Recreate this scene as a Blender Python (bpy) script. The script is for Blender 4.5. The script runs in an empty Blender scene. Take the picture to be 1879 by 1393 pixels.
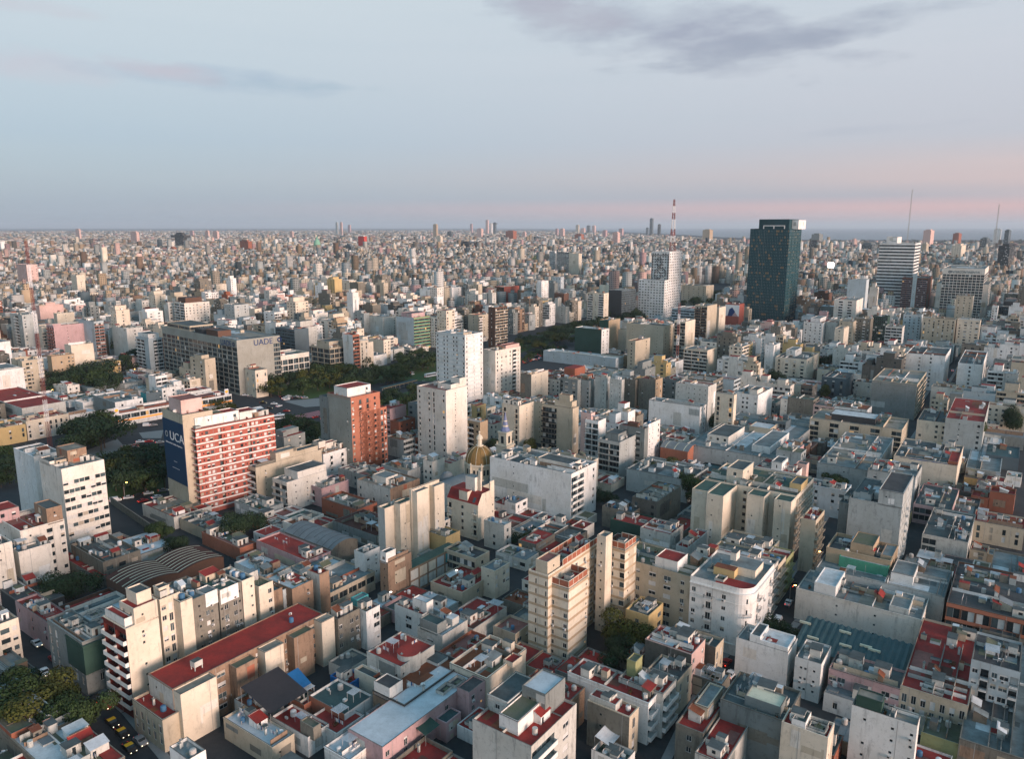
import bpy, math, random, numpy as np
from mathutils import Vector
R_ = math.radians
sc = bpy.context.scene
col = sc.collection
# ------------------------------------------------------------ camera, sky, sun, exposure
F, CX, CY, H = 1410.0, 926.0, 697.0, 120.0          # focal length and optical centre of the photo in its pixels, drone height in metres
P = math.atan(281 / 1410.0)
cd = bpy.data.cameras.new('camera'); cam = bpy.data.objects.new('camera', cd); col.objects.link(cam)
cam.location = (0, 0, H); cam.rotation_euler = (R_(90) - P, 0, 0)
cd.sensor_width = 36; cd.lens = 36 * F / 1879; cd.shift_x = (939.5 - CX) / 1879
cd.clip_start = 1; cd.clip_end = 90000
sc.camera = cam
sc.view_settings.view_transform = 'Standard'; sc.view_settings.look = 'None'
sc.view_settings.gamma = 1; sc.view_settings.use_curve_mapping = False
sc.view_settings.exposure = 0.62
sc.cycles.max_bounces = 4; sc.cycles.diffuse_bounces = 2; sc.cycles.volume_bounces = 0
sc.cycles.use_denoising = True
SUN_AZ, SUN_EL = 130.0, 9.0                          # low sun to the right of and behind the camera
sl = bpy.data.lights.new('sun', 'SUN'); sl.energy = 3.7; sl.angle = R_(26); sl.color = (1.0, .72, .61)
so = bpy.data.objects.new('sun', sl); col.objects.link(so)
sd = Vector((math.sin(R_(SUN_AZ)) * math.cos(R_(SUN_EL)), math.cos(R_(SUN_AZ)) * math.cos(R_(SUN_EL)), math.sin(R_(SUN_EL))))
so.rotation_euler = sd.to_track_quat('Z', 'Y').to_euler()
world = bpy.data.worlds.new('World'); sc.world = world; world.use_nodes = True
nt = world.node_tree; N = nt.nodes; LK = nt.links; N.clear()
def nd(t, **k):
    n = N.new(t)
    for a, b in k.items(): setattr(n, a, b)
    return n
def mth(op, a, b=None, c=None, clamp=False):
    n = nd('ShaderNodeMath', operation=op); n.use_clamp = clamp
    for i, v in enumerate((a, b, c)):
        if v is None: continue
        if isinstance(v, (int, float)): n.inputs[i].default_value = v
        else: LK.new(v, n.inputs[i])
    return n.outputs[0]
def mixc(f, a, b):
    n = nd('ShaderNodeMix', data_type='RGBA')
    for s, v in ((0, f), (6, a), (7, b)):
        if isinstance(v, (int, float)): n.inputs[s].default_value = v
        elif isinstance(v, tuple): n.inputs[s].default_value = v + (1,)
        else: LK.new(v, n.inputs[s])
    return n.outputs[2]
def s2l(*c): return tuple((v / 255 / 12.92) if v / 255 < .04045 else ((v / 255 + .055) / 1.055) ** 2.4 for v in c)
out = nd('ShaderNodeOutputWorld'); bg = nd('ShaderNodeBackground'); LK.new(bg.outputs[0], out.inputs[0])
tc = nd('ShaderNodeTexCoord'); sep = nd('ShaderNodeSeparateXYZ'); LK.new(tc.outputs['Generated'], sep.inputs[0])
X, Y, Z = sep.outputs
azi = mth('ARCTAN2', X, Y); ele = mth('ARCSINE', Z)
sky = nd('ShaderNodeTexSky', sky_type='NISHITA'); sky.sun_disc = False
sky.sun_elevation = R_(6); sky.sun_rotation = R_(SUN_AZ); sky.altitude = 100; sky.air_density = 1; sky.dust_density = 2
ramp = nd('ShaderNodeValToRGB'); LK.new(mth('MULTIPLY', ele, 1 / 1.0), ramp.inputs[0])
cr = ramp.color_ramp
K = 1.0
stops = [(0, (156, 172, 188)), (.03, (156, 174, 194)), (.10, (163, 181, 202)), (.17, (181, 193, 206)), (.26, (196, 205, 212)), (.5, (160, 194, 214)), (1, (112, 168, 198))]
while len(cr.elements) < len(stops): cr.elements.new(.5)
for e, (p, c) in zip(cr.elements, stops): e.position = p; e.color = s2l(*c) + (1,)
base = ramp.outputs[0]
# the right-hand sky is paler and, close to the horizon, pink
rt = nd('ShaderNodeMapRange', interpolation_type='SMOOTHSTEP'); LK.new(azi, rt.inputs[0]); rt.inputs[1].default_value = -.55; rt.inputs[2].default_value = .6
ramp2 = nd('ShaderNodeValToRGB'); LK.new(ele, ramp2.inputs[0]); cr = ramp2.color_ramp
stops = [(0, (172, 176, 186)), (.006, (192, 178, 186)), (.022, (216, 180, 184)), (.034, (172, 174, 189)), (.06, (192, 182, 191)), (.10, (186, 188, 202)), (.2, (198, 202, 212)), (.3, (192, 204, 214)), (.5, (160, 194, 214)), (1, (112, 168, 198))]
while len(cr.elements) < len(stops): cr.elements.new(.5)
for e, (p, c) in zip(cr.elements, stops): e.position = p; e.color = s2l(*c) + (1,)
base = mixc(rt.outputs[0], base, ramp2.outputs[0])
# pink glow low on the far right
pk = mth('MULTIPLY', mth('SMOOTH_MAX', 0.0, mth('SUBTRACT', 1.0, mth('ABSOLUTE', mth('MULTIPLY', mth('SUBTRACT', ele, .052), 22.0))), .05), mth('MULTIPLY', mth('SUBTRACT', azi, .28), 2.6, clamp=True), clamp=True)
cvec = nd('ShaderNodeCombineXYZ'); LK.new(mth('MULTIPLY', azi, 2.2), cvec.inputs[0]); LK.new(mth('MULTIPLY', ele, 34.0), cvec.inputs[1])
nz0 = nd('ShaderNodeTexNoise'); nz0.inputs['Scale'].default_value = 1.3; nz0.inputs['Detail'].default_value = 4; LK.new(cvec.outputs[0], nz0.inputs['Vector'])
pk = mth('MULTIPLY', pk, mth('MULTIPLY', mth('SUBTRACT', nz0.outputs[0], .3), 2.6, clamp=True), clamp=True)
base = mixc(mth('MULTIPLY', pk, .8), base, s2l(226, 190, 188))
# faint streaks
base = mixc(mth('MULTIPLY', mth('SUBTRACT', nz0.outputs[0], .45), .5, clamp=True), base, s2l(176, 190, 203))
def pdir(x, y):
    u, v = (x - CX) / F, (y - CY) / F
    d = Vector((u, math.cos(P) - v * math.sin(P), -(math.sin(P) + v * math.cos(P)))).normalized()
    return math.atan2(d.x, d.y), math.asin(d.z)
cv2 = nd('ShaderNodeCombineXYZ'); LK.new(mth('MULTIPLY', azi, 9.0), cv2.inputs[0]); LK.new(mth('MULTIPLY', ele, 30.0), cv2.inputs[1])
nz1 = nd('ShaderNodeTexNoise'); nz1.inputs['Scale'].default_value = 1.0; nz1.inputs['Detail'].default_value = 8; nz1.inputs['Roughness'].default_value = .58; LK.new(cv2.outputs[0], nz1.inputs['Vector'])
def cloud(base, x, y, w, h, tilt, colr, thr, gain, amt):
    a0, e0 = pdir(x, y); sa, se = w / F, h / F
    da = mth('DIVIDE', mth('SUBTRACT', azi, a0), sa)
    de = mth('DIVIDE', mth('SUBTRACT', mth('SUBTRACT', ele, e0), mth('MULTIPLY', mth('SUBTRACT', azi, a0), tilt)), se)
    r = mth('ADD', mth('MULTIPLY', da, da), mth('MULTIPLY', de, de))
    m = mth('ADD', mth('MULTIPLY', mth('SUBTRACT', 1.0, r), .5), mth('MULTIPLY', mth('SUBTRACT', nz1.outputs[0], .5), 2.3))
    m = mth('MULTIPLY', mth('SUBTRACT', m, thr), gain, clamp=True)
    return mixc(mth('MULTIPLY', m, amt), base, colr)
base = cloud(base, 1230, 58, 270, 52, -.16, s2l(154, 158, 177), -.2, 1.15, .95)
base = cloud(base, 1480, 66, 260, 22, .12, s2l(154, 160, 178), -.16, 1.2, .95)
base = cloud(base, 1060, 28, 110, 30, -.1, s2l(176, 174, 187), -.1, 1.1, .85)
base = cloud(base, 60, 118, 150, 26, -.02, s2l(186, 184, 198), -.05, 1.3, .8)
base = cloud(base, 430, 148, 240, 22, -.03, s2l(156, 172, 194), -.05, 1.3, .8)
base = cloud(base, 290, 125, 120, 18, -.12, s2l(184, 178, 192), .0, 1.6, .85)
base = cloud(base, 560, 158, 200, 9, .0, s2l(152, 172, 190), .1, 1.5, .5)
base = cloud(base, 60, 10, 100, 14, 0, s2l(190, 188, 198), .0, 1.5, .6)
base = cloud(base, 1620, 236, 170, 8, .03, s2l(172, 178, 196), .1, 1.5, .5)
# below the horizon the world is only a dull continuation
nsk = nd('ShaderNodeVectorMath', operation='SCALE'); LK.new(sky.outputs[0], nsk.inputs[0]); nsk.inputs['Scale'].default_value = .025
veil = nd('ShaderNodeVectorMath', operation='SCALE'); LK.new(base, veil.inputs[0]); veil.inputs['Scale'].default_value = .64
add = nd('ShaderNodeVectorMath', operation='ADD'); LK.new(nsk.outputs[0], add.inputs[0]); LK.new(veil.outputs[0], add.inputs[1])
LK.new(add.outputs[0], bg.inputs[0]); bg.inputs[1].default_value = 1.0

# ------------------------------------------------------------ photo pixel -> place
cP, sP = math.cos(P), math.sin(P)
def at(x, y, z=0.0):
    u, v = (x - CX) / F, (y - CY) / F
    t = (H - z) / (sP + v * cP)
    return (u * t, (cP - v * sP) * t)
def proj(X, Y, Z):
    zz = Y * cP - (Z - H) * sP
    if zz < 1: zz = 1
    return CX + F * X / zz, CY - F * (Y * sP + (Z - H) * cP) / zz
def h_from_base(x, y, by):
    """height and ground place of a roof corner seen at (x, y) whose foot is seen at pixel row by"""
    bx = x
    for _ in range(5):
        X0, Y0 = at(bx, by); lo, hi = 0.0, 260.0
        for _ in range(40):
            m = (lo + hi) / 2
            if proj(X0, Y0, m)[1] > y: lo = m
            else: hi = m
        bx += x - proj(X0, Y0, lo)[0]
    return lo, X0, Y0
def run_to(X0, Y0, h, dx, dy, px):
    zz0 = Y0 * cP - (h - H) * sP; tx = (px - CX) / F
    den = dx - tx * dy * cP
    return (tx * zz0 - X0) / den if abs(den) > 1e-6 else 10.0

# ------------------------------------------------------------ materials
MATS = {}
def newmat(name):
    m = bpy.data.materials.new(name); m.use_nodes = True; t = m.node_tree
    b = t.nodes['Principled BSDF']; b.inputs['Roughness'].default_value = .85
    try: b.inputs['Specular IOR Level'].default_value = .25
    except Exception: pass
    MATS[name] = m
    return m, t, b
def tex(t, kind, scale, vec, detail=4, rough=.6):
    n = t.nodes.new('ShaderNodeTexNoise'); n.inputs['Scale'].default_value = scale; n.inputs['Detail'].default_value = detail; n.inputs['Roughness'].default_value = rough
    t.links.new(vec, n.inputs['Vector']); return n.outputs[0]
def mr(t, v, a, b, c, d):
    n = t.nodes.new('ShaderNodeMapRange'); t.links.new(v, n.inputs[0])
    for i, q in enumerate((a, b, c, d)): n.inputs[i + 1].default_value = q
    return n.outputs[0]
def mx(t, f, a, b, mode='MIX'):
    n = t.nodes.new('ShaderNodeMix'); n.data_type = 'RGBA'; n.blend_type = mode
    for s, v in ((0, f), (6, a), (7, b)):
        if isinstance(v, (int, float)): n.inputs[s].default_value = v
        elif isinstance(v, tuple): n.inputs[s].default_value = tuple(v) + (1,)
        else: t.links.new(v, n.inputs[s])
    return n.outputs[2]
def scaled(t, vec, s):
    n = t.nodes.new('ShaderNodeVectorMath'); n.operation = 'MULTIPLY'; t.links.new(vec, n.inputs[0]); n.inputs[1].default_value = s; return n.outputs[0]
def wallmat(name, c, dirt=.35, rough=.85):
    m, t, b = newmat(name)
    pos = t.nodes.new('ShaderNodeNewGeometry').outputs['Position']
    blot = tex(t, 0, .09, pos, 6, .65); big = tex(t, 0, .16, pos, 4, .6); streak = tex(t, 0, 1.0, scaled(t, pos, (.75, .75, .13)), 7, .72); fine = tex(t, 0, .9, pos, 9, .78)
    c1 = mx(t, mr(t, blot, .35, .68, 0, 1), tuple(c), tuple(v * q for v, q in zip(c, (.80, .78, .74))))
    dark = tuple(v * .30 + .01 for v in c)
    f = t.nodes.new('ShaderNodeMath'); f.operation = 'MULTIPLY'; t.links.new(mr(t, streak, .52, .70, 0, min(1, .25 + dirt * 1.3)), f.inputs[0]); t.links.new(mr(t, big, .52 - dirt * .25, .72 - dirt * .2, 0, 1), f.inputs[1])
    c2 = mx(t, f.outputs[0], c1, dark)
    f2 = mr(t, fine, .56 - dirt * .05, .72, 0, .25 + dirt * .75)
    c3 = mx(t, f2, c2, dark)
    t.links.new(c3, b.inputs['Base Color']); b.inputs['Roughness'].default_value = rough
    bm = t.nodes.new('ShaderNodeBump'); bm.inputs['Strength'].default_value = .25; bm.inputs['Distance'].default_value = .05
    t.links.new(fine, bm.inputs['Height']); t.links.new(bm.outputs[0], b.inputs['Normal'])
    return m
def roofmat(name, c, c2, patch=.5, rough=.9):
    m, t, b = newmat(name)
    pos = t.nodes.new('ShaderNodeNewGeometry').outputs['Position']
    n1 = tex(t, 0, .22, pos, 7, .7); n2 = tex(t, 0, 1.7, pos, 6, .75)
    a = mx(t, mr(t, n1, .38, .66, 0, patch), tuple(c), tuple(c2))
    a = mx(t, mr(t, n2, .5, .8, 0, .6), a, tuple(v * .4 for v in c))
    t.links.new(a, b.inputs['Base Color']); b.inputs['Roughness'].default_value = rough
    bm = t.nodes.new('ShaderNodeBump'); bm.inputs['Strength'].default_value = .3; bm.inputs['Distance'].default_value = .05
    t.links.new(n2, bm.inputs['Height']); t.links.new(bm.outputs[0], b.inputs['Normal'])
    return m
W = dict(white=(.80, .81, .80), offwhite=(.74, .71, .65), cream=(.71, .64, .53), beige=(.52, .46, .36), grey=(.22, .25, .25), lgrey=(.42, .46, .46),
         dirty=(.21, .20, .17), dirtywhite=(.56, .57, .54), brick=(.33, .12, .075), redbrick=(.40, .12, .09), orange=(.42, .17, .11), oldbrick=(.30, .21, .15), pink=(.66, .47, .43), rose=(.52, .36, .37),
         blue=(.48, .56, .60), dark=(.05, .055, .06), darkgreen=(.035, .08, .065), green=(.08, .32, .22), yellow=(.58, .44, .22), brown=(.13, .075, .055), tan=(.46, .36, .25), teal=(.06, .30, .34), maroon=(.16, .03, .025),
         olive=(.35, .36, .18), slate=(.10, .14, .165), tealglass=(.018, .062, .078), sblue=(.02, .16, .45), wred=(.55, .05, .03), band=(.80, .80, .78), coping=(.15, .15, .14), darkstone=(.12, .12, .11), concrete=(.33, .34, .31))
DIRT = dict(dirty=.9, oldbrick=.8, grey=.6, dirtywhite=.75, dark=.2, band=.1, white=.5, cream=.42, coping=.6, lgrey=.6, rose=.5, blue=.4, redbrick=.2, darkstone=.9, beige=.45, offwhite=.5)
for k, c in W.items(): wallmat(k, c, DIRT.get(k, .35))
for k, c, c2, p in (('r_red', (.31, .036, .030), (.16, .03, .027), .9), ('r_bright', (.36, .045, .035), (.20, .04, .035), .9), ('r_pink', (.28, .12, .10), (.17, .07, .06), .9), ('r_grey', (.095, .118, .122), (.05, .058, .058), .95),
                     ('r_lgrey', (.20, .235, .24), (.10, .115, .115), .95), ('r_white', (.56, .60, .62), (.30, .33, .34), .9), ('r_green', (.06, .12, .10), (.045, .07, .06), .9), ('r_moss', (.11, .125, .075), (.14, .135, .11), .9),
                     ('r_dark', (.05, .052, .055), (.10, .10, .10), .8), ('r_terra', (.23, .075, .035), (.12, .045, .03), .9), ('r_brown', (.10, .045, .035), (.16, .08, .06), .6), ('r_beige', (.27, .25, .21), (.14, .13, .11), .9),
                     ('r_teal', (.055, .10, .10), (.035, .06, .065), .9)):
    roofmat(k, c, c2, p)
def plain(name, c, rough=.6, metal=0, emit=None, es=0):
    m, t, b = newmat(name); pos = t.nodes.new('ShaderNodeNewGeometry').outputs['Position']
    n = tex(t, 0, 1.3, pos, 4, .6)
    t.links.new(mx(t, mr(t, n, .35, .75, 0, .45), tuple(c), tuple(v * .6 for v in c)), b.inputs['Base Color'])
    b.inputs['Roughness'].default_value = rough; b.inputs['Metallic'].default_value = metal
    if emit: b.inputs['Emission Color'].default_value = tuple(emit) + (1,); b.inputs['Emission Strength'].default_value = es
    return m
plain('glass', (.025, .035, .04), .12); plain('glass2', (.07, .10, .11), .15); plain('glassteal', (.02, .075, .09), .1); plain('shutter', (.62, .62, .60), .6); plain('shutter2', (.42, .37, .30), .6)
plain('frame', (.6, .6, .58), .5); plain('rail', (.06, .06, .06), .5); plain('railw', (.6, .6, .6), .5); plain('acunit', (.62, .62, .6), .5)
plain('lit', (.3, .2, .1), .5, 0, (1, .55, .2), .35); plain('litdim', (.12, .10, .06), .4, 0, (1, .6, .25), .03); plain('litw', (.5, .5, .5), .5, 0, (1, .95, .85), 5); plain('lampwarm', (.5, .3, .1), .5, 0, (1, .5, .12), 12); plain('tail', (.4, .02, .02), .5, 0, (1, .06, .03), 4)
plain('head', (.6, .6, .5), .4, 0, (1, .85, .55), 2.5); plain('screenw', (.8, .8, .8), .5, 0, (.92, .96, 1), 9)
plain('tank', (.48, .46, .43), .8); plain('tankw', (.70, .70, .69), .6); plain('tankblue', (.06, .16, .28), .6); plain('pipe', (.35, .35, .34), .6)
plain('tyre', (.02, .02, .02), .8); plain('carwhite', (.75, .76, .77), .3); plain('carblack', (.02, .02, .022), .3); plain('cargrey', (.25, .26, .27), .3); plain('carred', (.35, .03, .03), .3); plain('caryellow', (.75, .42, .02), .4)
plain('bark', (.09, .065, .045), .9); plain('navy', (.012, .05, .11), .6); plain('ink', (.012, .05, .17), .6); plain('paintwhite', (.8, .8, .8), .6); plain('signyellow', (.80, .42, .03), .5, 0, (1, .5, .05), .5); plain('orangeband', (.85, .25, .02), .5, 0, (1, .32, .04), .45)
plain('gold', (.25, .155, .055), .6, .15); plain('copper', (.20, .42, .30), .7); plain('stone', (.60, .55, .44), .8); plain('blutile', (.16, .20, .34), .5); plain('mastred', (.22, .07, .06), .6); plain('tarp', (.03, .03, .035), .8); plain('tarpblue', (.01, .10, .26), .7)
plain('road', (.050, .052, .056), .85); plain('paving', (.22, .23, .23), .9); plain('pinklane', (.36, .16, .17), .8); plain('sheetgreen', (.02, .22, .15), .7)
def corr(name, c, axis_scale=9.0, dist=.06):
    m, t, b = newmat(name); g = t.nodes.new('ShaderNodeNewGeometry').outputs['Position']; n1 = tex(t, 0, .25, g, 6, .7)
    n2 = tex(t, 0, 2.0, g, 5, .7)
    a = mx(t, mr(t, n1, .4, .7, 0, .7), tuple(c), tuple(v * .62 for v in c)); a = mx(t, mr(t, n2, .55, .8, 0, .5), a, tuple(v * .45 for v in c))
    t.links.new(a, b.inputs['Base Color']); b.inputs['Roughness'].default_value = .7; b.inputs['Specular IOR Level'].default_value = .12
corr('m_white', (.50, .56, .60)); corr('m_grey', (.17, .20, .215)); corr('m_teal', (.055, .105, .115)); corr('m_brown', (.075, .032, .026)); corr('skylight', (.62, .60, .46))
for nm, c in (('leafdark', (.024, .046, .020)), ('leafmid', (.036, .060, .018)), ('leafyellow', (.062, .068, .014)), ('leafpurple', (.13, .06, .085)), ('grass', (.05, .09, .025))):
    m, t, b = newmat(nm); g = t.nodes.new('ShaderNodeNewGeometry'); n1 = tex(t, 0, .5, g.outputs['Position'], 4, .7)
    r = mr(t, g.outputs['Random Per Island'], 0, 1, .0, 1.0)
    a = mx(t, r, tuple(v * .62 for v in c), tuple(v * 1.35 for v in c)); a = mx(t, mr(t, n1, .4, .7, 0, .6), a, tuple(v * .6 for v in c))
    t.links.new(a, b.inputs['Base Color'])

# ------------------------------------------------------------ mesh collecting
class MB:
    def __init__(s): s.v = []; s.f = []; s.m = []; s.slots = []; s.T = (0, 0, 1, 0)
    def slot(s, m):
        if m not in s.slots: s.slots.append(m)
        return s.slots.index(m)
    def pts(s, ps):
        ox, oy, c, q = s.T; n = len(s.v)
        for x, y, z in ps: s.v.append((ox + x * c - y * q, oy + x * q + y * c, z))
        return n
    def poly(s, ps, mat):
        n = s.pts(ps); s.f.append(tuple(range(n, n + len(ps)))); s.m.append(s.slot(mat))
    def box(s, x0, x1, y0, y1, z0, z1, mat, top=None, bottom=False):
        n = s.pts([(x0, y0, z0), (x1, y0, z0), (x1, y1, z0), (x0, y1, z0), (x0, y0, z1), (x1, y0, z1), (x1, y1, z1), (x0, y1, z1)])
        k = s.slot(mat)
        for f in ((0, 1, 5, 4), (1, 2, 6, 5), (2, 3, 7, 6), (3, 0, 4, 7)): s.f.append(tuple(n + i for i in f)); s.m.append(k)
        s.f.append((n + 4, n + 5, n + 6, n + 7)); s.m.append(s.slot(top or mat))
        if bottom: s.f.append((n + 3, n + 2, n + 1, n)); s.m.append(k)
    def cyl(s, x, y, z0, z1, r0, r1, mat, n=10, cap=True, top=None):
        b = s.pts([(x + r0 * math.cos(2 * math.pi * i / n), y + r0 * math.sin(2 * math.pi * i / n), z0) for i in range(n)] + [(x + r1 * math.cos(2 * math.pi * i / n), y + r1 * math.sin(2 * math.pi * i / n), z1) for i in range(n)])
        k = s.slot(mat)
        for i in range(n): j = (i + 1) % n; s.f.append((b + i, b + j, b + n + j, b + n + i)); s.m.append(k)
        if cap: s.f.append(tuple(b + n + i for i in range(n))); s.m.append(s.slot(top or mat))
    def tube(s, p, q, r, mat, n=5, r1=None):
        p, q = Vector(p), Vector(q); d = (q - p)
        if d.length < 1e-6: return
        d.normalize(); a = d.orthogonal().normalized(); b2 = d.cross(a); r1 = r if r1 is None else r1
        ps = [tuple(p + (a * math.cos(2 * math.pi * i / n) + b2 * math.sin(2 * math.pi * i / n)) * r) for i in range(n)] + [tuple(q + (a * math.cos(2 * math.pi * i / n) + b2 * math.sin(2 * math.pi * i / n)) * r1) for i in range(n)]
        o = s.pts(ps); k = s.slot(mat)
        for i in range(n): j = (i + 1) % n; s.f.append((o + i, o + j, o + n + j, o + n + i)); s.m.append(k)
        s.f.append(tuple(o + n + i for i in range(n))); s.m.append(k)
    def lathe(s, x, y, prof, mat, n=16):
        o = s.pts([(x + r * math.cos(2 * math.pi * i / n), y + r * math.sin(2 * math.pi * i / n), z) for r, z in prof for i in range(n)]); k = s.slot(mat)
        for a in range(len(prof) - 1):
            for i in range(n): j = (i + 1) % n; s.f.append((o + a * n + i, o + a * n + j, o + (a + 1) * n + j, o + (a + 1) * n + i)); s.m.append(k)
    def mesh(s, name):
        me = bpy.data.meshes.new(name); me.from_pydata(s.v, [], s.f)
        for m in s.slots: me.materials.append(MATS[m])
        me.polygons.foreach_set('material_index', s.m); me.update(); return me
    def obj(s, name, parent=None, kind=None, smooth=False):
        if not s.f: return None
        me = s.mesh(name)
        if smooth: me.shade_smooth()
        o = bpy.data.objects.new(name, me); col.objects.link(o); o.parent = parent
        if kind: o['kind'] = kind
        return o
def inst(name, me, parent, loc, rz=0, scale=(1, 1, 1)):
    o = bpy.data.objects.new(name, me); col.objects.link(o); o.parent = parent; o.location = loc; o.rotation_euler = (0, 0, rz); o.scale = scale; return o
def thing(name, label, cat, loc=(0, 0, 0), rz=0, group=None, kind=None):
    o = bpy.data.objects.new(name, None); col.objects.link(o); o.location = loc; o.rotation_euler = (0, 0, rz); o.empty_display_size = 1
    o['label'] = label; o['category'] = cat
    if group: o['group'] = group
    if kind: o['kind'] = kind
    return o
def tag(o, label=None, cat=None, group=None, kind=None):
    for k, v in (('label', label), ('category', cat), ('group', group), ('kind', kind)):
        if v: o[k] = v
    return o

PATCH = dict(white=('lgrey', 'offwhite', 'dirtywhite'), dirtywhite=('white', 'grey', 'beige'), offwhite=('dirtywhite', 'beige', 'white'), lgrey=('dirtywhite', 'grey', 'white'), grey=('dirty', 'lgrey', 'dirtywhite'), dirty=('oldbrick', 'grey', 'beige', 'darkstone'), beige=('dirty', 'offwhite', 'grey'), oldbrick=('dirty', 'brick', 'beige'), cream=('offwhite', 'cream', 'beige'), darkstone=('dirty', 'grey', 'darkstone'), blue=('lgrey', 'dirtywhite'), rose=('dirtywhite', 'beige'), brick=('oldbrick', 'dirty'))
# ------------------------------------------------------------ facades
BAY = dict(w=(1.25, 1.35, .9), W=(2.3, 1.45, .85), s=(.6, .65, 1.3), t=(1.1, 2.2, .15), b=(1.5, 2.15, .05), n=(.5, 1.5, .7), T=(1.3, 2.6, .1))
WCACHE = {}
def window_mesh(w, h, var):
    k = (round(w, 1), round(h, 1), var)
    if k in WCACHE: return WCACHE[k]
    w, h = k[0], k[1]; m = MB(); f = .07; gl = ('glass', 'glass2', 'glass')[var % 3]; sh = ('shutter', 'shutter2', 'shutter')[var % 3]
    m.box(-w / 2, -w / 2 + f, -.05, .02, 0, h, 'frame'); m.box(w / 2 - f, w / 2, -.05, .02, 0, h, 'frame'); m.box(-w / 2 + f, w / 2 - f, -.05, .02, 0, f, 'frame', bottom=True); m.box(-w / 2 + f, w / 2 - f, -.05, .02, h - f, h, 'frame', bottom=True)
    cut = (0, .45, 1, .25, 0, .7)[var % 6]; z = h - f - (h - 2 * f) * cut
    if w > .8: m.box(-f / 2, f / 2, -.04, .02, f, max(f + .02, z), 'frame')
    if cut < 1: m.poly([(-w / 2 + f, .0, f), (w / 2 - f, .0, f), (w / 2 - f, .0, z), (-w / 2 + f, .0, z)], gl)
    if cut > 0: m.poly([(-w / 2 + f, -.03, z), (w / 2 - f, -.03, z), (w / 2 - f, -.03, h - f), (-w / 2 + f, -.03, h - f)], sh)
    me = m.mesh('window'); WCACHE[k] = me; return me
def balcony_mesh(w, d, solid, mat):
    k = ('balc', round(w, 1), d, solid, mat)
    if k in WCACHE: return WCACHE[k]
    m = MB(); w = k[1]
    m.box(-w / 2, w / 2, -d, -.02, -.16, .0, 'band' if mat != 'cream' else 'cream', bottom=True)
    if solid:
        m.box(-w / 2, w / 2, -d, -d + .1, .0, .95, mat); m.box(-w / 2, -w / 2 + .1, -d + .1, -.02, 0, .95, mat); m.box(w / 2 - .1, w / 2, -d + .1, -.02, 0, .95, mat)
    else:
        m.box(-w / 2, w / 2, -d, -d + .06, .9, .97, mat, bottom=True); n = max(3, int(w / .28))
        for i in range(n + 1):
            x = -w / 2 + .03 + (w - .08) * i / n; m.box(x, x + .035, -d + .01, -d + .045, .0, .9, mat)
        for x in (-w / 2, w / 2 - .05):
            m.box(x, x + .05, -d + .06, -.02, .92, .97, mat, bottom=True)
            for j in range(3): m.box(x, x + .035, -d + .25 + j * .28, -d + .285 + j * .28, 0, .92, mat)
    me = m.mesh('balcony'); WCACHE[k] = me; return me
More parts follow.
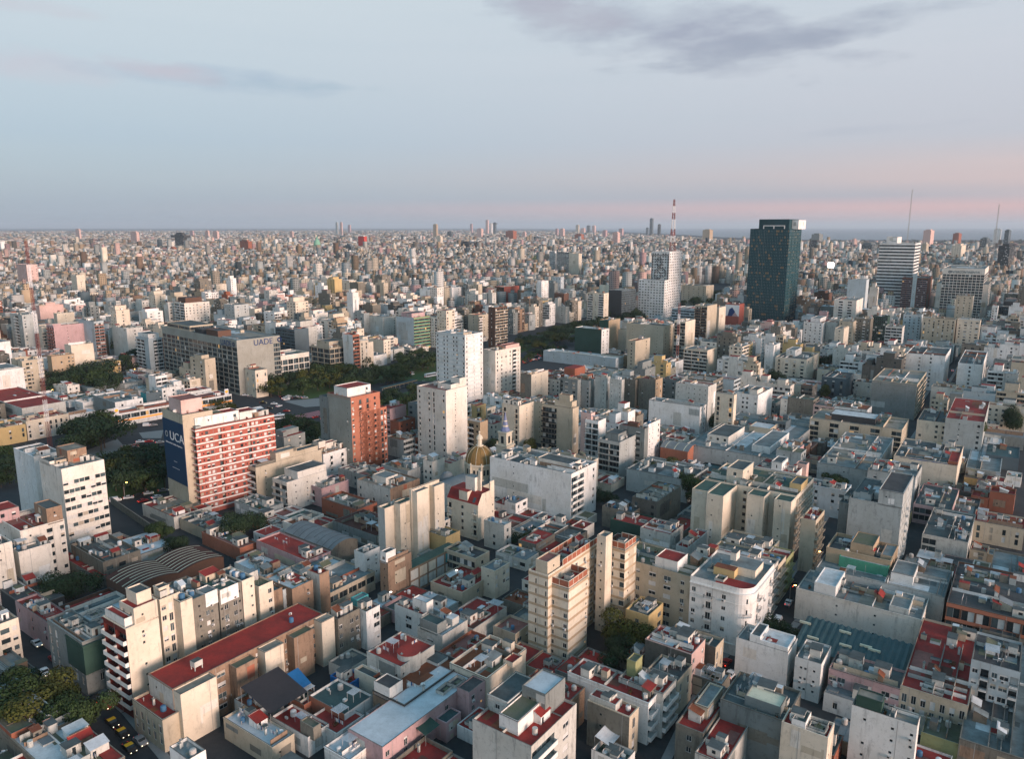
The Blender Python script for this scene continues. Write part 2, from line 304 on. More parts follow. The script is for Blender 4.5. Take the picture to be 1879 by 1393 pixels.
def facade(Wm, Gm, Bm, o, u, L, z0, z1, wm, spec, fh=2.9, rnd=random, near=None, rz=0, par=('solid', 'band'), band=None, top=1.0, bot=.3, lit=.004, sh=.35, gm=None, lm='lit'):
    """one wall from o along u, with recessed openings; Wm walls, Gm glazing, Bm balconies; near = the building's Empty when each window is an object"""
    ux, uy = u; nx, ny = uy, -ux
    def pt(a, z, d=0): return (o[0] + ux * a - nx * d, o[1] + uy * a - ny * d, z)
    def q(mb, a0, a1, za, zb, m, d=0): mb.poly([pt(a0, za, d), pt(a1, za, d), pt(a1, zb, d), pt(a0, zb, d)], m)
    nb = len(spec) if spec else 0; n = int((z1 - z0 - top - bot) / fh) if nb else 0
    if n < 1 or all(c == '.' for c in spec):
        q(Wm, 0, L, z0, z1, wm)
        if L > 5 and z1 - z0 > 4 and wm in PATCH:
            for _ in range(rnd.choice((1, 2, 3))):
                w_, h_ = rnd.uniform(1.2, L * .5), rnd.uniform(1.0, (z1 - z0) * .45); a_, b_ = rnd.uniform(.1, L - w_ - .1), rnd.uniform(z0 + .3, z1 - h_ - .2); q(Wm, a_, a_ + w_, b_, b_ + h_, rnd.choice(PATCH[wm]), -.012 - .004 * _)
            if rnd.random() < .5: a_ = rnd.uniform(.3, L - .3); q(Wm, a_, a_ + .12, z0 + .2, z1 - .1, 'pipe', -.05)
            if rnd.random() < .5:
                for k in range(int((z1 - z0 - 2) / 2.9)):
                    if rnd.random() < .6: a_ = L * .3 + rnd.uniform(-.1, .1); q(Wm, a_, a_ + .5, z1 - 2.6 - k * 2.9, z1 - 2.1 - k * 2.9, 'glass', -.03)
    else:
        bw = L / nb; cur = 0.0
        for i, c in enumerate(spec):
            if c == '.': continue
            mid = (i + .5) * bw
            if c == 'g': w, h, sill, dep = bw - min(.5, bw * .18), fh - .75, .6, .3
            elif c == 'B': w, h, sill, dep = bw - .35, fh - .5, .08, 1.0
            elif c == 'H': w, h, sill, dep = bw * .999, fh - 1.3, .9, .3
            elif c == 'h': w, h, sill, dep = bw * .999, fh * .5, fh * .25, .3
            else: (w, h, sill), dep = BAY[c], .18
            w = min(w, bw - .15 if c not in 'Hh' else bw); h = min(h, fh - sill - .15)
            a0, a1 = mid - w / 2, mid + w / 2
            if a0 > cur + .001: q(Wm, cur, a0, z0, z1, wm)
            zc = z0
            for k in range(n):
                zf = z1 - top - (n - k) * fh; za, zb = zf + sill, zf + sill + h
                if za - zc > .001: q(Wm, a0, a1, zc, za, wm)
                zc = zb
                if c in 'wsn' and rnd.random() < .05: q(Wm, a0, a1, za, zb, wm); continue
                Wm.poly([pt(a0, za), pt(a1, za), pt(a1, za, dep), pt(a0, za, dep)], wm)
                Wm.poly([pt(a0, zb, dep), pt(a1, zb, dep), pt(a1, zb), pt(a0, zb)], wm)
                Wm.poly([pt(a0, za), pt(a0, za, dep), pt(a0, zb, dep), pt(a0, zb)], wm)
                Wm.poly([pt(a1, za, dep), pt(a1, za), pt(a1, zb), pt(a1, zb, dep)], wm)
                r = rnd.random()
                if near is not None and c not in 'gBHhns':
                    x, y, z = pt(mid, za, dep - .06)
                    q(Gm, a0, a1, za, zb, 'frame', dep)
                    inst('window', window_mesh(w, h, rnd.choice((0, 0, 1, 2, 3, 4, 5))), near, (x, y, z), rz)
                else:
                    if c in 'gBHh' and w > 2.6:
                        m_ = max(2, int(w / 1.6))
                        for j in range(m_):
                            b0, b1 = a0 + w * j / m_, a0 + w * (j + 1) / m_; g = rnd.random()
                            q(Gm, b0 + .05, b1 - .03, za, zb, lm if g < lit else (gm or 'glass2') if g < .3 else 'shutter' if g > 1 - sh * .35 else (gm or 'glass'), dep)
                        q(Gm, a0, a1, za, zb, 'frame', dep + .02)
                    else:
                        cut = 0 if r < 1 - sh else (1 if r < 1 - sh * .45 else .5)
                        if c == 's' or c == 'n': cut = 0
                        zm = zb - (zb - za) * cut
                        if cut < 1: q(Gm, a0, a1, za, zm, lm if rnd.random() < lit else ('glass' if r > .2 else 'glass2'), dep)
                        if cut > 0: q(Gm, a0, a1, zm, zb, 'shutter' if rnd.random() < .7 else 'shutter2', dep - .05)
                if c in 'bB':
                    wb = w + (.9 if c == 'b' else .1); x, y, z = pt(mid, zf + .06, 0)
                    if near is not None: inst('balcony', balcony_mesh(wb, .9, par[0] == 'solid', par[1]), near, (x, y, z), rz)
                    else:
                        def bx(p0, p1, d0, d1, e0, e1, m):
                            P = [pt(p0, e0, -d0), pt(p1, e0, -d0), pt(p1, e0, -d1), pt(p0, e0, -d1)]; Q = [(a, b, e1) for a, b, _ in P]
                            Bm.poly([P[1], P[0], P[3], P[2]][::-1], m); Bm.poly(Q[::-1], m)
                            Bm.poly([P[3], P[2], Q[2], Q[3]], m); Bm.poly([P[2], P[1], Q[1], Q[2]], m); Bm.poly([P[0], P[3], Q[3], Q[0]], m)
                        bx(mid - wb / 2, mid + wb / 2, 0, .85, zf - .1, zf + .06, 'band' if par[1] == 'band' else wm)
                        if par[0] == 'solid': bx(mid - wb / 2, mid + wb / 2, .78, .86, zf + .06, zf + .95, par[1])
                        else:
                            bx(mid - wb / 2, mid + wb / 2, .8, .85, zf + .85, zf + .95, par[1])
                            k_ = max(2, int(wb / .8))
                            for j in range(k_ + 1): a = mid - wb / 2 + (wb - .06) * j / k_; bx(a, a + .06, .8, .84, zf + .06, zf + .85, par[1])
                elif c in 'wWs' and rnd.random() < .2:
                    x, y, z = pt(mid + rnd.uniform(-.3, .3), zf + .35, -.02)
                    if near is not None: inst('ac_unit', ac_mesh(), near, (x, y, z), rz)
                    else:
                        p0 = pt(mid - .4, 0, -.4); p1 = pt(mid + .4, 0, -.4); p2 = pt(mid + .4, 0, 0); p3 = pt(mid - .4, 0, 0); za_, zb_ = zf + .3, zf + .8
                        for s_, e_ in ((p0, p1), (p1, p2), (p3, p0)): Bm.poly([(s_[0], s_[1], za_), (e_[0], e_[1], za_), (e_[0], e_[1], zb_), (s_[0], s_[1], zb_)], 'acunit')
                        Bm.poly([(p[0], p[1], zb_) for p in (p0, p1, p2, p3)], 'acunit')
            if z1 - zc > .001: q(Wm, a0, a1, zc, z1, wm)
            cur = a1
            if nb > 1 and rnd.random() < .22 and mid + bw / 2 < L - .2: a_ = mid + bw / 2; q(Wm, a_ - .05, a_ + .05, z0, z1 - .2, 'pipe', -.07)
        if L - cur > .001: q(Wm, cur, L, z0, z1, wm)
    if band:
        nf = int((z1 - z0 - top) / fh)
        for k in range(nf + 1):
            zf = z1 - top - (nf - k) * fh + .02
            if zf < z0: continue
            hh = band[1]
            P0, P1 = pt(-.04, zf, -.05), pt(L + .04, zf, -.05); 
            Wm.poly([P0, P1, (P1[0], P1[1], zf + hh), (P0[0], P0[1], zf + hh)], band[0])
            I0, I1 = pt(-.04, zf, 0), pt(L + .04, zf, 0)
            Wm.poly([(P0[0], P0[1], zf + hh), (P1[0], P1[1], zf + hh), (I1[0], I1[1], zf + hh), (I0[0], I0[1], zf + hh)], band[0])
            Wm.poly([I0, I1, P1, P0], band[0])
def ac_mesh():
    if 'ac' in WCACHE: return WCACHE['ac']
    m = MB(); m.box(-.42, .42, -.42, -.02, 0, .55, 'acunit', bottom=True); m.cyl(0, 0, 0, .01, .001, .001, 'rail', 3); m.box(-.38, .05, -.435, -.42, .06, .49, 'rail')
    WCACHE['ac'] = m.mesh('ac_unit'); return WCACHE['ac']
def tower_mass(Wm, Rm, Gm, Bm, x0, x1, y0, y1, z0, z1, wm, rm, Rs='', Ls='', pr=.7, wmL=None, thick=.22, backs='', **k):
    """a block with parapet: y0 side = face running away to the right, x0 side = face running away to the left"""
    a, b = x1 - x0, y1 - y0
    if a < .8 or b < .8: return
    kk = dict(k); zt = z1 + pr
    if 'top' in kk: kk['top'] = kk['top'] + pr
    else: kk['top'] = 1.0 + pr * .5
    parL = kk.pop('parL', None); bandL = kk.pop('bandL', None); nobandL = kk.pop('nobandL', False)
    facade(Wm, Gm, Bm, (x0, y0), (1, 0), a, z0, zt, wm, Rs, rz=0, **kk)
    kl = dict(kk)
    if parL: kl['par'] = parL
    if bandL: kl['band'] = bandL
    if nobandL: kl['band'] = None
    facade(Wm, Gm, Bm, (x0, y1), (0, -1), b, z0, zt, wmL or wm, Ls, rz=-math.pi / 2, **kl)
    kb = dict(k); 
    Wm.poly([(x1, y0, z0), (x1, y1, z0), (x1, y1, zt), (x1, y0, zt)], wm)
    Wm.poly([(x1, y1, z0), (x0, y1, z0), (x0, y1, zt), (x1, y1, zt)], wm)
    t = min(thick, a * .2, b * .2)
    hs = int(a * 13 + b * 7 + z1 * 11) % 5
    if hs < 3 and z1 - z0 > 2.5:
        for zc, o_, hh in (((zt - .22, .10, .22),) if hs else ((zt - .25, .16, .25), (zt - 1.2, .08, .14))):
            Wm.poly([(x0 - o_, y0 - o_, zc), (x1, y0 - o_, zc), (x1, y0 - o_, zc + hh), (x0 - o_, y0 - o_, zc + hh)], 'coping' if hs == 1 else wm); Wm.poly([(x0 - o_, y1, zc), (x0 - o_, y0 - o_, zc), (x0 - o_, y0 - o_, zc + hh), (x0 - o_, y1, zc + hh)], 'coping' if hs == 1 else wm)
            for e_ in (zc, zc + hh - .003): Wm.poly([(x0 - o_, y0 - o_, e_), (x1, y0 - o_, e_), (x1, y0, e_), (x0, y0, e_)], wm); Wm.poly([(x0 - o_, y1, e_), (x0 - o_, y0 - o_, e_), (x0, y0, e_), (x0, y1, e_)], wm)
    if pr > .05:
        X0, X1, Y0, Y1 = x0 + t, x1 - t, y0 + t, y1 - t; cm = 'coping' if (int(a * 7 + b * 3 + z1 * 5) % 3) else wm
        Wm.poly([(x0, y0, zt), (x1, y0, zt), (X1, Y0, zt), (X0, Y0, zt)], cm); Wm.poly([(x1, y0, zt), (x1, y1, zt), (X1, Y1, zt), (X1, Y0, zt)], cm)
        Wm.poly([(x1, y1, zt), (x0, y1, zt), (X0, Y1, zt), (X1, Y1, zt)], cm); Wm.poly([(x0, y1, zt), (x0, y0, zt), (X0, Y0, zt), (X0, Y1, zt)], cm)
        Wm.poly([(X1, Y0, z1), (X0, Y0, z1), (X0, Y0, zt), (X1, Y0, zt)], wm); Wm.poly([(X1, Y1, z1), (X1, Y0, z1), (X1, Y0, zt), (X1, Y1, zt)], wm)
        Wm.poly([(X0, Y1, z1), (X1, Y1, z1), (X1, Y1, zt), (X0, Y1, zt)], wm); Wm.poly([(X0, Y0, z1), (X0, Y1, z1), (X0, Y1, zt), (X0, Y0, zt)], wm)
        Rm.poly([(X0, Y0, z1), (X1, Y0, z1), (X1, Y1, z1), (X0, Y1, z1)], rm)
    else:
        Rm.poly([(x0, y0, z1), (x1, y0, z1), (x1, y1, z1), (x0, y1, z1)], rm)
# rooftop pieces shared between buildings
def fix(kind):
    if kind in WCACHE: return WCACHE[kind]
    m = MB()
    if kind.startswith('tank'):
        mt = {'tank_a': 'tank', 'tank_b': 'tankw', 'tank_c': 'tankblue', 'tank_d': 'tank'}[kind]
        if kind == 'tank_d': m.box(-1.1, 1.1, -.9, .9, .9, 2.3, 'dirtywhite', 'r_grey', True); [m.box(a, a + .2, b, b + .2, 0, .9, 'dirtywhite') for a in (-1.05, .85) for b in (-.85, .65)]
        else: m.lathe(0, 0, [(.62, 0), (.66, .1), (.66, 1.15), (.5, 1.35), (.2, 1.42), (.0, 1.43)], mt, 12)
    elif kind == 'chimney': m.box(-.22, .22, -.22, .22, 0, 1.5, 'dirtywhite'); m.box(-.3, .3, -.3, .3, 1.5, 1.62, 'grey', bottom=True); m.cyl(0, 0, 1.62, 1.95, .1, .1, 'pipe', 6)
    elif kind == 'vent': m.cyl(0, 0, 0, .9, .12, .12, 'pipe', 6); m.cyl(0, 0, .9, 1.1, .26, .06, 'pipe', 8)
    elif kind == 'dish': m.cyl(0, 0, 0, .8, .03, .03, 'pipe', 5); m.lathe(0, 0, [(.02, .85), (.25, .9), (.42, 1.02)], 'tankw', 10)
    elif kind == 'skylight':
        m.box(-.9, .9, -.6, .6, 0, .25, 'frame'); m.poly([(-.9, -.6, .251), (.9, -.6, .251), (.9, 0, .55), (-.9, 0, .55)], 'glass2'); m.poly([(.9, .6, .251), (-.9, .6, .251), (-.9, 0, .55), (.9, 0, .55)], 'glass2')
    elif kind == 'shed':
        m.box(-1.6, 1.6, -1.2, 1.2, 0, 2.3, 'dirtywhite'); m.box(-1.75, 1.75, -1.35, 1.35, 2.3, 2.4, 'r_grey', bottom=True); m.box(-.4, .4, -1.215, -1.2, 0, 1.9, 'glass')
    elif kind == 'aerial':
        m.cyl(0, 0, 0, 3.0, .03, .02, 'pipe', 4); [m.box(-.5 + .1 * i, .5 - .1 * i, -.012, .012, 2.2 + .2 * i, 2.225 + .2 * i, 'pipe', bottom=True) for i in range(4)]
    elif kind == 'laundry':
        m.cyl(-1.6, 0, 0, 1.8, .03, .03, 'pipe', 4); m.cyl(1.6, 0, 0, 1.8, .03, .03, 'pipe', 4); m.box(-1.6, 1.6, -.008, .008, 1.7, 1.715, 'pipe', bottom=True)
        for i, mt in enumerate(('paintwhite', 'pink', 'tarpblue', 'paintwhite', 'white')): m.box(-1.3 + i * .52, -.9 + i * .52, -.015, .015, .75 + .1 * (i % 2), 1.7, mt, bottom=True)
    elif kind == 'planter':
        rr = random.Random(5); m.box(-.7, .7, -.25, .25, 0, .35, 'r_terra')
        for i in range(60):
            x, y, z = rr.uniform(-.8, .8), rr.uniform(-.4, .4), rr.uniform(.35, 1.1); s_ = .16; a = rr.uniform(0, 6); m.poly([(x, y, z), (x + s_ * math.cos(a), y + s_ * math.sin(a), z + .05), (x + s_ * math.cos(a) - .05, y + s_ * math.sin(a), z + .2), (x - .05, y, z + .17)], 'leafmid')
    elif kind == 'pergola':
        [m.cyl(a, b, 0, 2.3, .06, .06, 'railw', 5) for a in (-1.5, 1.5) for b in (-1.2, 1.2)]; [m.box(-1.7 + i * .34, -1.5 + i * .34, -1.4, 1.4, 2.3, 2.36, 'm_white', bottom=True) for i in range(10)]
    elif kind == 'painted_shade_patio':
        for q in ((-2, 2, -1.6, -1.4), (-2, 2, 1.4, 1.6), (-2, -1.8, -1.4, 1.4), (1.8, 2, -1.4, 1.4)): m.box(*q, 0, .8, 'dirtywhite', 'coping')
        m.poly([(-1.8, -1.4, .02), (1.8, -1.4, .02), (1.8, 1.4, .02), (-1.8, 1.4, .02)], 'r_dark'); m.box(-.6, 1.0, -1.0, .2, .03, .4, 'r_moss')  # shallow box, its floor coloured dark as painted shade of a light well
    elif kind == 'stairroom':
        m.box(-1.5, 1.5, -1.9, 1.9, 0, 2.6, 'offwhite', 'r_grey'); m.box(-.45, .45, -1.915, -1.9, 0, 2.0, 'brown'); m.box(-1.515, -1.5, -.5, .5, 1, 1.9, 'glass'); m.box(-1.6, 1.6, -2.0, 2.0, 2.6, 2.72, 'grey', 'r_grey', True)
    WCACHE[kind] = m.mesh(kind); return WCACHE[kind]
FIXN = dict(tank_a='water_tank', tank_b='water_tank', tank_c='water_tank', tank_d='water_tank', stairroom='stair_room', shed='roof_shed', laundry='washing_line', aerial='roof_aerial', dish='satellite_dish')
def patches(Rm, rnd, x0, x1, y0, y1, z, rm):
    """repaired areas, dividing upstands and seams lying on a flat roof"""
    A_ = (x1 - x0) * (y1 - y0)
    if A_ < 20 or rm.startswith('m_'): return
    alt = {'r_red': ('r_terra', 'r_pink', 'r_red', 'r_brown'), 'r_bright': ('r_red', 'r_pink'), 'r_grey': ('r_lgrey', 'r_dark', 'r_beige'), 'r_lgrey': ('r_white', 'r_grey', 'r_beige')}.get(rm, ('r_grey', 'r_lgrey', rm, 'r_moss'))
    for i in range(min(5, int(A_ / 45) + rnd.choice((0, 1)))):
        w, d = rnd.uniform(1, (x1 - x0) * .5), rnd.uniform(1, (y1 - y0) * .5); x, y = rnd.uniform(x0, x1 - w), rnd.uniform(y0, y1 - d); Rm.poly([(x, y, z + .012 + .005 * i), (x + w, y, z + .012 + .005 * i), (x + w, y + d, z + .012 + .005 * i), (x, y + d, z + .012 + .005 * i)], rnd.choice(alt))
    if y1 - y0 > 9 and rnd.random() < .6: y = rnd.uniform(y0 + 3, y1 - 3); Rm.box(x0, x1, y, y + .18, z, z + rnd.choice((.3, .7, 1.0)), rnd.choice(('dirtywhite', 'white', 'brick', 'lgrey')), 'coping')
    if x1 - x0 > 9 and rnd.random() < .6: x = rnd.uniform(x0 + 3, x1 - 3); Rm.box(x, x + .18, y0, y1, z, z + rnd.choice((.3, .7, 1.0)), rnd.choice(('dirtywhite', 'white', 'brick', 'lgrey')), 'coping')
def clutter(e, rnd, x0, x1, y0, y1, z, n, kinds=('tank_a', 'tank_b', 'tank_a', 'chimney', 'vent', 'dish', 'skylight', 'shed', 'aerial', 'laundry', 'planter', 'pergola', 'stairroom', 'chimney', 'ac', 'tank_d', 'painted_shade_patio', 'painted_shade_patio', 'aerial', 'dish', 'planter', 'tank_c', 'laundry', 'chimney')):
    for _ in range(n):
        k = rnd.choice(kinds); big = k in ('shed', 'stairroom', 'pergola', 'laundry', 'painted_shade_patio'); mg = 1.9 if big else .9
        if x1 - x0 < 2 * mg + .3 or y1 - y0 < 2 * mg + .3:
            if big: continue
            mg = min(x1 - x0, y1 - y0) / 2 - .1
            if mg < .3: continue
        x, y = rnd.uniform(x0 + mg, x1 - mg) if x1 - x0 > 2 * mg else (x0 + x1) / 2, rnd.uniform(y0 + mg, y1 - mg) if y1 - y0 > 2 * mg else (y0 + y1) / 2
        s = rnd.uniform(.8, 1.15)
        if k == 'ac': inst('ac_unit', ac_mesh(), e, (x, y, z + .01), rnd.choice((0, 1.57)))
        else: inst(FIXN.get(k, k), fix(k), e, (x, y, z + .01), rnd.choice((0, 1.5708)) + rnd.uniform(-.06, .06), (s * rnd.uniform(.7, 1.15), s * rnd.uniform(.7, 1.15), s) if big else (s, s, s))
def mclutter(M_, rnd, x0, x1, y0, y1, z, n, wm='white'):
    """joined small rooftop structures for buildings further off"""
    for _ in range(n):
        w, d = rnd.uniform(.8, 3.2), rnd.uniform(.8, 3.2); hh = rnd.uniform(.7, 2.9)
        if x1 - x0 < w + .9 or y1 - y0 < d + .9: continue
        x, y = rnd.uniform(x0 + .3, x1 - w - .3), rnd.uniform(y0 + .3, y1 - d - .3)
        r = rnd.random(); wl = rnd.choice((wm, 'white', 'dirtywhite', 'beige', 'lgrey', 'oldbrick', 'white', 'dirty')); rl = rnd.choice(('r_grey', 'r_red', 'r_red', 'r_lgrey', 'r_white', 'm_white', 'r_terra', 'm_grey', 'r_moss'))
        if r < .15: M_.cyl(x + .7, y + .7, z, z + 1.4, .6, .6, rnd.choice(('tank', 'tankw', 'dirtywhite')), 8)
        elif r < .36:
            if rnd.random() < .5: M_.box(x, x + .16, y0 + .3, min(y1 - .3, y + rnd.uniform(2, 9)), z, z + rnd.uniform(.5, 1.9), wl, 'coping')
            else: M_.box(x0 + .3, min(x1 - .3, x + rnd.uniform(2, 9)), y, y + .16, z, z + rnd.uniform(.5, 1.9), wl, 'coping')
        elif r < .6:
            ha, hb_ = rnd.uniform(1.6, 2.2), rnd.uniform(2.3, 3.0); w = min(w * 1.5, x1 - x - .3)
            M_.poly([(x - .2, y - .2, z + ha), (x + w + .2, y - .2, z + ha), (x + w + .2, y + d + .2, z + hb_), (x - .2, y + d + .2, z + hb_)], rl); M_.poly([(x, y, z), (x + w, y, z), (x + w, y, z + ha), (x, y, z + ha)], wl); M_.poly([(x, y + d, z), (x, y, z), (x, y, z + ha), (x, y + d, z + hb_)], wl); M_.poly([(x + w, y, z), (x + w, y + d, z), (x + w, y + d, z + hb_), (x + w, y, z + ha)], wl); M_.poly([(x + w, y + d, z), (x, y + d, z), (x, y + d, z + hb_), (x + w, y + d, z + hb_)], wl)
            if w > 1.5: M_.poly([(x + .4, y - .02, z), (x + 1.1, y - .02, z), (x + 1.1, y - .02, z + 1.5), (x + .4, y - .02, z + 1.5)], 'glass')
        elif r < .78: M_.box(x, x + w, y, y + d, z, z + rnd.uniform(.15, .6), rnd.choice(('pipe', 'lgrey', 'dirtywhite', 'skylight')), rl)
        else: M_.box(x, x + w, y, y + d, z, z + hh, wl, rl)
# ------------------------------------------------------------ buildings placed by their roof corner
OCC = np.zeros((1500, 1500), bool); OX, OY, OS = -900.0, 60.0, 2.0
def mark(pts, grow=0.0):
    xs = [p[0] for p in pts]; ys = [p[1] for p in pts]
    i0, i1 = int((min(xs) - OX) / OS) - 1, int((max(xs) - OX) / OS) + 2; j0, j1 = int((min(ys) - OY) / OS) - 1, int((max(ys) - OY) / OS) + 2
    i0, j0 = max(i0, 0), max(j0, 0); i1, j1 = min(i1, 1499), min(j1, 1499)
    if i1 <= i0 or j1 <= j0: return
    gx = (np.arange(i0, i1) + .5) * OS + OX; gy = (np.arange(j0, j1) + .5) * OS + OY
    XX, YY = np.meshgrid(gx, gy, indexing='ij'); ins = np.ones(XX.shape, bool); n = len(pts)
    area = sum(pts[k][0] * pts[(k + 1) % n][1] - pts[(k + 1) % n][0] * pts[k][1] for k in range(n)); sg = 1 if area > 0 else -1
    for k in range(n):
        (ax, ay), (bx, by) = pts[k], pts[(k + 1) % n]; l = math.hypot(bx - ax, by - ay) or 1
        ins &= ((bx - ax) * (YY - ay) - (by - ay) * (XX - ax)) / l * sg > -grow
    OCC[i0:i1, j0:j1] |= ins
def to_roof(e, r):
    if r is None: return
    for c in list(e.children):
        if c.name.split('.')[0] in ROOFKIDS and abs(c.location[0]) >= 0 and c.location[2] > 2: c.parent = r
ROOFKIDS = {'water_tank', 'chimney', 'vent', 'satellite_dish', 'skylight', 'roof_shed', 'roof_aerial', 'washing_line', 'planter', 'pergola', 'stair_room', 'painted_shade_patio'}
VIS = []          # (distance, x0, x1, y that must stay visible)
MARKS = []        # (name phrase, x, y, z) landmarks for wording labels
NB = 0
def B(x, y, h, rx, lx, az, wall, roof, R, L, label, cat='apartment building', name=None, M=(), main=1, short=None, la=None, lb=None, S=(), sd=3.0, SL=(), sdl=3.0, v=None, cl=None, pr=.7, back=None, join=0, occ=1, mc=1, **k):
    global NB
    NB += 1; rnd = random.Random(NB * 7 + 1)
    if h < 0: h, X0, Y0 = h_from_base(x, y, -h)
    else: X0, Y0 = at(x, y, h)
    a = R_(az); A = (math.sin(a), math.cos(a)); Bd = (-math.cos(a), math.sin(a))
    if la is None:
        la = run_to(X0, Y0, h, A[0], A[1], rx)
        if la <= 0 or la > 130: la = 14
    if lb is None: lb = run_to(X0, Y0, h, Bd[0], Bd[1], lx)
    la, lb = min(max(la, 3), 150), min(max(lb, 3), 150)
    d = math.hypot(X0, Y0); near = d < 235
    nm = name or {'apartment building': 'apartment_building', 'house': 'house', 'office building': 'office_building', 'tower': 'tower'}.get(cat, cat.replace(' ', '_'))
    e = thing(nm, label, cat, (X0, Y0, 0), math.pi / 2 - a)
    Wm, Rm, Gm, Bm, Fm = MB(), MB(), MB(), MB(), MB()
    k.setdefault('fh', 2.9)
    kk = dict(rnd=rnd, near=e if near else None, **k)
    b0 = sd if S else 0.0; a0 = sdl if SL else 0.0; wmL = kk.pop('wL', None)
    boxes = []
    if main:
        tower_mass(Wm, Rm, Gm, Bm, a0, la, b0, lb, 0, h, wall, roof, R, L, pr=pr, wmL=wmL, **kk); boxes.append((a0, la, b0, lb, h))
    for s in S:     # slabs standing proud of the right-hand face
        p0, p1 = (run_to(X0, Y0, h, A[0], A[1], q) for q in s[:2]); dz = s[4] if len(s) > 4 else 0
        tower_mass(Wm, Rm, Gm, Bm, max(p0, .001), p1, 0, b0 + .02, 0, h + .02 + dz, s[2], s[5] if len(s) > 5 else roof, s[3] if len(s) > 3 else '', '', pr=.3, **kk)
    for s in SL:
        p0, p1 = (run_to(X0, Y0, h, Bd[0], Bd[1], q) for q in s[:2]); ext = s[4] if len(s) > 4 else 0
        tower_mass(Wm, Rm, Gm, Bm, -ext, a0 + .02, max(p1, .001), p0, 0, h + .02, s[2], roof, s[5] if len(s) > 5 else '', s[3] if len(s) > 3 else '', pr=.3, **kk)
    for m in M:
        m = list(m) + [''] * (10 - len(m)); z0 = 0 if m[4] is None else h + m[4]; z1 = h + m[5] if m[5] < 900 else m[5] - 1000
        k2 = dict(kk); k2['top'] = .4; k2['bot'] = .1
        if m[4] is not None: k2['band'] = None
        tower_mass(Wm, Rm, Gm, Bm, m[0] * la, m[1] * la, m[2] * lb, m[3] * lb, z0, z1, m[6], m[7] or roof, m[8], m[9], pr=.35 if z1 - z0 > 1 else 0, **k2)
        boxes.append((m[0] * la, m[1] * la, m[2] * lb, m[3] * lb, z1))
    if cl is None: cl = max(2, int(la * lb / 60))
    cl = min(int(cl * (1.7 if d < 300 else 1.4 if d < 420 else 1.2)) + 2, 30) if cl else 0
    if main:
        if mc: patches(Rm, rnd, a0 + .4, la - .4, b0 + .4, lb - .4, h, roof)
        if d < 420 and mc: mclutter(Fm, rnd, a0 + .4, la - .4, b0 + .4, lb - .4, h, min(18, int(la * lb / 38)), wall)
        if d < 420: clutter(e, rnd, a0 + .4, la - .4, b0 + .4, lb - .4, h, cl)
        else: mclutter(Fm, rnd, .4, la - .4, .4, lb - .4, h, min(cl, 8), wall)
    Wm.obj('wall', e); to_roof(e, Rm.obj('roof', e))
    Gm.obj('window_backing' if near else 'windows', e, 'stuff'); Bm.obj('balconies', e, 'stuff'); Fm.obj('rooftop_fixtures', e, 'stuff')
    def wp(p, q): return (X0 + A[0] * p + Bd[0] * q, Y0 + A[1] * p + Bd[1] * q)
    foot = [wp(0, 0), wp(la, 0), wp(la, lb), wp(0, lb)]
    if occ: mark(foot, .8)
    xs = [proj(*p, h)[0] for p in foot]; base = proj(X0, Y0, 0)[1]
    VIS.append((d, min(xs), max(xs), v if v is not None else (y + .82 * (base - y)), e))
    for m in M:
        if m[4] is None and occ:
            f = [wp(m[0] * la, m[2] * lb), wp(m[1] * la, m[2] * lb), wp(m[1] * la, m[3] * lb), wp(m[0] * la, m[3] * lb)]; mark(f, .5)
            xs = [proj(*p, h)[0] for p in f]; VIS.append((d + 5, min(xs), max(xs), proj(f[0][0], f[0][1], 0)[1] - 6, e))
    if short: MARKS.append((short, wp(la / 2, lb / 2)[0], wp(la / 2, lb / 2)[1], h))
    e['_la'] = la; e['_lb'] = lb; e['_h'] = h
    return e
def local(e, a, b):
    c, s = math.cos(e.rotation_euler[2]), math.sin(e.rotation_euler[2]); return e.location[0] + a * c - b * s, e.location[1] + a * s + b * c
def text_on(e, txt, size, loc, rz, mat, name='lettering', xs=1.0):
    cu = bpy.data.curves.new(name, 'FONT'); cu.body = txt; cu.size = size; cu.align_x = 'CENTER'; cu.extrude = .04
    o = bpy.data.objects.new(name, cu); col.objects.link(o)
    bpy.context.view_layer.update()
    me = bpy.data.meshes.new_from_object(o.evaluated_get(bpy.context.evaluated_depsgraph_get())); bpy.data.objects.remove(o)
    me.materials.clear(); me.materials.append(MATS[mat]); me.name = name
    o = bpy.data.objects.new(name, me); col.objects.link(o); o.parent = e; o.location = loc; o.rotation_euler = (math.pi / 2, 0, rz); o.scale = (xs, 1, 1); return o
# ------------------------------------------------------------ the buildings one can single out, nearest first
AB, HO, OF, TW = 'apartment building', 'house', 'office building', 'tower'
# lower left
bal = B(231, 1160, -1322, 291, 189, 36, 'cream', 'r_red', '....s....', 'BB', 'tall block with dark red brick and white balconies at the lower-left street corner', short='white-balconied corner block', mc=0, wL='maroon', par=('solid', 'band'), cl=3,
        M=[(.28, 1, .0, .62, 0, 4.6, 'cream', 'r_red', '', 'ww'), (.5, .95, .15, .6, 4.6, 7.4, 'cream', 'r_grey', 's', ''), (.05, .28, .1, .95, 0, 2.4, 'white', 'r_red', '', 'ww')])
P0 = (bal.location[0], bal.location[1]); PA = R_(36)
def onplane(x, y, off=0.0):
    """height at which the sight line through the pixel meets the vertical plane of the balconied block's right-hand face"""
    lo, hi = 1, 70
    nx, ny = math.cos(PA), -math.sin(PA)
    f = lambda h: (at(x, y, h)[0] - P0[0]) * nx + (at(x, y, h)[1] - P0[1]) * ny - off
    s = f(lo)
    for _ in range(40):
        m = (lo + hi) / 2
        if (f(m) > 0) == (s > 0): lo = m
        else: hi = m
    return lo
hp = onplane
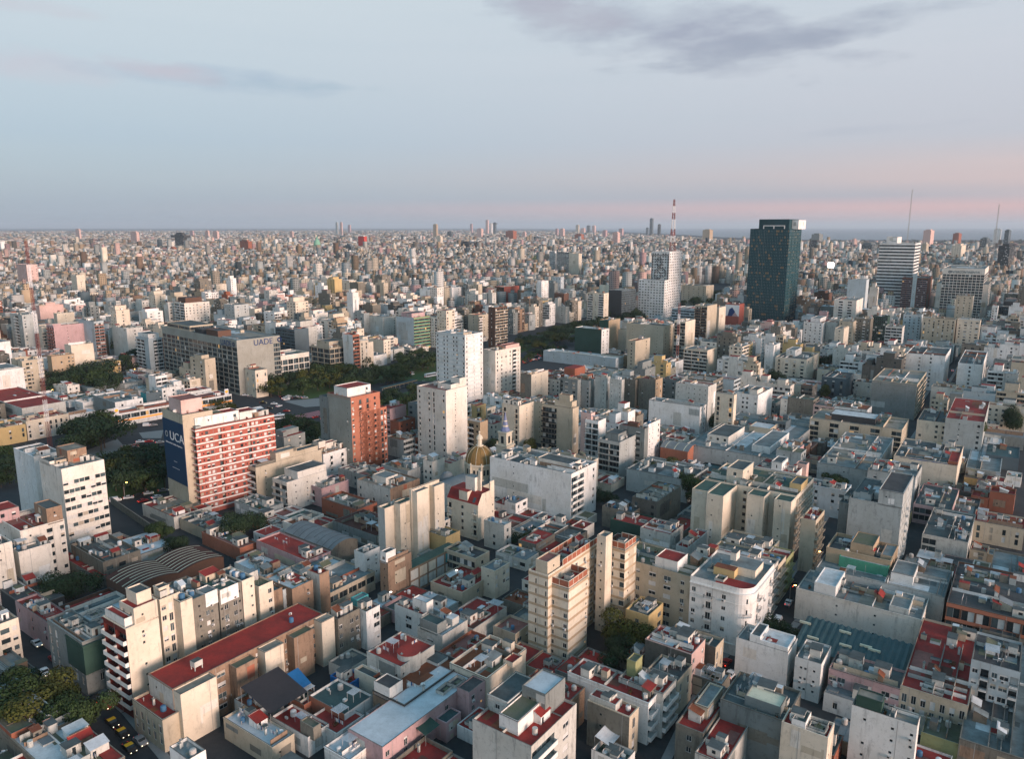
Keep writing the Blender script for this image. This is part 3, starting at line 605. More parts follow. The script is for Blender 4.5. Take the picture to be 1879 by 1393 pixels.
B(293, 1106, hp(293, 1106, -3), 330, 276, 36, 'cream', 'r_red', 'wtw', '', 'cream block with recessed windows and red roof terrace right of the balconied corner block', cl=4, M=[(.1, .6, .2, .8, 0, 3, 'cream', 'r_grey', 'w', '')])
B(331, 1110, hp(331, 1110), 353, 312, 36, 'cream', 'r_grey', '..', '', 'plain cream party wall slab between the recessed windows and the stained wall', cl=2)
B(353, 1106, hp(353, 1106, -.4), 398, 335, 36, 'dirty', 'r_lgrey', '.s.ws.', '', 'stained grey-brown wall with patched windows and a white top panel', lb=14, cl=4, M=[(.5, 1, -.02, .3, -3, .6, 'white', 'r_lgrey')])
B(401, 1090, hp(401, 1090, -.2), 442, 380, 36, 'dirty', 'r_green', 'sw.ws', '', 'stained wall block with white top band and green roof deck', lb=13, cl=4, M=[(.05, .85, -.02, .3, -3.4, .5, 'white', 'r_green', '', '')])
B(444, 1072, hp(444, 1072), 466, 425, 36, 'cream', 'r_grey', '.s', '', 'narrow cream wall with rust streaks below a white roof tank', lb=11, cl=4)
B(475, 1082, hp(475, 1082, .5), 501, 461, 36, 'cream', 'r_moss', '.w', 'n', 'cream block with a planter under its window and shrubs on the roof', lb=9, cl=4)
B(501, 1090, hp(501, 1090, -.3), 518, 485, 36, 'oldbrick', 'r_lgrey', '', '', 'narrow bare brick party wall beside the planter block', lb=12, cl=2)
B(519, 1088, hp(519, 1088, -2.5), 536, 500, 36, 'blue', 'r_lgrey', 'w', '', 'pale blue recessed bay between two bare brick walls', lb=13, cl=3)
B(536, 1086, hp(536, 1086, .3), 574, 512, 36, 'oldbrick', 'r_white', '.s', '', 'wide bare brick wall with a red roof and round water tanks', lb=13, cl=5, M=[(.45, 1, .2, .9, 0, .5, 'dirtywhite', 'r_red')])
B(586, 1058, hp(586, 1058, 1.0), 604, 563, 36, 'oldbrick', 'r_red', '', 's.', 'slim tower with white side and brick face at the end of the stained row', wL='dirtywhite', cl=2, pr=.4)
B(604, 1094, 6, 688, 575, 36, 'beige', 'r_lgrey', 'ggggg', '', 'broad low hall with a flat grey roof stained by puddles', cat='hall', cl=2, lb=26)
red = B(330, 1277, 13.5, 607, 291, 37, 'oldbrick', 'r_red', 'WwWwWwWwWwWwWwWw', '', 'long two-storey-high block under one red roof with cream and brick slabs', short='long red-roofed block', mc=0, lb=14, cl=1, sd=3.2,
        S=[(331, 397, 'cream', '', -.3, 'r_beige'), (433, 471, 'oldbrick', '', -.9, 'r_moss'), (486, 520, 'cream', '', -.4, 'r_beige'), (539, 574, 'oldbrick', '', -.8, 'r_moss'), (590, 613, 'cream', '', -.2, 'r_beige')], pr=.25, wL='dirtywhite')
B(620, 1142, 12, 660, 597, 37, 'dirty', 'r_brown', 'w.ww', '', 'dark old block with brown brick side beyond the long red roof', cl=3)
B(672, 1128, 11.5, 697, 640, 37, 'white', 'r_pink', '.W', '', 'white gable slab with turquoise roof terrace walls', cl=2, M=[(.1, .95, .6, .95, 0, 2.4, 'teal', 'r_lgrey')])
B(298, 1327, 8, 332, 243, 37, 'beige', 'r_red', '', 'ttttt', 'low classical street front with tall shutters beside the balconied corner block', cat=HO, name='town_house', cl=4)
B(151, 1184, -1280, 198, 86, 37, 'grey', 'r_lgrey', '..t.', 'tt.ttt', 'grey classical corner house wrapped in dark green netting', short='green-netted corner house', cl=7, M=[(-.03, .8, -.03, .45, -8.5, -.6, 'darkgreen', 'r_lgrey')])
B(88, 1148, 8.5, 130, 28, 37, 'rose', 'r_red', 'w.', 'w.w.w', 'low pinkish house row with roof plants left of the green-netted corner', cat=HO, cl=5)
B(52, 1118, 6, 118, -40, 37, 'dark', 'r_dark', 'wwww', '', 'long dark-roofed shed with a pale blue sheet at the left edge', cat='shed', pr=.1, cl=1)
B(-20, 1158, 13, 34, -60, 37, 'cream', 'r_beige', 'wWw', '', 'cream apartment wall cut by the left picture edge above the street', cl=2)
B(40, 1250, 4.5, 72, -60, 37, 'grey', 'r_lgrey', '', '', 'flat grey garage roof at the left edge beside the street', cat='garage', cl=3)
B(120, 1452, 8, 229, -60, 37, 'dirty', 'r_white', '....', '', 'wide patched white roof filling the lower-left corner', cat='workshop', short='patched white corner roof', cl=14, pr=.5, M=[(.75, 1, .0, .3, 0, .3, 'maroon', 'r_red'), (.0, .4, .5, .75, 0, 1.2, 'brick', 'r_moss'), (.6, .8, .5, .8, 0, 1.6, 'white', 'r_teal')])
B(345, 1402, 12, 378, 311, 37, 'white', 'r_lgrey', '', '', 'white gable wall poking up at the bottom edge near the taxi street', cl=2)
# houses in the low block, lower centre
B(735, 1228, 10.5, 797, 673, 36, 'dirtywhite', 'r_bright', 's.s..s', '...', 'red-roofed house with a round turret and white parapet', cat=HO, short='turreted red-roofed house', mc=0, cl=4, pr=.5)
B(742, 1302, 7.5, 852, 684, 36, 'dark', 'r_terra', '', '.....', 'long red roof terrace edged with a bright white parapet', cat=HO, short='white-edged red terrace', mc=0, cl=3, pr=1.0, M=[(.0, .2, .45, .95, 0, 3.2, 'white', 'r_dark'), (.35, .6, .25, .45, 0, .9, 'white', 'r_terra'), (.8, 1, .5, .9, 0, .8, 'white', 'r_grey')], wL='oldbrick')
B(702, 1374, 8, 868, 688, 36, 'rose', 'm_white', 'w.t.w..w.t.', '', 'long pale metal roof over a pinkish wall with red gutter', cat='workshop', short='long pale metal roof', mc=0, cl=2, pr=.1, lb=11, M=[(.55, .72, -.3, 0, None, -3, 'rose', 'r_teal'), (.8, 1, -.35, 0, None, 1, 'rose', 'r_dark', 'ws', '')])
B(722, 1268, 6, 735, 650, 36, 'cream', 'r_grey', '', '', 'L-shaped grey roof with cream parapet below the turreted house', cat=HO, cl=2)
B(690, 1322, 5, 738, 672, 36, 'blue', 'r_red', 'W', 'W', 'little blue-white house with square window and red deck', cat=HO, cl=1)
B(632, 1317, 5.2, 632, 567, 36, 'white', 'r_teal', '', '', 'green-grey roof with a white tank post above orange walls', cat=HO, mc=0, wL='orange', la=9.5, cl=3)
B(618, 1352, 4.2, 668, 566, 36, 'white', 'r_red', '', '', 'big square red deck right of the small concrete box', cat=HO, mc=0, cl=2)
B(565, 1360, 4.5, 604, 498, 36, 'white', 'r_red', '', '', 'big square red deck left of the small concrete box', cat=HO, mc=0, cl=2, M=[(.1, .45, -.1, .25, 0, 3, 'dirty', 'r_moss', 'ww', '')])
B(500, 1378, 5, 540, 410, 36, 'beige', 'm_white', '', '', 'white corrugated roof with chimneys at the bottom edge', cat='workshop', cl=8)
B(640, 1402, 5, 700, 595, 36, 'white', 'm_white', '', '', 'pale blue metal roof cut by the bottom edge', cat='workshop', cl=3)
B(470, 1312, 4.5, 520, 430, 36, 'blue', 'r_terra', 'w', '', 'terracotta terrace with two dishes on a white room', cat=HO, cl=5, M=[(.3, .8, 0, .4, 0, 2.6, 'white', 'r_terra', 'w', '')])
B(558, 1300, 4, 590, 528, 36, 'orange', 'r_red', 'n', '', 'tiny house with a bright orange side wall', cat=HO, cl=2)
B(640, 1262, 4, 668, 606, 36, 'sblue', 'r_red', '', '', 'small terrace house with cobalt blue inner walls', cat=HO, cl=3)
B(870, 1238, 6, 935, 798, 36, 'brick', 'r_pink', '', '', 'deep red terraces with plants and a pergola left of the cream tower', cat=HO, short='deep red terraces', mc=0, cl=9, pr=.9, M=[(.0, .3, .3, .6, 0, 1.8, 'brick', 'r_bright'), (.55, .9, .1, .7, 0, .5, 'brick', 'r_red')])
B(893, 1252, 9, 965, 879, 36, 'cream', 'r_terra', '', '', 'cream wall terrace with brown railing panels beside the cream tower', cat=HO, lb=12, cl=3, pr=.9, M=[(.5, .75, -.15, .1, 0, 1.1, 'cream', 'r_red'), (-.02, .02, .0, .98, 0, 1.3, 'cream', 'r_red')])
B(812, 1172, 8, 858, 766, 36, 'dirtywhite', 'm_white', 'w.w', 'W', 'grey workshop with white sheet roof and an outside stair', cat='workshop', cl=5, M=[(0, .35, .2, .9, 0, 3, 'grey', 'r_teal', '', '')])
B(775, 1133, 8, 795, 724, 36, 'white', 'r_red', 'w', 'W', 'white terraced house stepping down behind the turreted house', cat=HO, cl=4, M=[(.4, 1, .0, .5, 0, 3.2, 'white', 'r_white', 'w', '')])
B(908, 1052, 9.5, 935, 883, 36, 'cream', 'm_grey', 'w.wW', 's', 'small square beige house with blue windows near the ruin', cat=HO, short='square beige house', cl=3)
B(848, 1092, 5, 905, 790, 36, 'beige', 'r_red', 'w', '', 'house with green awning and blue tank below the square beige house', cat=HO, cl=8)
B(868, 1160, 5.5, 930, 812, 36, 'dirtywhite', 'r_red', '', '', 'jumble of white and red roofs above the deep red terraces', cat='workshop', cl=8)
cr_ = B(1046, 1291, 9, 1073, 958, 36, 'oldbrick', 'r_bright', '', '', 'bare brick block with red roof around an oval courtyard', short='oval-courtyard brick block', mc=0, wL='dirty', cl=3, pr=.5)
B(1155, 1322, 11, 1172, 1078, 36, 'beige', 'r_red', 'T', '', 'tall dark party wall block with classical arched front on the street', wL='dirty', short='arched-gable street block', mc=0, cl=5, M=[(.1, .8, .35, .98, 0, 1.5, 'dirtywhite', 'r_bright')])
B(1190, 1296, 10.5, 1216, 1135, 36, 'white', 'r_red', 'BW', '', 'narrow white street front with red deck beside the arched gable', lb=22, cl=4)
B(1217, 1281, 11, 1241, 1135, 36, 'dirtywhite', 'r_red', 'BB', '', 'street front with curved balconies and white zigzag parapet', cl=3, pr=1.0, M=[(.2, .6, .35, .55, 0, .8, 'white', 'r_grey'), (.4, .9, .75, .95, 0, 4.2, 'olive', 'r_moss')])
B(1243, 1256, 9.5, 1270, 1185, 36, 'beige', 'r_dark', 'tt', '', 'low roof with black rubble between two red-roofed houses', cat=HO, cl=5)
B(1269, 1206, 11.5, 1294, 1184, 36, 'pink', 'r_red', 'w.w', '', 'pink-fronted block with tarred black party wall and white roof patch', wL='darkstone', short='pink-fronted block', cl=8, M=[(.15, .7, .45, .95, 0, .15, 'white', 'm_white')])
B(1313, 1196, 9, 1328, 1224, 36, 'beige', 'r_grey', 'tt', '', 'old corner house with bare concrete roof at the intersection', short='concrete-roofed corner house', wL='darkstone', cl=3, pr=1.0)
B(1175, 1212, 4.5, 1205, 1130, 36, 'dirty', 'r_red', '', '', 'red pitched courtyard roof at the foot of the cream tower', cat=HO, cl=3)
B(1190, 1136, 10, 1217, 1148, 36, 'yellow', 'r_grey', '.W', 'w', 'yellow-walled house with a planted roof terrace and sun loungers', short='yellow terrace house', cat=HO, cl=7)
btm = B(975, 1377, 16, 1058, 867, 36, 'dirtywhite', 'r_red', 'BW', '.....', 'stained white block with curved canopy and grey roofs at the bottom edge', short='canopied white block', cl=5, M=[(.1, .6, .3, .62, 0, 3.2, 'white', 'r_moss', 'w', 't'), (.55, 1, .2, .6, 0, 5.5, 'grey', 'm_white', 'w', ''), (.3, .9, .65, 1, 0, 3.5, 'dirtywhite', 'r_grey', '', 'w')])
B(936, 1300, 12, 985, 905, 36, 'blue', 'm_white', 'W', 'W', 'bluish house with ochre blinds and white metal roof', cat=HO, cl=3)
B(1145, 1415, 4, 1165, 1085, 36, 'white', 'r_green', '', '', 'green courtyard deck with a washing line at the bottom edge', cat=HO, cl=5, pr=1.6)
# cream towers
ct = dict(band=('tan', .75), cl=1, fh=3.0)
tw = B(1043.6, 1083, -1219, 1079, 1008, 36, 'cream', 'r_red', '.....s', 'w.w', 'front tower of the cream block with beige bands and red terrace panels', short='banded cream tower', cat=TW, name='apartment_tower', pr=.3, **ct)
B(1006, 1060, -1213, 1098, 970, 36, 'cream', 'r_red', '......w.w.wB', '.n.n', 'main cream slab with slit windows behind the front cream tower', cat=TW, name='apartment_tower', M=[(.02, .25, .1, .7, 0, 3.6, 'beige', 'r_pink', 's', '')], pr=.5, **ct)
B(1112, 990, 30, 1124, 1096, 36, 'cream', 'r_lgrey', '', 's', 'plain cream lift shaft rising between the two banded cream towers', cat=TW, name='lift_tower', cl=0)
B(1147, 1012, 25.8, 1168, 1119, 36, 'cream', 'r_red', '', 'w.H', 'rear cream tower with brown panels and beige bands', cat=TW, name='apartment_tower', pr=.3, **ct)
# rounded white block and its neighbours
rw = B(1378, 1092, 20, 1393, 1267, 35, 'white', 'r_red', 'wwb', 'w.b.w', 'white corner block with rounded front and iron balconies', short='rounded white corner block', main=0, la=22, v=1185)
B(1267, 1063, 19, 1290, 1184, 36, 'beige', 'r_moss', '', 'WwWWw', 'plain cream five-storey wing with mossy roof left of the rounded block', short='mossy-roofed cream wing', lb=24, la=15, cl=6, M=[(.1, .6, .2, .5, 0, 3, 'white', 'r_red', '', 'w')])
for i, (a_, b_, c_, w_, h_, lab) in enumerate([(1399, 1053, 1410, 'white', 18, 'white balconied front right behind the rounded corner block'), (1413, 1050, 1426, 'dirtywhite', 15.5, 'grey-white front with green awning on the narrow street'),
                                        (1428, 1042, 1441, 'beige', 13.5, 'beige front with planted terrace on the narrow street'), (1443, 1032, 1456, 'olive', 12, 'olive old front at the foot of the big cream block')]):
    B(a_, b_, h_, c_, a_ - 45, 35, w_, ('r_red', 'r_grey', 'r_moss', 'r_red')[i], 'BB', '', lab, par=('rail', 'rail'), cl=5, la=9, lb=22)
cb = B(1452, 924, -1033, 1493, 1281, 35, 'cream', 'r_green', 'BBBBBBB', 'w.ww.w.w.w.w', 'big cream block with green roof and four projecting slabs', short='big cream slab block', par=('rail', 'rail'), sdl=7, cl=9,
       SL=[(1421, 1453, 'cream', '', 0), (1371, 1402, 'cream', '', 0), (1311, 1341, 'cream', '', 8, ''), (1281, 1309, 'cream', '', 6)], M=[(.3, .7, .6, .78, 0, 5.5, 'cream', 'r_grey', 'w', 'w'), (.4, .7, .0, .12, 0, 3, 'yellow', 'r_grey')])
B(1497, 960, 19, 1513, 1470, 35, 'beige', 'r_red', 'BBB', '', 'brown balconied front with red roof right of the big cream block', cl=2, par=('rail', 'rail'))
# right side, bottom
whA = B(1446, 1204, -1272, 1463, 1351, 35, 'white', 'r_lgrey', '', '', 'smooth white windowless block with stepped top beside the street', short='smooth white stepped block', cl=4, M=[(.05, .9, .55, .75, 0, 2.2, 'white', 'r_grey'), (.05, .9, .02, .55, 0, 1.4, 'white', 'r_white')])
B(1507, 1225, -1293, 1525, 1459, 35, 'white', 'r_lgrey', '', '.ss.s.', 'smooth white block with a row of tiny square openings', short='white block with tiny openings', cl=2)
B(1519, 1361, 15, 1531, 1434, 35, 'cream', 'r_red', '', '', 'cream gable block with red roof terrace at the bottom', short='cream gable with red terrace', mc=0, cl=8, M=[(.1, .9, .5, .8, 0, 1.6, 'white', 'r_teal')])
B(1440, 1330, 12.5, 1470, 1322, 35, 'dirty', 'r_grey', '', '', 'long stained grey wall with a glazed roof gallery on top', wL='grey', cl=8, M=[(.1, .5, .1, .65, 0, 2.3, 'grey', 'skylight', '', 'ggggg')])
B(1325, 1262, 5, 1340, 1262, 35, 'dirty', 'r_white', '', '', 'low broken white roof by the narrow street corner', cat=HO, cl=4)
B(1290, 1352, 9, 1345, 1240, 35, 'dirty', 'r_red', '', 'w', 'concrete house with a box room on the roof near the bottom', cat=HO, cl=4, M=[(.3, .8, .2, .7, 0, 2.8, 'beige', 'r_lgrey')])
B(1330, 1408, 8, 1375, 1275, 35, 'dirtywhite', 'r_red', '', '', 'red roof with four white tanks at the bottom edge', cat=HO, cl=4)
B(1683, 1339, 15, 1688, 1563, 35, 'white', 'r_lgrey', '', '.s..s.s', 'white party wall with a sagging cable at the bottom', short='white wall with sagging cable', cl=3, M=[(.1, .9, .55, .95, 0, 3, 'darkgreen', 'r_beige')])
B(1872, 1240, 17, 1900, 1782, 35, 'blue', 'r_dark', '', 'wBwWB', 'pale blue apartment block cut by the right picture edge', par=('rail', 'rail'), cl=6, la=16)
B(1776, 1301, 10, 1800, 1652, 35, 'beige', 'r_red', '', 'ttttttt', 'classical cream row with brown shutters and rooftop shacks', short='classical cream row', cat=HO, cl=8)
B(1651, 1270, 9, 1662, 1521, 35, 'rose', 'r_grey', '', 'WW.WW.WW', 'old pinkish row with wide shuttered windows and concrete roof', cat=HO, cl=6, short='pinkish shuttered row')
B(1600, 1300, 5, 1640, 1512, 35, 'white', 'm_grey', '', 'tw', 'low white shed with grey corrugated roof', cat='shed', cl=1, la=9, pr=.1)
B(1725, 1330, 4.5, 1790, 1640, 35, 'dirtywhite', 'r_red', '', 'w', 'low red terrace with potted plants below the classical row', cat=HO, cl=6, la=14)
B(1760, 1372, 5, 1800, 1690, 35, 'olive', 'r_moss', '', '', 'mossy green flat roof near the lower right corner', cat=HO, cl=4)
B(1880, 1400, 7, 1900, 1760, 35, 'dirty', 'r_lgrey', '', '', 'blotchy white roof in the lower right corner', cat=HO, cl=5, M=[(.1, .7, .3, .8, 0, 1, 'dirtywhite', 'r_dark')])
B(1690, 1142, -1199, 1697, 1461, 35, 'offwhite', 'r_lgrey', '', '....s...s....', 'long pale beige windowless wall above the teal shed', short='long pale beige wall', cl=4, la=16, M=[(.1, .9, .68, .86, 0, 3, 'white', 'r_white', '', 'ww'), (.1, .8, .1, .25, 0, 1.6, 'dirtywhite', 'r_lgrey')])
B(1733, 1102, -1165, 1741, 1497, 35, 'lgrey', 'r_lgrey', '', '', 'long grey stained wall behind the pale beige one with a green roof shed', short='long grey stained wall', cl=4, la=22, M=[(.3, .7, .45, .85, 0, 3.2, 'green', 'm_white', '', 'g....g'), (.2, .7, .25, .42, 0, 3, 'white', 'r_lgrey', '', 'w')])
B(1634, 1037, 15, 1642, 1516, 35, 'tan', 'r_grey', '', '', 'sand-coloured block with stepped open roof terraces', short='sand-coloured stepped block', cl=5, pr=1.2, la=15, M=[(.2, .95, .3, .65, 0, 3.2, 'tan', 'r_moss'), (.2, .9, .0, .18, -3, 1.2, 'tan', 'r_lgrey')])
B(1655, 935, -1052, 1674, 1558, 35, 'lgrey', 'r_grey', 'wwbww', '', 'big pale grey party wall with a square notch at the street', short='big pale grey party wall', par=('rail', 'railw'), cl=5, M=[(.0, 1, .0, .45, 0, 5.4, 'lgrey', 'r_dark', 'w', ''), (.1, .9, .6, .95, 0, 2, 'lgrey', 'r_grey')])
B(1556, 928, 20, 1575, 1541, 35, 'grey', 'r_grey', '', '.', 'narrow weathered grey gable left of the pale grey party wall', cl=2)
B(1680, 880, 14, 1690, 1592, 35, 'lgrey', 'r_lgrey', '', 'w.s', 'pale grey building with railed white roof by the street bend', cl=5, la=20, pr=1.1)
B(1905, 1150, 12, 1950, 1737, 35, 'brown', 'r_dark', '', 'gggggg', 'dark garage with orange-brown floor bands at the right edge', cat='garage', short='orange-banded garage', band=('orange', 1.1), fh=4.2, la=34, cl=10, occ=1)
B(1746, 940, 7.5, 1760, 1676, 35, 'rose', 'r_grey', '', 'gw', 'two-storey dusky pink house with dark strip windows', cat=HO, cl=3)
B(1788, 965, 5, 1800, 1738, 35, 'brown', 'r_dark', '', '', 'dark low roof between the pink house and the classical facade', cat='shed', cl=3)
B(1880, 975, 8, 1920, 1785, 35, 'beige', 'r_red', '', 'tttt', 'pale classical facade with tall doors at the right edge', cat=HO, cl=5, la=14)
B(1776, 1000, 8, 1790, 1692, 35, 'dirtywhite', 'r_grey', '', 'g..', 'derelict white yard building with broken roof frames', cat='workshop', cl=9)
B(1757, 856, -907, 1768, 1640, 34, 'cream', 'r_grey', '', 's.s.s.s.s.s', 'long cream wall block with a blue roof edge', short='long cream wall block', cl=8, top=1.2, fh=9, M=[(0, .15, .0, .9, 0, .5, 'sblue', 'r_grey'), (0, .5, .0, .15, 0, 1.5, 'brick', 'r_red')])
B(1742, 780, -834, 1751, 1683, 34, 'cream', 'r_grey', 'w', 'w.wW', 'squarish cream five-storey block with pale shutters', short='squarish cream block', cl=6)
B(1806, 778, 20, 1816, 1735, 34, 'lgrey', 'r_red', 'w', '.s.w', 'grey wall block with red roof behind the palm tree', cl=6, v=815)
B(1870, 845, 6, 1900, 1808, 34, 'slate', 'm_teal', '', '', 'blue-grey shed roof with yellow lit openings at the right edge', cat='warehouse', cl=1, la=24)
B(1880, 805, 7, 1900, 1790, 34, 'grey', 'm_grey', '', '', 'large grey pitched warehouse roof at the right edge', cat='warehouse', cl=1, pr=.05)
B(1835, 870, 5, 1845, 1772, 34, 'lgrey', 'r_lgrey', '', 'w', 'low pale building in front of the blue-grey shed', cat=HO, cl=5)
# centre
bw = B(1048.5, 875, -964, 1095, 899, 36, 'white', 'r_lgrey', 'BB.w', '..', 'huge blank white party wall flecked with peeled paint', short='huge blank white wall', wL='white', par=('solid', 'band'), cl=9, pr=1.0, M=[(.3, .7, .1, .5, 0, 2.4, 'offwhite', 'r_grey', 'w', '')])
B(1081, 852, 17, 1098, 985, 36, 'cream', 'r_grey', 'W', '', 'long cream wall just behind the huge white one', lb=30, v=862, cl=4)
B(1137, 815, -882, 1169.5, 1098, 36, 'lgrey', 'r_grey', '.s.s', 'BB', 'ten-storey grey block with laundry balconies and dotted side', short='grey laundry-balcony block', wL='dirtywhite', par=('rail', 'rail'), cl=3, M=[(.15, .6, .2, .8, 0, 3.4, 'grey', 'r_grey', 'w', '')])
B(1190, 782, -853, 1212, 1183, 36, 'white', 'r_lgrey', 'ss.w', '', 'slim bright white slab with small windows and roof plants', short='slim bright white slab', la=14, cl=5)
B(1183, 790, 22, 1190, 1152, 36, 'grey', 'r_red', '', 'WW', 'grey block with a small red pagoda roof', cl=4, lb=14, M=[(.2, .8, .3, .7, 0, 2.2, 'brown', 'r_bright')])
B(1098, 776, 24, 1112, 1074, 36, 'white', 'r_grey', '.', 'BB', 'stepped white terraces with a slanted pink side wall', par=('rail', 'rail'), cl=4)
B(1085, 762, 27, 1092, 1066, 36, 'pink', 'r_grey', '', 's', 'thin white-pink slab with a column of small openings', cl=1)
B(1049, 790, -832, 1066, 1004, 36, 'dirtywhite', 'r_grey', 'w', '.s.', 'white stepped party wall block behind the belfry garden', short='white stepped party wall', cl=5, M=[(.2, .8, .1, .4, 0, 3, 'white', 'r_grey', '', '')])
B(1051, 752, 26, 1062, 994, 36, 'beige', 'r_grey', '.', 'B.', 'beige block with long black balconies', short='black-balconied beige block', par=('solid', 'dark'), v=812, cl=3, M=[(.1, .9, .05, .6, 0, 3.4, 'beige', 'r_grey'), (.3, .8, .15, .5, 3.4, 6.4, 'beige', 'r_terra')])
B(953, 748, 26, 980, 921, 36, 'cream', 'r_lgrey', '..s.s', 'b.b', 'cream classical block with small balconies beside the belfry', short='cream classical block', par=('rail', 'rail'), v=806, cl=5)
B(994, 742, 23, 1000, 972, 36, 'beige', 'r_red', '', 's.s', 'beige side wing with small windows deep in the courtyard', cl=2)
B(1285, 749, -801, 1296, 1191, 36, 'white', 'r_lgrey', 'ww', '', 'wide plain white wall with a blue tank on top', short='wide plain white wall', cl=8)
B(1300, 712, 27, 1315, 1240, 36, 'dirtywhite', 'r_red', '..', 's.ssss', 'peeling white block with a dark red roof', short='peeling white block', v=760, cl=4)
B(1347, 728, 26, 1352, 1313, 36, 'cream', 'r_green', '', 'b.b', 'cream classical front squeezed between two white blocks', par=('rail', 'rail'), v=780, cl=3)
B(1391, 728, -785, 1418, 1345, 36, 'white', 'r_lgrey', '.....', 'w.ww.w', 'bright white block with grouped windows and slab sides', short='bright white slab-sided block', cl=5, M=[(.1, .5, .1, .4, 0, 3, 'offwhite', 'r_grey')])
B(1203, 700, 24, 1216, 1172, 36, 'tan', 'r_red', 'ww', 's.', 'brown stained block with a red roof and ornate side', v=742, cl=3, wL='dirty')
B(1166, 700, 23, 1172, 1143, 36, 'dirty', 'r_red', '', 's', 'brown bare party wall with a red roof', v=745, cl=2)
B(1141, 700, 24, 1146, 1119, 36, 'dirtywhite', 'r_lgrey', '', 's.s', 'chalky white block left of the brown bare wall', v=745, cl=3)
B(1113, 695, 24, 1120, 1092, 36, 'dirtywhite', 'r_red', '', '.s', 'mottled white block with red roof edge', v=748, cl=3)
B(1082, 701, -757, 1092, 1062, 36, 'lgrey', 'r_moss', '', 'w.w', 'narrow pale block with paired windows and brown side', cl=1)
B(1060, 700, 22, 1066, 1033, 36, 'grey', 'r_red', '', 'WW', 'grey glazed block with a white stepped side', v=735, cl=3)
B(975, 690, 20, 1006, 955, 36, 'cream', 'r_red', '.s.s..', '.', 'cream stepped block behind the pink tower', v=725, cl=4, wL='dirty')
B(1240, 700, 21, 1262, 1215, 36, 'grey', 'r_red', 's', 'w.w', 'grey block with red roof beside the peeling white one', v=740, cl=3)
B(877, 929, -994, 907, 820, 37, 'cream', 'r_red', '....s', 'b.w.b', 'cream block with dark red mansard roof', short='red-mansard cream block', par=('rail', 'rail'), pr=.05, cl=0)
B(717, 941, 22, 758, 693, 37, 'cream', 'r_green', '.s', '', 'cream slab pair with green roof deck', short='cream slab pair', wL='lgrey', cl=2, S=[(734, 758, 'cream', '', 1.5)], sd=3)
B(764, 906, 27, 815, 751, 37, 'cream', 'r_lgrey', '', '', 'tall cream slab with washing hung on its roof', cl=4, S=[(765, 786, 'cream', ''), (797, 815, 'cream', '', -.5)], sd=2.5)
B(716, 901, -942, 770, 655, 38, 'oldbrick', 'r_beige', '', 'w.w.w', 'old stained white block with small roof rooms', short='old stained white block', wL='dirtywhite', cl=7, M=[(.2, .6, .3, .7, 0, 3, 'offwhite', 'r_lgrey', 'w', '')], fh=3.6)
B(748, 868, 8, 800, 700, 38, 'lgrey', 'r_beige', 'w', '', 'low cluttered roofs behind the old stained block', cat=HO, cl=10)
B(684, 880, 7, 720, 620, 38, 'lgrey', 'r_pink', 'w', 'w', 'low house with pink edged roof left of the old stained block', cat=HO, cl=5)
ru = B(712, 1038, 14, 755, 697, 37, 'oldbrick', 'r_red', '', 's', 'bare brick block with white stair tower at the ruin', short='bare brick block at the ruin', cl=3, M=[(.0, .4, .2, .9, 0, 3.6, 'white', 'r_grey', '', 'w')])
B(668, 1020, 12, 697, 650, 37, 'white', 'r_grey', 'ws', '', 'narrow white block with grey roof left of the bare brick block', cl=3)
B(872, 1030, 9, 898, 815, 37, 'beige', 'r_dark', 'w', 'g', 'roofless ruin with a black tarred slab roof', short='ruin with the black roof', cat='ruin', cl=1, pr=.8)
B(818, 990, 9, 838, 745, 37, 'yellow', 'r_green', '', '', 'mossy green terrace strip behind the ruin', cat='ruin', cl=4, la=8)
B(925, 968, 10, 938, 888, 36, 'dirtywhite', 'r_white', 'w', 'w', 'stained two-storey house with bright white roof slabs', cat=HO, cl=3)
B(563, 1034, 6.5, 607, 470, 38, 'rose', 'r_bright', 'n.n', '', 'broad dark red roof with a courtyard and pink wall', cat=HO, short='broad dark red roof', mc=0, cl=5)
B(486, 1062, 5, 530, 430, 38, 'white', 'm_white', '', '', 'white sheet-metal yard roofs below the broad red roof', cat='workshop', cl=5)
B(655, 940, 6, 692, 590, 38, 'brick', 'r_beige', '', '', 'flat terrace ringed by a brick-red parapet', cat=HO, cl=6, pr=1.0)
B(690, 985, 6, 692, 610, 38, 'grey', 'm_brown', '', '', 'dark brown corrugated sheds with pale skylight strips', cat='shed', cl=5, la=16, pr=.1)
B(590, 840 + 60, 8, 640, 560, 38, 'rose', 'r_grey', '', 'b', 'small pinkish house wedged before the balconied white block', cat=HO, cl=4)
# left of centre
B(526, 889, -941, 599, 500, 38, 'offwhite', 'r_lgrey', '.s.s.s.', 'BB', 'stepped cream block dotted with small windows', short='dotted cream block', par=('solid', 'lgrey'), cl=3, M=[(.28, 1, .02, .95, 0, 3.4, 'offwhite', 'r_grey')])
B(469, 862, -927, 590, 455, 38, 'beige', 'r_lgrey', '.s.........', 'B', 'long beige party wall stepping up to a square roof room', short='long beige stepped wall', par=('solid', 'white'), cl=3, M=[(.3, .62, .05, .9, 0, 4.5, 'beige', 'r_lgrey'), (.62, .95, .05, .9, 0, 2.6, 'beige', 'r_grey')])
B(593, 837, -879, 652, 566, 38, 'white', 'r_dark', '.b.b.w', 'w', 'white block with deep balconies and chimney towers', short='white chimney-towered block', par=('solid', 'white'), cl=5, M=[(.1, .3, .5, .9, 0, 5, 'offwhite', 'r_grey'), (.35, .7, .6, .9, 0, 3, 'offwhite', 'r_red')])
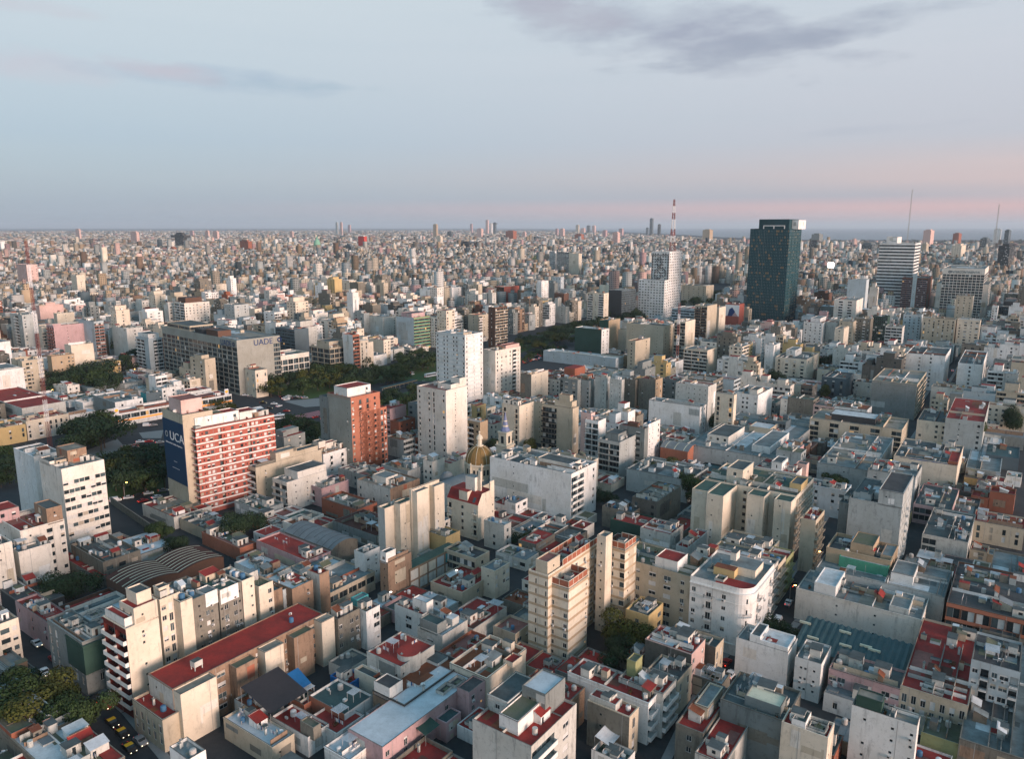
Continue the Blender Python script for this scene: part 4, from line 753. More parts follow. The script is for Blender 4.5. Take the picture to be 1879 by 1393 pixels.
br = B(643.5, 733, -869, 697, 600, 40, 'orange', 'r_red', 'w.b.b.w.', '..s', 'tall orange brick block with grey-green side and balcony column', short='tall orange brick block', wL='concrete', par=('rail', 'rail'), cl=3, M=[(.05, .85, .2, .75, 0, 4.4, 'white', 'r_red', '..w', ''), (.3, 1.22, .0, .6, None, -8, 'orange', 'r_red', 'w.b.b.bw', ''), (.0, .6, .95, 1.35, None, -2, 'grey', 'r_grey', 'w', '.')])
B(818, 720, -852, 857, 765, 38, 'offwhite', 'r_pink', '...s....', 'w.wt.w', 'tall cream-white tower with a blank pink-lit side wall', mc=0, short='pink-lit cream tower', wL='offwhite', cat=TW, name='apartment_tower', cl=5, M=[(.3, 1, .05, .5, 0, 2.5, 'offwhite', 'r_grey'), (.65, .98, .0, .3, 2.5, 5, 'offwhite', 'r_grey')])
B(853, 617, 47, 886, 800, 40, 'white', 'r_lgrey', 'w.s.w', 'w.ww.ww.w', 'tall white tower with faint blue bands', short='tall white tower', cat=TW, name='apartment_tower', v=736, cl=6, band=('blue', .3))
B(909, 646, -733, 955, 887, 40, 'offwhite', 'r_red', 'wwwwBn', '', 'pink-lit pale tower with blank front and ribbed window side', short='ribbed pale pink tower', cat=TW, name='apartment_tower', cl=6, M=[(.45, 1, .1, .6, 0, 2.6, 'pink', 'r_red')])
uca = B(358, 790, -947, 503, 336, 43, 'redbrick', 'r_red', 'wsww.Bsww.wsBwwswws', 'B', 'large red brick slab with white floor bands and white penthouse', short='red and white banded block', par=('rail', 'railw'), band=('band', .6), bandL=('band', .45), cl=4, pr=.4, sh=.75,
        M=[(.04, .58, .25, .9, 0, 4.0, 'white', 'r_red', '.s..w', 's'), (.58, .8, .2, .8, 0, 3.2, 'white', 'r_red'), (.1, .4, .35, .8, 4.0, 4.4, 'brick', 'r_moss')])
sl_ = B(334.5, 766, 43, 366, 297, 43, 'beige', 'r_beige', '.w', '', 'grey-beige slab carrying a tall navy banner', short='banner-carrying slab', cl=4, v=912, M=[(.15, .85, .25, .85, 0, 5.5, 'pink', 'r_pink')], la=13, occ=1)
shell = B(205, 764, -786, 425, 171, 41, 'white', 'r_pink', 'gggggggggggggg', 'ggg', 'long low white filling station block with an orange band', cat='filling station', short='filling station', cl=5, fh=3.4, top=.4, lb=17, sh=.1, lit=.03)
B(211, 741, 10, 262, 171, 41, 'white', 'r_lgrey', '.w.w.w', '', 'white wing with square windows behind the filling station', cl=3, wL='grey')
B(268, 725, 12, 297, 258, 41, 'slate', 'r_grey', '..ss', '', 'dark blue-grey box building behind the filling station', cl=1, wL='teal')
B(297, 715, 10, 338, 285, 41, 'white', 'r_lgrey', 'w.w.w', '', 'white wing with a small bell tower behind the filling station', cl=2, M=[(.6, .95, .2, .8, 0, 3.2, 'white', 'r_white', 's', '')])
B(344, 722, 8, 388, 328, 41, 'white', 'r_red', 'www.', 'ttt', 'white arcaded house with dark red tiled roof', cat=HO, cl=1)
B(160, 715, 6, 262, 80, 41, 'grey', 'r_lgrey', '', 'ttttttt', 'sprawling grey low roofs among trees at the left', cat='hall', cl=8, lb=50)
B(48, 777, 10.5, 126, 22, 38, 'cream', 'r_red', 't.b.tttt', '', 'cream classical mansion with arched upper windows', short='cream classical mansion', cat=HO, cl=8, lb=16, pr=1.2)
B(-12, 793, 9, 47, -60, 38, 'yellow', 'r_beige', 't.t.t', '', 'ornate ochre classical house at the left edge', cat=HO, cl=6, lb=18, pr=1.2)
B(40, 752, 8, 120, -60, 38, 'dirtywhite', 'r_red', '..w..', '', 'red roofs and yards behind the classical mansion', cat=HO, cl=12)
hs = B(112.7, 866, -1018, 191, 71.5, 38, 'offwhite', 'r_lgrey', 'WWWWWWWW', 's..', 'tall white office block with rows of shuttered square windows', short='tall white office block', cat=OF, cl=3, fh=3.3, top=3.2, pr=.9, sh=.6, M=[(.35, .8, .35, .85, 0, 5.0, 'oldbrick', 'r_beige', '', ''), (.0, .25, .5, .95, 0, 1.5, 'offwhite', 'r_grey')])
B(62, 842, 29, 112, 25, 38, 'white', 'r_lgrey', '.H.', '.s..', 'white windowless wing behind the tall office block', v=935, cl=3, wL='white')
B(37, 979, -1078, 118, -6, 38, 'offwhite', 'r_red', '.ss.W.w', '', 'cream-white annexe with red roof and a wide gridded window', short='red-roofed white annexe', cl=4, M=[(.62, .98, .0, .5, 0, 5.5, 'oldbrick', 'r_grey', 's', ''), (-.1, .4, .75, 1.2, 0, 4, 'rose', 'r_red', 'ww', '')])
B(34, 1018, -1096, 66, 11, 38, 'offwhite', 'r_lgrey', '.', 'w', 'stained white gable in front of the red-roofed annexe', cl=3, la=10)
B(-14, 1008, 20, 22, -50, 38, 'offwhite', 'r_grey', '..', '', 'tall stained white gable at the far left edge', cl=2)
B(189, 1038, 7.5, 258, 130, 38, 'dirty', 'r_grey', 'WWW', '', 'grey concrete annexe with roof courtyard at the foot of the office block', cl=6, pr=1.1)
B(258, 1019, 4.5, 316, 213, 38, 'dirtywhite', 'm_white', '', '', 'bright pale blue flat roof beside the striped vault', cat='workshop', short='bright pale blue roof', cl=3, pr=.2)
B(180, 1062, 4, 200, 66, 38, 'dirty', 'r_red', '', '', 'low dark red roofs under the white annexe', cat='shed', cl=2, pr=.1)
B(319, 953, -973, 388, 261, 38, 'dirtywhite', 'r_red', '....', '', 'small flat block with red and beige roof before the banded block', cat=HO, short='red and beige flat roof', cl=1, M=[(.05, .95, .2, .75, 0, .5, 'brick', 'r_beige')])
B(400, 985, 4, 450, 330, 38, 'beige', 'r_grey', 'w', '', 'jumbled small houses among trees left of the dark red roof', cat=HO, cl=9)
B(440, 1010, 4.5, 470, 370, 38, 'orange', 'r_pink', 'w', '', 'little orange-walled houses beside the striped vault', cat=HO, cl=8)
B(478, 940, 5, 520, 430, 38, 'lgrey', 'r_green', '', '', 'low green and white roofs under the long beige wall', cat=HO, cl=6)
# left, middle distance
ud = B(434, 627, -727, 513, 297, 42, 'concrete', 'r_lgrey', '.....g', 'gggggggggggggggg', 'very long university block with a grid of dark windows', short='long university block', cat=OF, name='university_building', fh=3.4, cl=6, sh=.05, top=4.8, M=[(.05, .35, .25, .4, 0, 4.2, 'brown', 'r_dark'), (.05, .6, .62, .95, 0, 4.2, 'beige', 'r_grey', 'H', 'HH'), (.05, .4, .45, .55, 0, 3.2, 'dark', 'r_dark')])
B(468, 682, -731, 490, 431, 44, 'cream', 'r_grey', 't.t', 'tttt', 'ornate cream corner block with lit shops at its foot', short='ornate cream corner block', fh=3.8, cl=3, lit=.04)
B(487, 661, -713, 567, 455, 40, 'offwhite', 'r_green', 'gggggggg', '', 'five-storey office grid with a roof garden', short='roof-garden office', cat=OF, fh=4.6, wL='grey', cl=4, sh=.0, pr=1.3, top=2.2)
B(540, 607, 30, 566, 505, 40, 'slate', 'r_grey', '', 'HHHH', 'dark banded office block between two pale ones', cat=OF, v=640, cl=2, sh=.0)
B(605, 641, 22, 647, 571, 40, 'beige', 'r_grey', 'ggggg', 'ggg', 'grid-fronted office block with a beige roof room', cat=OF, short='grid-fronted office', fh=4, v=690, cl=3, sh=.0, M=[(.1, .7, .15, .8, 0, 5, 'beige', 'r_grey')])
B(647, 617, 33, 659, 629, 40, 'orange', 'r_red', 'B', '', 'slim block with orange balconies and white side', wL='white', v=665, par=('solid', 'orange'), cl=1)
B(660, 628, 27, 676, 652, 40, 'cream', 'r_lgrey', 'tt', '', 'slim cream classical block beside the orange balconies', v=680, cl=1)
gt = B(759, 585, -643, 789, 727, 40, 'yellow', 'r_grey', 'H', '..', 'green and cream banded office with a pale blank side', cat=OF, short='green-banded office', wL='blue', band=('green', .9), nobandL=True, fh=3.2, cl=2, sh=.0, M=[(.1, .9, .2, .8, 0, 4, 'rose', 'r_grey')])
B(702, 583, -622, 726, 669, 40, 'offwhite', 'r_lgrey', 's.s.w', '...', 'broad white blank slab left of the green-banded office', cl=3)
B(40, 665, -723, 79, 20, 38, 'beige', 'r_grey', 'wWw.wW', '', 'grey-beige block with irregular white shutters at the left', v=722, cl=4)
B(-60, 690, -745, 43, -90, 38, 'white', 'r_lgrey', '', '', 'blank white gable at the left picture edge', cl=3, v=730)
B(94, 656, -709, 136, 86, 38, 'tan', 'r_beige', 'w.w.ww', '', 'tan eight-storey block with punched windows', short='tan punched-window block', cl=4)
B(130, 636, 27, 171, 118, 38, 'cream', 'r_beige', '....', '', 'blank cream wall behind the tan block', v=672, cl=2)
B(187, 668, -699, 221, 170, 39, 'yellow', 'r_grey', 'b.b.b', '', 'yellow block with dark balconies and white side', wL='white', par=('solid', 'brown'), cl=4)
B(272, 624, -686, 297, 249, 40, 'blue', 'r_lgrey', '.BB', 'BB.', 'pale block with wrap-around balconies beside the university', short='wrap-around balcony block', par=('solid', 'white'), cl=4, M=[(.1, .9, .1, .9, 0, 4, 'white', 'r_grey', 'w', 'w')])
B(338, 558, 40, 384, 319, 41, 'offwhite', 'r_grey', 'wwwwwww', 'BB', 'tall pale block with square windows and a brown roof room', short='brown-capped pale block', par=('solid', 'white'), v=592, cl=2, M=[(.1, .75, .1, .8, 0, 5.5, 'brown', 'r_grey')])
B(172, 592, 36, 190, 140, 38, 'blue', 'r_grey', 'BB', '..', 'pale blue gable block with red-edged balconies', v=640, cl=2, par=('solid', 'brick'))
B(98, 600, 33, 163, 85, 38, 'rose', 'r_terra', '.s..', 'BBB', 'brown stepped terraces block', v=640, cl=4, par=('solid', 'brick'))
B(40, 580, 40, 68, 18, 38, 'lgrey', 'r_grey', 'w.w', 'wBw', 'tall grey-white block near the left edge', v=635, cl=3)
B(72, 563, 34, 116, 66, 38, 'pink', 'r_pink', '', '', 'blank pink wall block', v=590, cl=2, M=[(.3, .7, .2, .8, 0, 3, 'pink', 'r_pink')])
B(104, 577, 31, 136, 98, 38, 'cream', 'r_grey', '.s.', '', 'plain pale cream wall block with small openings', v=600, cl=2)
B(232, 605, 30, 262, 205, 38, 'offwhite', 'r_beige', '.ws', '..', 'pale stained wall block left of the wrap-around balconies', v=650, cl=3)
B(140, 520 - 14, 48, 155, 130, 40, 'cream', 'r_grey', 'w', 'w', 'slim cream tower in the left middle distance', v=540, cl=1)
B(48, 487, 52, 68, 30, 40, 'pink', 'r_lgrey', 'w.w.w', 'w.w.w', 'pink-lit office tower in the left middle distance', short='pink-lit office tower', v=520, cl=2)
# avenue, centre and right, middle distance
B(878, 580, -625, 906, 859, 40, 'beige', 'r_beige', 'BwwB', 'w', 'tan hotel-like block with tall window strips', short='tan window-strip block', cl=3)
B(908, 566, 40, 931, 896, 40, 'brown', 'r_grey', 'BBB', 'w', 'brown balconied tower beside the tan block', v=615, cl=2, par=('solid', 'beige'))
B(829, 530, -572, 854, 812, 40, 'white', 'r_white', '.w.', 'ww', 'bright white tower in the middle distance', short='bright white mid tower', cl=3)
B(925, 528, -565, 953, 908, 38, 'redbrick', 'r_red', '', 'www', 'deep red block with a rounded blank side', short='deep red block', wL='brown', cl=1)
B(1130, 660, 9, 1144, 997, 36, 'blue', 'r_white', '.', '.s.s..s.s.', 'long pale blue low building', short='long pale blue building', cl=8)
B(1104, 607, 26, 1118, 1055, 38, 'white', 'r_lgrey', 'ww', '', 'block with a dark teal blank wall and white side', short='dark teal wall block', wL='darkgreen', v=645, cl=2)
B(1117, 590, 31, 1138, 1100, 38, 'tan', 'r_grey', '', '', 'tall brown blank wall beside the dark teal one', v=648, cl=1, wL='darkgreen')
B(1218, 600, -661, 1235, 1150, 38, 'beige', 'r_grey', 'ww', '.s..s..s.', 'broad beige wall block dotted with tiny windows', short='broad beige dotted block', cl=6)
B(1166, 628, 25, 1193, 1152, 38, 'beige', 'r_red', '.w', 'w', 'small beige block before the broad dotted wall', v=665, cl=3)
B(1258, 592, -668, 1276, 1237, 37, 'cream', 'r_lgrey', '', 'BB', 'cream tower with grilled balconies behind the striped mast', short='cream tower by the striped mast', cl=2, par=('rail', 'rail'))
B(1276, 570, 34, 1300, 1233, 38, 'white', 'r_lgrey', '', 'HHHH', 'white and blue banded office', cat=OF, v=598, cl=2, wL='blue')
B(1298, 563, 40, 1316, 1275, 38, 'beige', 'r_grey', '.', 'BB', 'beige residential tower with dark balconies', v=620, cl=2, par=('solid', 'brown'))
B(1320, 566, 36, 1332, 1304, 38, 'cream', 'r_grey', '', 's', 'plain cream tower next to the mural block', v=610, cl=1)
mu = B(1357, 560, -604, 1366, 1331, 37, 'redbrick', 'r_dark', '', '', 'red brick block with a painted picture on top', short='mural brick block', cl=1)
B(1298, 645, -690, 1316, 1255, 37, 'cream', 'r_lgrey', '.', 'BBB', 'terraced block with orange and white balcony tiers', short='terraced orange-white block', par=('solid', 'offwhite'), cl=5)
dk = B(1449, 421, -600, 1471, 1377, 34, 'tealglass', 'r_dark', 'HHHH', 'HHHHHHHH', 'dark glass skyscraper with lit office floors', short='dark glass skyscraper', cat='skyscraper', name='skyscraper', v=590, cl=0, sh=.0, lit=.10, lm='litdim', gm='glassteal', pr=.5, fh=3.6, M=[(.1, .9, .05, .82, 0, 11.5, 'tealglass', 'r_dark'), (.3, .92, -.12, .04, 0, 10.5, 'white', 'r_lgrey')])
mp = B(1229, 463, -587, 1252, 1196, 37, 'white', 'r_lgrey', 'WWWWWWW', 'WWWWWWW', 'tall white slab standing alone in the avenue with a metal line drawing', short='white slab in the avenue', cat=TW, name='office_tower', fh=3.5, v=580, cl=6, sh=.2, M=[(-.3, .0, .0, 1.45, None, -36, 'white', 'r_lgrey', 'WW', 'WWWWWWWWW')])
jj = B(1141, 535, -591, 1167, 1117, 38, 'slate', 'r_grey', 'HHHH', '', 'black-walled office block with ribbon windows by the avenue', cat=OF, short='black-walled office', wL='dark', cl=2, sh=.0)
B(1108, 540, 40, 1117, 1078, 38, 'cream', 'r_grey', 'w', 'BwB', 'cream balconied block left of the black-walled office', v=585, cl=3)
B(1052, 464, -510, 1061, 1021, 40, 'grey', 'r_grey', '', 'BBBB', 'wide residential slab with striped balconies and cream end', short='wide striped slab', cl=2, M=[(-.1, .5, -.35, .0, None, -2, 'cream', 'r_grey'), (-.1, .5, .0, .22, None, 0, 'cream', 'r_grey')])
B(1018, 462, 60, 1021, 1008, 40, 'white', 'r_lgrey', '', 'H', 'narrow white banded tower left of the wide striped slab', v=495, cl=1)
B(1296, 560 - 34, 30, 1310, 1251, 38, 'beige', 'r_grey', 'ww', 'wwwww', 'pale ministry block beyond the white slab', v=560, cl=2)
st = B(1680, 448, -572, 1690, 1614, 34, 'white', 'r_grey', 'h', 'hhhhhh', 'white tower with black window stripes', short='black-striped white tower', cat=TW, name='office_tower', v=565, cl=1, fh=4.6, sh=.0, lit=0, M=[(.2, .8, .72, 1.0, None, 1, 'blue', 'r_grey', '', 'HH'), (.2, .9, .55, .85, 0, 9, 'white', 'r_grey', 's', '')])
B(1703, 512, -578, 1711, 1656, 34, 'brick', 'r_grey', '.', 'BB.BB', 'brown residential tower with a white central strip', short='brown tower with white strip', cat=TW, name='apartment_tower', cl=1, par=('solid', 'rose'), M=[(-.04, .0, .42, .58, None, 6, 'white', 'r_lgrey', '', 's')])
ic = B(1808, 495, -592, 1815, 1731, 34, 'offwhite', 'r_lgrey', 'g', 'ggggggggggg', 'big cream hotel with stepped shoulders and a name sign', short='big cream hotel', cat='hotel', name='hotel', v=580, cl=2, fh=3.5, sh=.05, top=7, M=[(.12, .8, -.12, 1.14, None, -20, 'offwhite', 'r_lgrey', 'g', '')])
B(1786, 545, 40, 1812, 1755, 34, 'beige', 'r_grey', '.', 'www', 'grey-beige stepped block before the hotel', v=600, cl=2)
B(1590, 515, 58, 1595, 1556, 34, 'blue', 'r_grey', '', '', 'faceted blue-grey blank tower', v=560, cl=1)
B(1572, 553, 42, 1584, 1531, 34, 'offwhite', 'r_lgrey', 'w', '.B.B.', 'rounded cream block with balcony slots', v=580, cl=2)
B(1510, 594, -637, 1528, 1475, 35, 'white', 'r_red', 'WW', 'wwww', 'bright white block with square windows right of the skyscraper', short='bright white square-window block', cl=4, M=[(.1, .7, .2, .7, 0, 4, 'white', 'r_lgrey', 'w', 'w')])
B(1549, 605, 27, 1558, 1532, 35, 'cream', 'r_lgrey', '', 'w', 'cream block right of the square-window block', v=630, cl=3)
B(1480, 662, -703, 1503, 1423, 35, 'cream', 'r_grey', 'www', 'bWbW', 'cream balconied block with white windowed side', short='cream balconied block right', par=('solid', 'beige'), cl=5, M=[(.3, .8, .5, .8, 0, 5, 'white', 'r_lgrey')])
B(1420, 636, 25, 1432, 1404, 35, 'white', 'r_lgrey', '', '', 'plain white gable left of the cream balconied block', v=680, cl=2)
rowc = [(1566, 1540, 592, 27, 'beige', 'www', 'beige regular-window front in the far right row'), (1598, 1568, 587, 29, 'dirty', 'bwbw', 'dark weathered classical front in the far right row'), (1629, 1600, 583, 30, 'darkgreen', 'HH', 'dark green ribbon-window block in the far right row'),
        (1656, 1625, 602, 25, 'offwhite', 'BBB', 'white balcony-grid block in the far right row'), (1691, 1658, 580, 31, 'blue', 'wwww', 'pale blue block with a lit top row of windows'), (1754, 1693, 588, 30, 'beige', 'twtwtwt', 'long beige classical block with mansard in the far right row'),
        (1799, 1757, 590, 30, 'cream', 'wWwW', 'cream stepped block at the end of the far right row')]
for x_, l_, y_, h_, w_, L_, lab in rowc: B(x_, y_, h_, x_ + 5, l_, 34, w_, 'r_grey', '', L_, lab, la=16, cl=4, v=628, short=None, lit=.02)
B(1552, 698, -736, 1567, 1508, 35, 'slate', 'r_dark', '', 'bbb', 'dark green-grey hotel-like block with cream side', short='dark balconied block', par=('rail', 'rail'), cl=3)
B(1683, 708, -772, 1700, 1600, 34, 'beige', 'r_beige', 'BBB', '', 'rough beige blank wall block at the street corner', short='rough beige blank wall', par=('solid', 'beige'), cl=8, wL='grey')
B(1735, 656, 26, 1745, 1663, 34, 'white', 'r_grey', 'ww', '..w.w..', 'pale double gable block with window bays between', v=700, cl=4)
B(1803, 672, 24, 1812, 1758, 34, 'white', 'r_grey', '', '.w.', 'white gable block beyond the street at the right', v=705, cl=4)
B(1620, 791, -828, 1633, 1561, 34, 'white', 'r_green', 'BBB', 's....', 'bright white block with a narrow stair window', short='bright white stair-window block', par=('solid', 'dirtywhite'), cl=3)
B(1655, 792, 15, 1668, 1446, 34, 'beige', 'r_beige', 'tttttt', 'g.g.g.g.g', 'long hotel terrace with canvas awnings and a pool', short='long terrace building', v=800, cl=10, M=[(.2, .7, .3, .8, 0, 3, 'dark', 'r_white', '', 'gggg')], lb=46)
B(1442, 778, 13, 1452, 1391, 35, 'slate', 'r_beige', '', 'gggg', 'low glass-fronted building left of the long terrace', cl=4, v=800)
B(1600, 868, 11, 1640, 1500, 34, 'lgrey', 'r_lgrey', 'ww', 's', 'long weathered grey roofs along the narrow street', cl=12)
B(1461, 872, 14, 1473, 1385, 35, 'white', 'r_red', '', 'wtwss', 'white house block with red deck and pink-lit gable', short='white red-decked block', cl=5, M=[(.0, .9, .35, .6, 0, 4, 'white', 'r_grey', '', 'n'), (.9, 1.3, -.1, .15, None, 2, 'pink', 'r_grey')])
B(1553, 905, 12, 1562, 1475, 35, 'blue', 'r_grey', 'w', 'ww.wW', 'pale blue-white corner block with curved end', short='pale blue corner block', cl=6, v=925)
B(1420, 845, 9, 1500, 1305, 35, 'lgrey', 'r_lgrey', '', '..s.s', 'sprawling flat grey roofs of a low market hall', cat='hall', short='sprawling grey hall', cl=22, lb=45, M=[(.1, .5, .1, .3, 0, 3.2, 'white', 'r_lgrey', 'w', 'ww'), (.55, .9, .35, .6, 0, 2.6, 'beige', 'r_white', '', 'w.w'), (.15, .45, .6, .85, 0, 4, 'offwhite', 'r_grey', 'w', 'www')])
B(1345, 895, 8, 1380, 1255, 35, 'dark', 'r_teal', 'w', '', 'black-walled shed with teal roof and white panel', cat='warehouse', cl=3, wL='darkstone')
B(1355, 908, 6, 1368, 1270, 35, 'beige', 'r_bright', '', '', 'bright red sheet roof among trees', cat='shed', mc=0, cl=2, pr=.1)
B(1262, 885, 10, 1300, 1150, 36, 'lgrey', 'r_grey', 'w.', '', 'grey compound walls beside the court trees', cat=HO, cl=6, v=895)
B(1205, 925, 12, 1250, 1160, 36, 'dirty', 'r_beige', '....', 'w.w', 'sooty rough brick block with paired buttress walls', short='sooty brick block', cl=7, wL='darkstone')
B(1160, 945, 8, 1180, 1105, 36, 'dirty', 'r_grey', 'w', 'w', 'small weathered house left of the sooty brick block', cat=HO, cl=4)
B(1178, 970, 7, 1178, 1120, 36, 'darkgreen', 'r_bright', '', '', 'ivy-clad block with a red roof', cat=HO, mc=0, la=12, cl=4)
B(1230, 985, 8, 1232, 1175, 36, 'dirtywhite', 'r_red', '', '', 'stained block with streaky walls and red roof', la=12, cl=4)
B(1262, 1010, 9, 1300, 1240, 36, 'lgrey', 'r_red', 'w', '', 'grey stained low block before the big cream slabs', cl=7)
B(1400, 1028, 12, 1430, 1310, 36, 'beige', 'r_grey', 'w', '', 'roofs crowded with chimneys behind the rounded block', cl=14, v=1050)
# ------------------------------------------------------------ distinctive things on and among those buildings
# rounded corner block
def rounded():
    e = rw; la, lb, h = e['_la'], e['_lb'], e['_h']; Wm, Rm, Gm, Bm = MB(), MB(), MB(), MB(); rnd = random.Random(3); r = 4.2; zt = h + .9
    k = dict(rnd=rnd, near=e, par=('rail', 'rail'), fh=3.3, top=2.2, bot=3.4)
    facade(Wm, Gm, Bm, (0, lb), (0, -1), lb - r, 0, zt, 'white', 'w.b.w.', rz=-math.pi / 2, **k)
    n = 7; P_ = [(r - r * math.cos(t * math.pi / 2 / n), r - r * math.sin(t * math.pi / 2 / n)) for t in range(n + 1)]
    for i in range(n):
        (ax, ay), (bx, by) = P_[i], P_[i + 1]; L = math.hypot(bx - ax, by - ay); u = ((bx - ax) / L, (by - ay) / L)
        if i == 3: 
            facade(Wm, Gm, Bm, (ax, ay), u, L, 0, zt, 'white', 'n', rz=math.atan2(u[1], u[0]), **k)
            for f in range(4): inst('balcony', balcony_mesh(2.4, .9, False, 'rail'), e, ((ax + bx) / 2, (ay + by) / 2, zt - 2.2 - (f + 2) * 3.3 + .2), math.atan2(u[1], u[0]))
        else: facade(Wm, Gm, Bm, (ax, ay), u, L, 0, zt, 'white', '', **k)
    facade(Wm, Gm, Bm, (r, 0), (1, 0), la - r, 0, zt, 'white', 'bwb', rz=0, **k)
    ring = [(0, lb)] + P_ + [(la, 0), (la, lb)]
    Wm.poly([(la, 0, 0), (la, lb, 0), (la, lb, zt), (la, 0, zt)], 'white'); Wm.poly([(la, lb, 0), (0, lb, 0), (0, lb, zt), (la, lb, zt)], 'white')
    Rm.poly([(x, y, h) for x, y in ring], 'r_lgrey'); Rm.poly([(x, y, h + .012) for x, y in [(.6, lb * .62), (.6, r)] + [(px_ + (r - px_) * .1, py_ + (r - py_) * .1) for px_, py_ in P_[1:-1]] + [(la * .3, .6), (la * .3, lb * .62)]], 'r_red')
    Wm.obj('wall', e); Rm.obj('roof', e); Gm.obj('window_backing', e, 'stuff')
    cx, cy = r + 4, r + 6
    def band(z, out, hh, nm):
        m = MB(); q = []
        for x, y in ring[:-2] + [(la, 0)]:
            if x <= 0.001: q.append((x - out, y))
            elif y <= 0.001: q.append((x, y - out))
            else: d = math.hypot(x - r, y - r); q.append((r + (x - r) * (1 + out / d), r + (y - r) * (1 + out / d)))
        src = ring[:-2] + [(la, 0)]
        for i in range(len(q) - 1):
            a, b, c, d = src[i], src[i + 1], q[i], q[i + 1]
            m.poly([(c[0], c[1], z), (d[0], d[1], z), (d[0], d[1], z + hh), (c[0], c[1], z + hh)], 'band'); m.poly([(c[0], c[1], z + hh), (d[0], d[1], z + hh), (b[0], b[1], z + hh), (a[0], a[1], z + hh)], 'band'); m.poly([(a[0], a[1], z), (b[0], b[1], z), (d[0], d[1], z), (c[0], c[1], z)], 'band')
        m.obj(nm, e)
    band(zt - 2.0, .55, .35, 'cornice'); band(zt - 5.2, .12, .2, 'moulding'); band(3.2, .3, .35, 'awning_slab')
    m = MB(); m.box(la * .45, la * .8, 2, lb - 8, h, h + 2.6, 'cream', 'r_lgrey'); m.box(la * .3, la * .45, lb * .4, lb * .75, h, h + 2.4, 'yellow', 'r_terra'); m.box(la * .6, la * .75, lb * .5, lb * .6, h + 2.61, h + 5, 'offwhite', 'r_grey'); m.obj('roof_room', e)
    clutter(e, rnd, 2, la - 1, lb * .4, lb - 1, h, 5)
rounded()
# signs
def panel(e, o, u, L, z0, z1, mat, name, thick=.12):
    """flat board standing just off a wall, from o along u"""
    m = MB(); nx, ny = u[1], -u[0]; a = (o[0] + nx * .02, o[1] + ny * .02); b = (o[0] + nx * thick, o[1] + ny * thick)
    p = [(a[0], a[1]), (a[0] + u[0] * L, a[1] + u[1] * L), (b[0] + u[0] * L, b[1] + u[1] * L), (b[0], b[1])]
    m.poly([(p[3][0], p[3][1], z0), (p[2][0], p[2][1], z0), (p[2][0], p[2][1], z1), (p[3][0], p[3][1], z1)], mat)
    m.poly([(p[0][0], p[0][1], z0), (p[3][0], p[3][1], z0), (p[3][0], p[3][1], z1), (p[0][0], p[0][1], z1)], mat); m.poly([(p[2][0], p[2][1], z0), (p[1][0], p[1][1], z0), (p[1][0], p[1][1], z1), (p[2][0], p[2][1], z1)], mat)
    m.poly([(p[3][0], p[3][1], z1), (p[2][0], p[2][1], z1), (p[1][0], p[1][1], z1), (p[0][0], p[0][1], z1)], mat)
    return m.obj(name, e)
LR = -math.pi / 2
def ringmesh(r0, r1, mat, n=20, petals=0):
    m = MB()
    for i in range(n):
        a, b = 2 * math.pi * i / n, 2 * math.pi * (i + 1) / n
        m.poly([(r0 * math.cos(a), -.02, r0 * math.sin(a)), (r1 * math.cos(a), -.02, r1 * math.sin(a)), (r1 * math.cos(b), -.02, r1 * math.sin(b)), (r0 * math.cos(b), -.02, r0 * math.sin(b))][::-1], mat)
        m.poly([(r0 * math.cos(a), -.02, r0 * math.sin(a)), (r1 * math.cos(a), -.02, r1 * math.sin(a)), (r1 * math.cos(b), -.02, r1 * math.sin(b)), (r0 * math.cos(b), -.02, r0 * math.sin(b))], mat)
    return m.mesh('emblem')
e = sl_; L = e['_lb']; hb = e['_h'] - 3.2; bn = panel(e, (0, L), (0, -1), L, hb - 27, hb, 'navy', 'banner', .2)
zz = hb - 8.6
text_on(e, 'UCA', 5.4, (-.26, L * .34, zz), LR, 'paintwhite', 'lettering', L / 16.5); inst('emblem', ringmesh(.9, 1.35, 'paintwhite'), e, (-.26, L * .83, zz + 1.9), LR); inst('emblem', ringmesh(.0, .7, 'slate', 12), e, (-.26, L * .83, zz + 1.9), LR)
text_on(e, 'Universidad Católica Argentina', .95, (-.26, L * .5, zz - 2.0), LR, 'paintwhite', 'lettering', L / 15)
m = MB()      # two lines too small to read in the photo: a row of short strokes each
for zr, n_, c_ in ((zz - 9.5, 6, .5), (zz - 12.5, 13, .5)):
    for i in range(n_): y_ = L * c_ + (i - n_ / 2) * .52; m.poly([(-.24, y_ + .34, zr), (-.24, y_, zr), (-.24, y_, zr + .3), (-.24, y_ + .34, zr + .3)], 'paintwhite')
m.obj('small_print', e)
e = ud; L = e['_lb']; h = e['_h']; text_on(e, 'UADE', 6, (-.2, 15, h - 4.6), LR, 'ink'); inst('emblem', ringmesh(.9, 1.7, 'ink'), e, (-.2, 4.2, h - 2.6), LR); inst('emblem', ringmesh(.0, .5, 'ink', 10), e, (-.2, 4.2, h - 2.6), LR)
la = e['_la']; text_on(e, 'UADE', 6, (la * .6, -.2, h - 4.6), 0, 'ink'); inst('emblem', ringmesh(.9, 1.9, 'ink'), e, (la * .60 + 13.5, -.2, h - 2.4), 0)
e = ic; text_on(e, 'INTERCONTINENTAL', 4.2, (-.15, e['_lb'] * .45, e['_h'] - 5.4), LR, 'slate', 'lettering', .8); inst('emblem', ringmesh(.8, 1.8, 'slate', 14), e, (-.15, e['_lb'] * .83, e['_h'] - 4), LR)
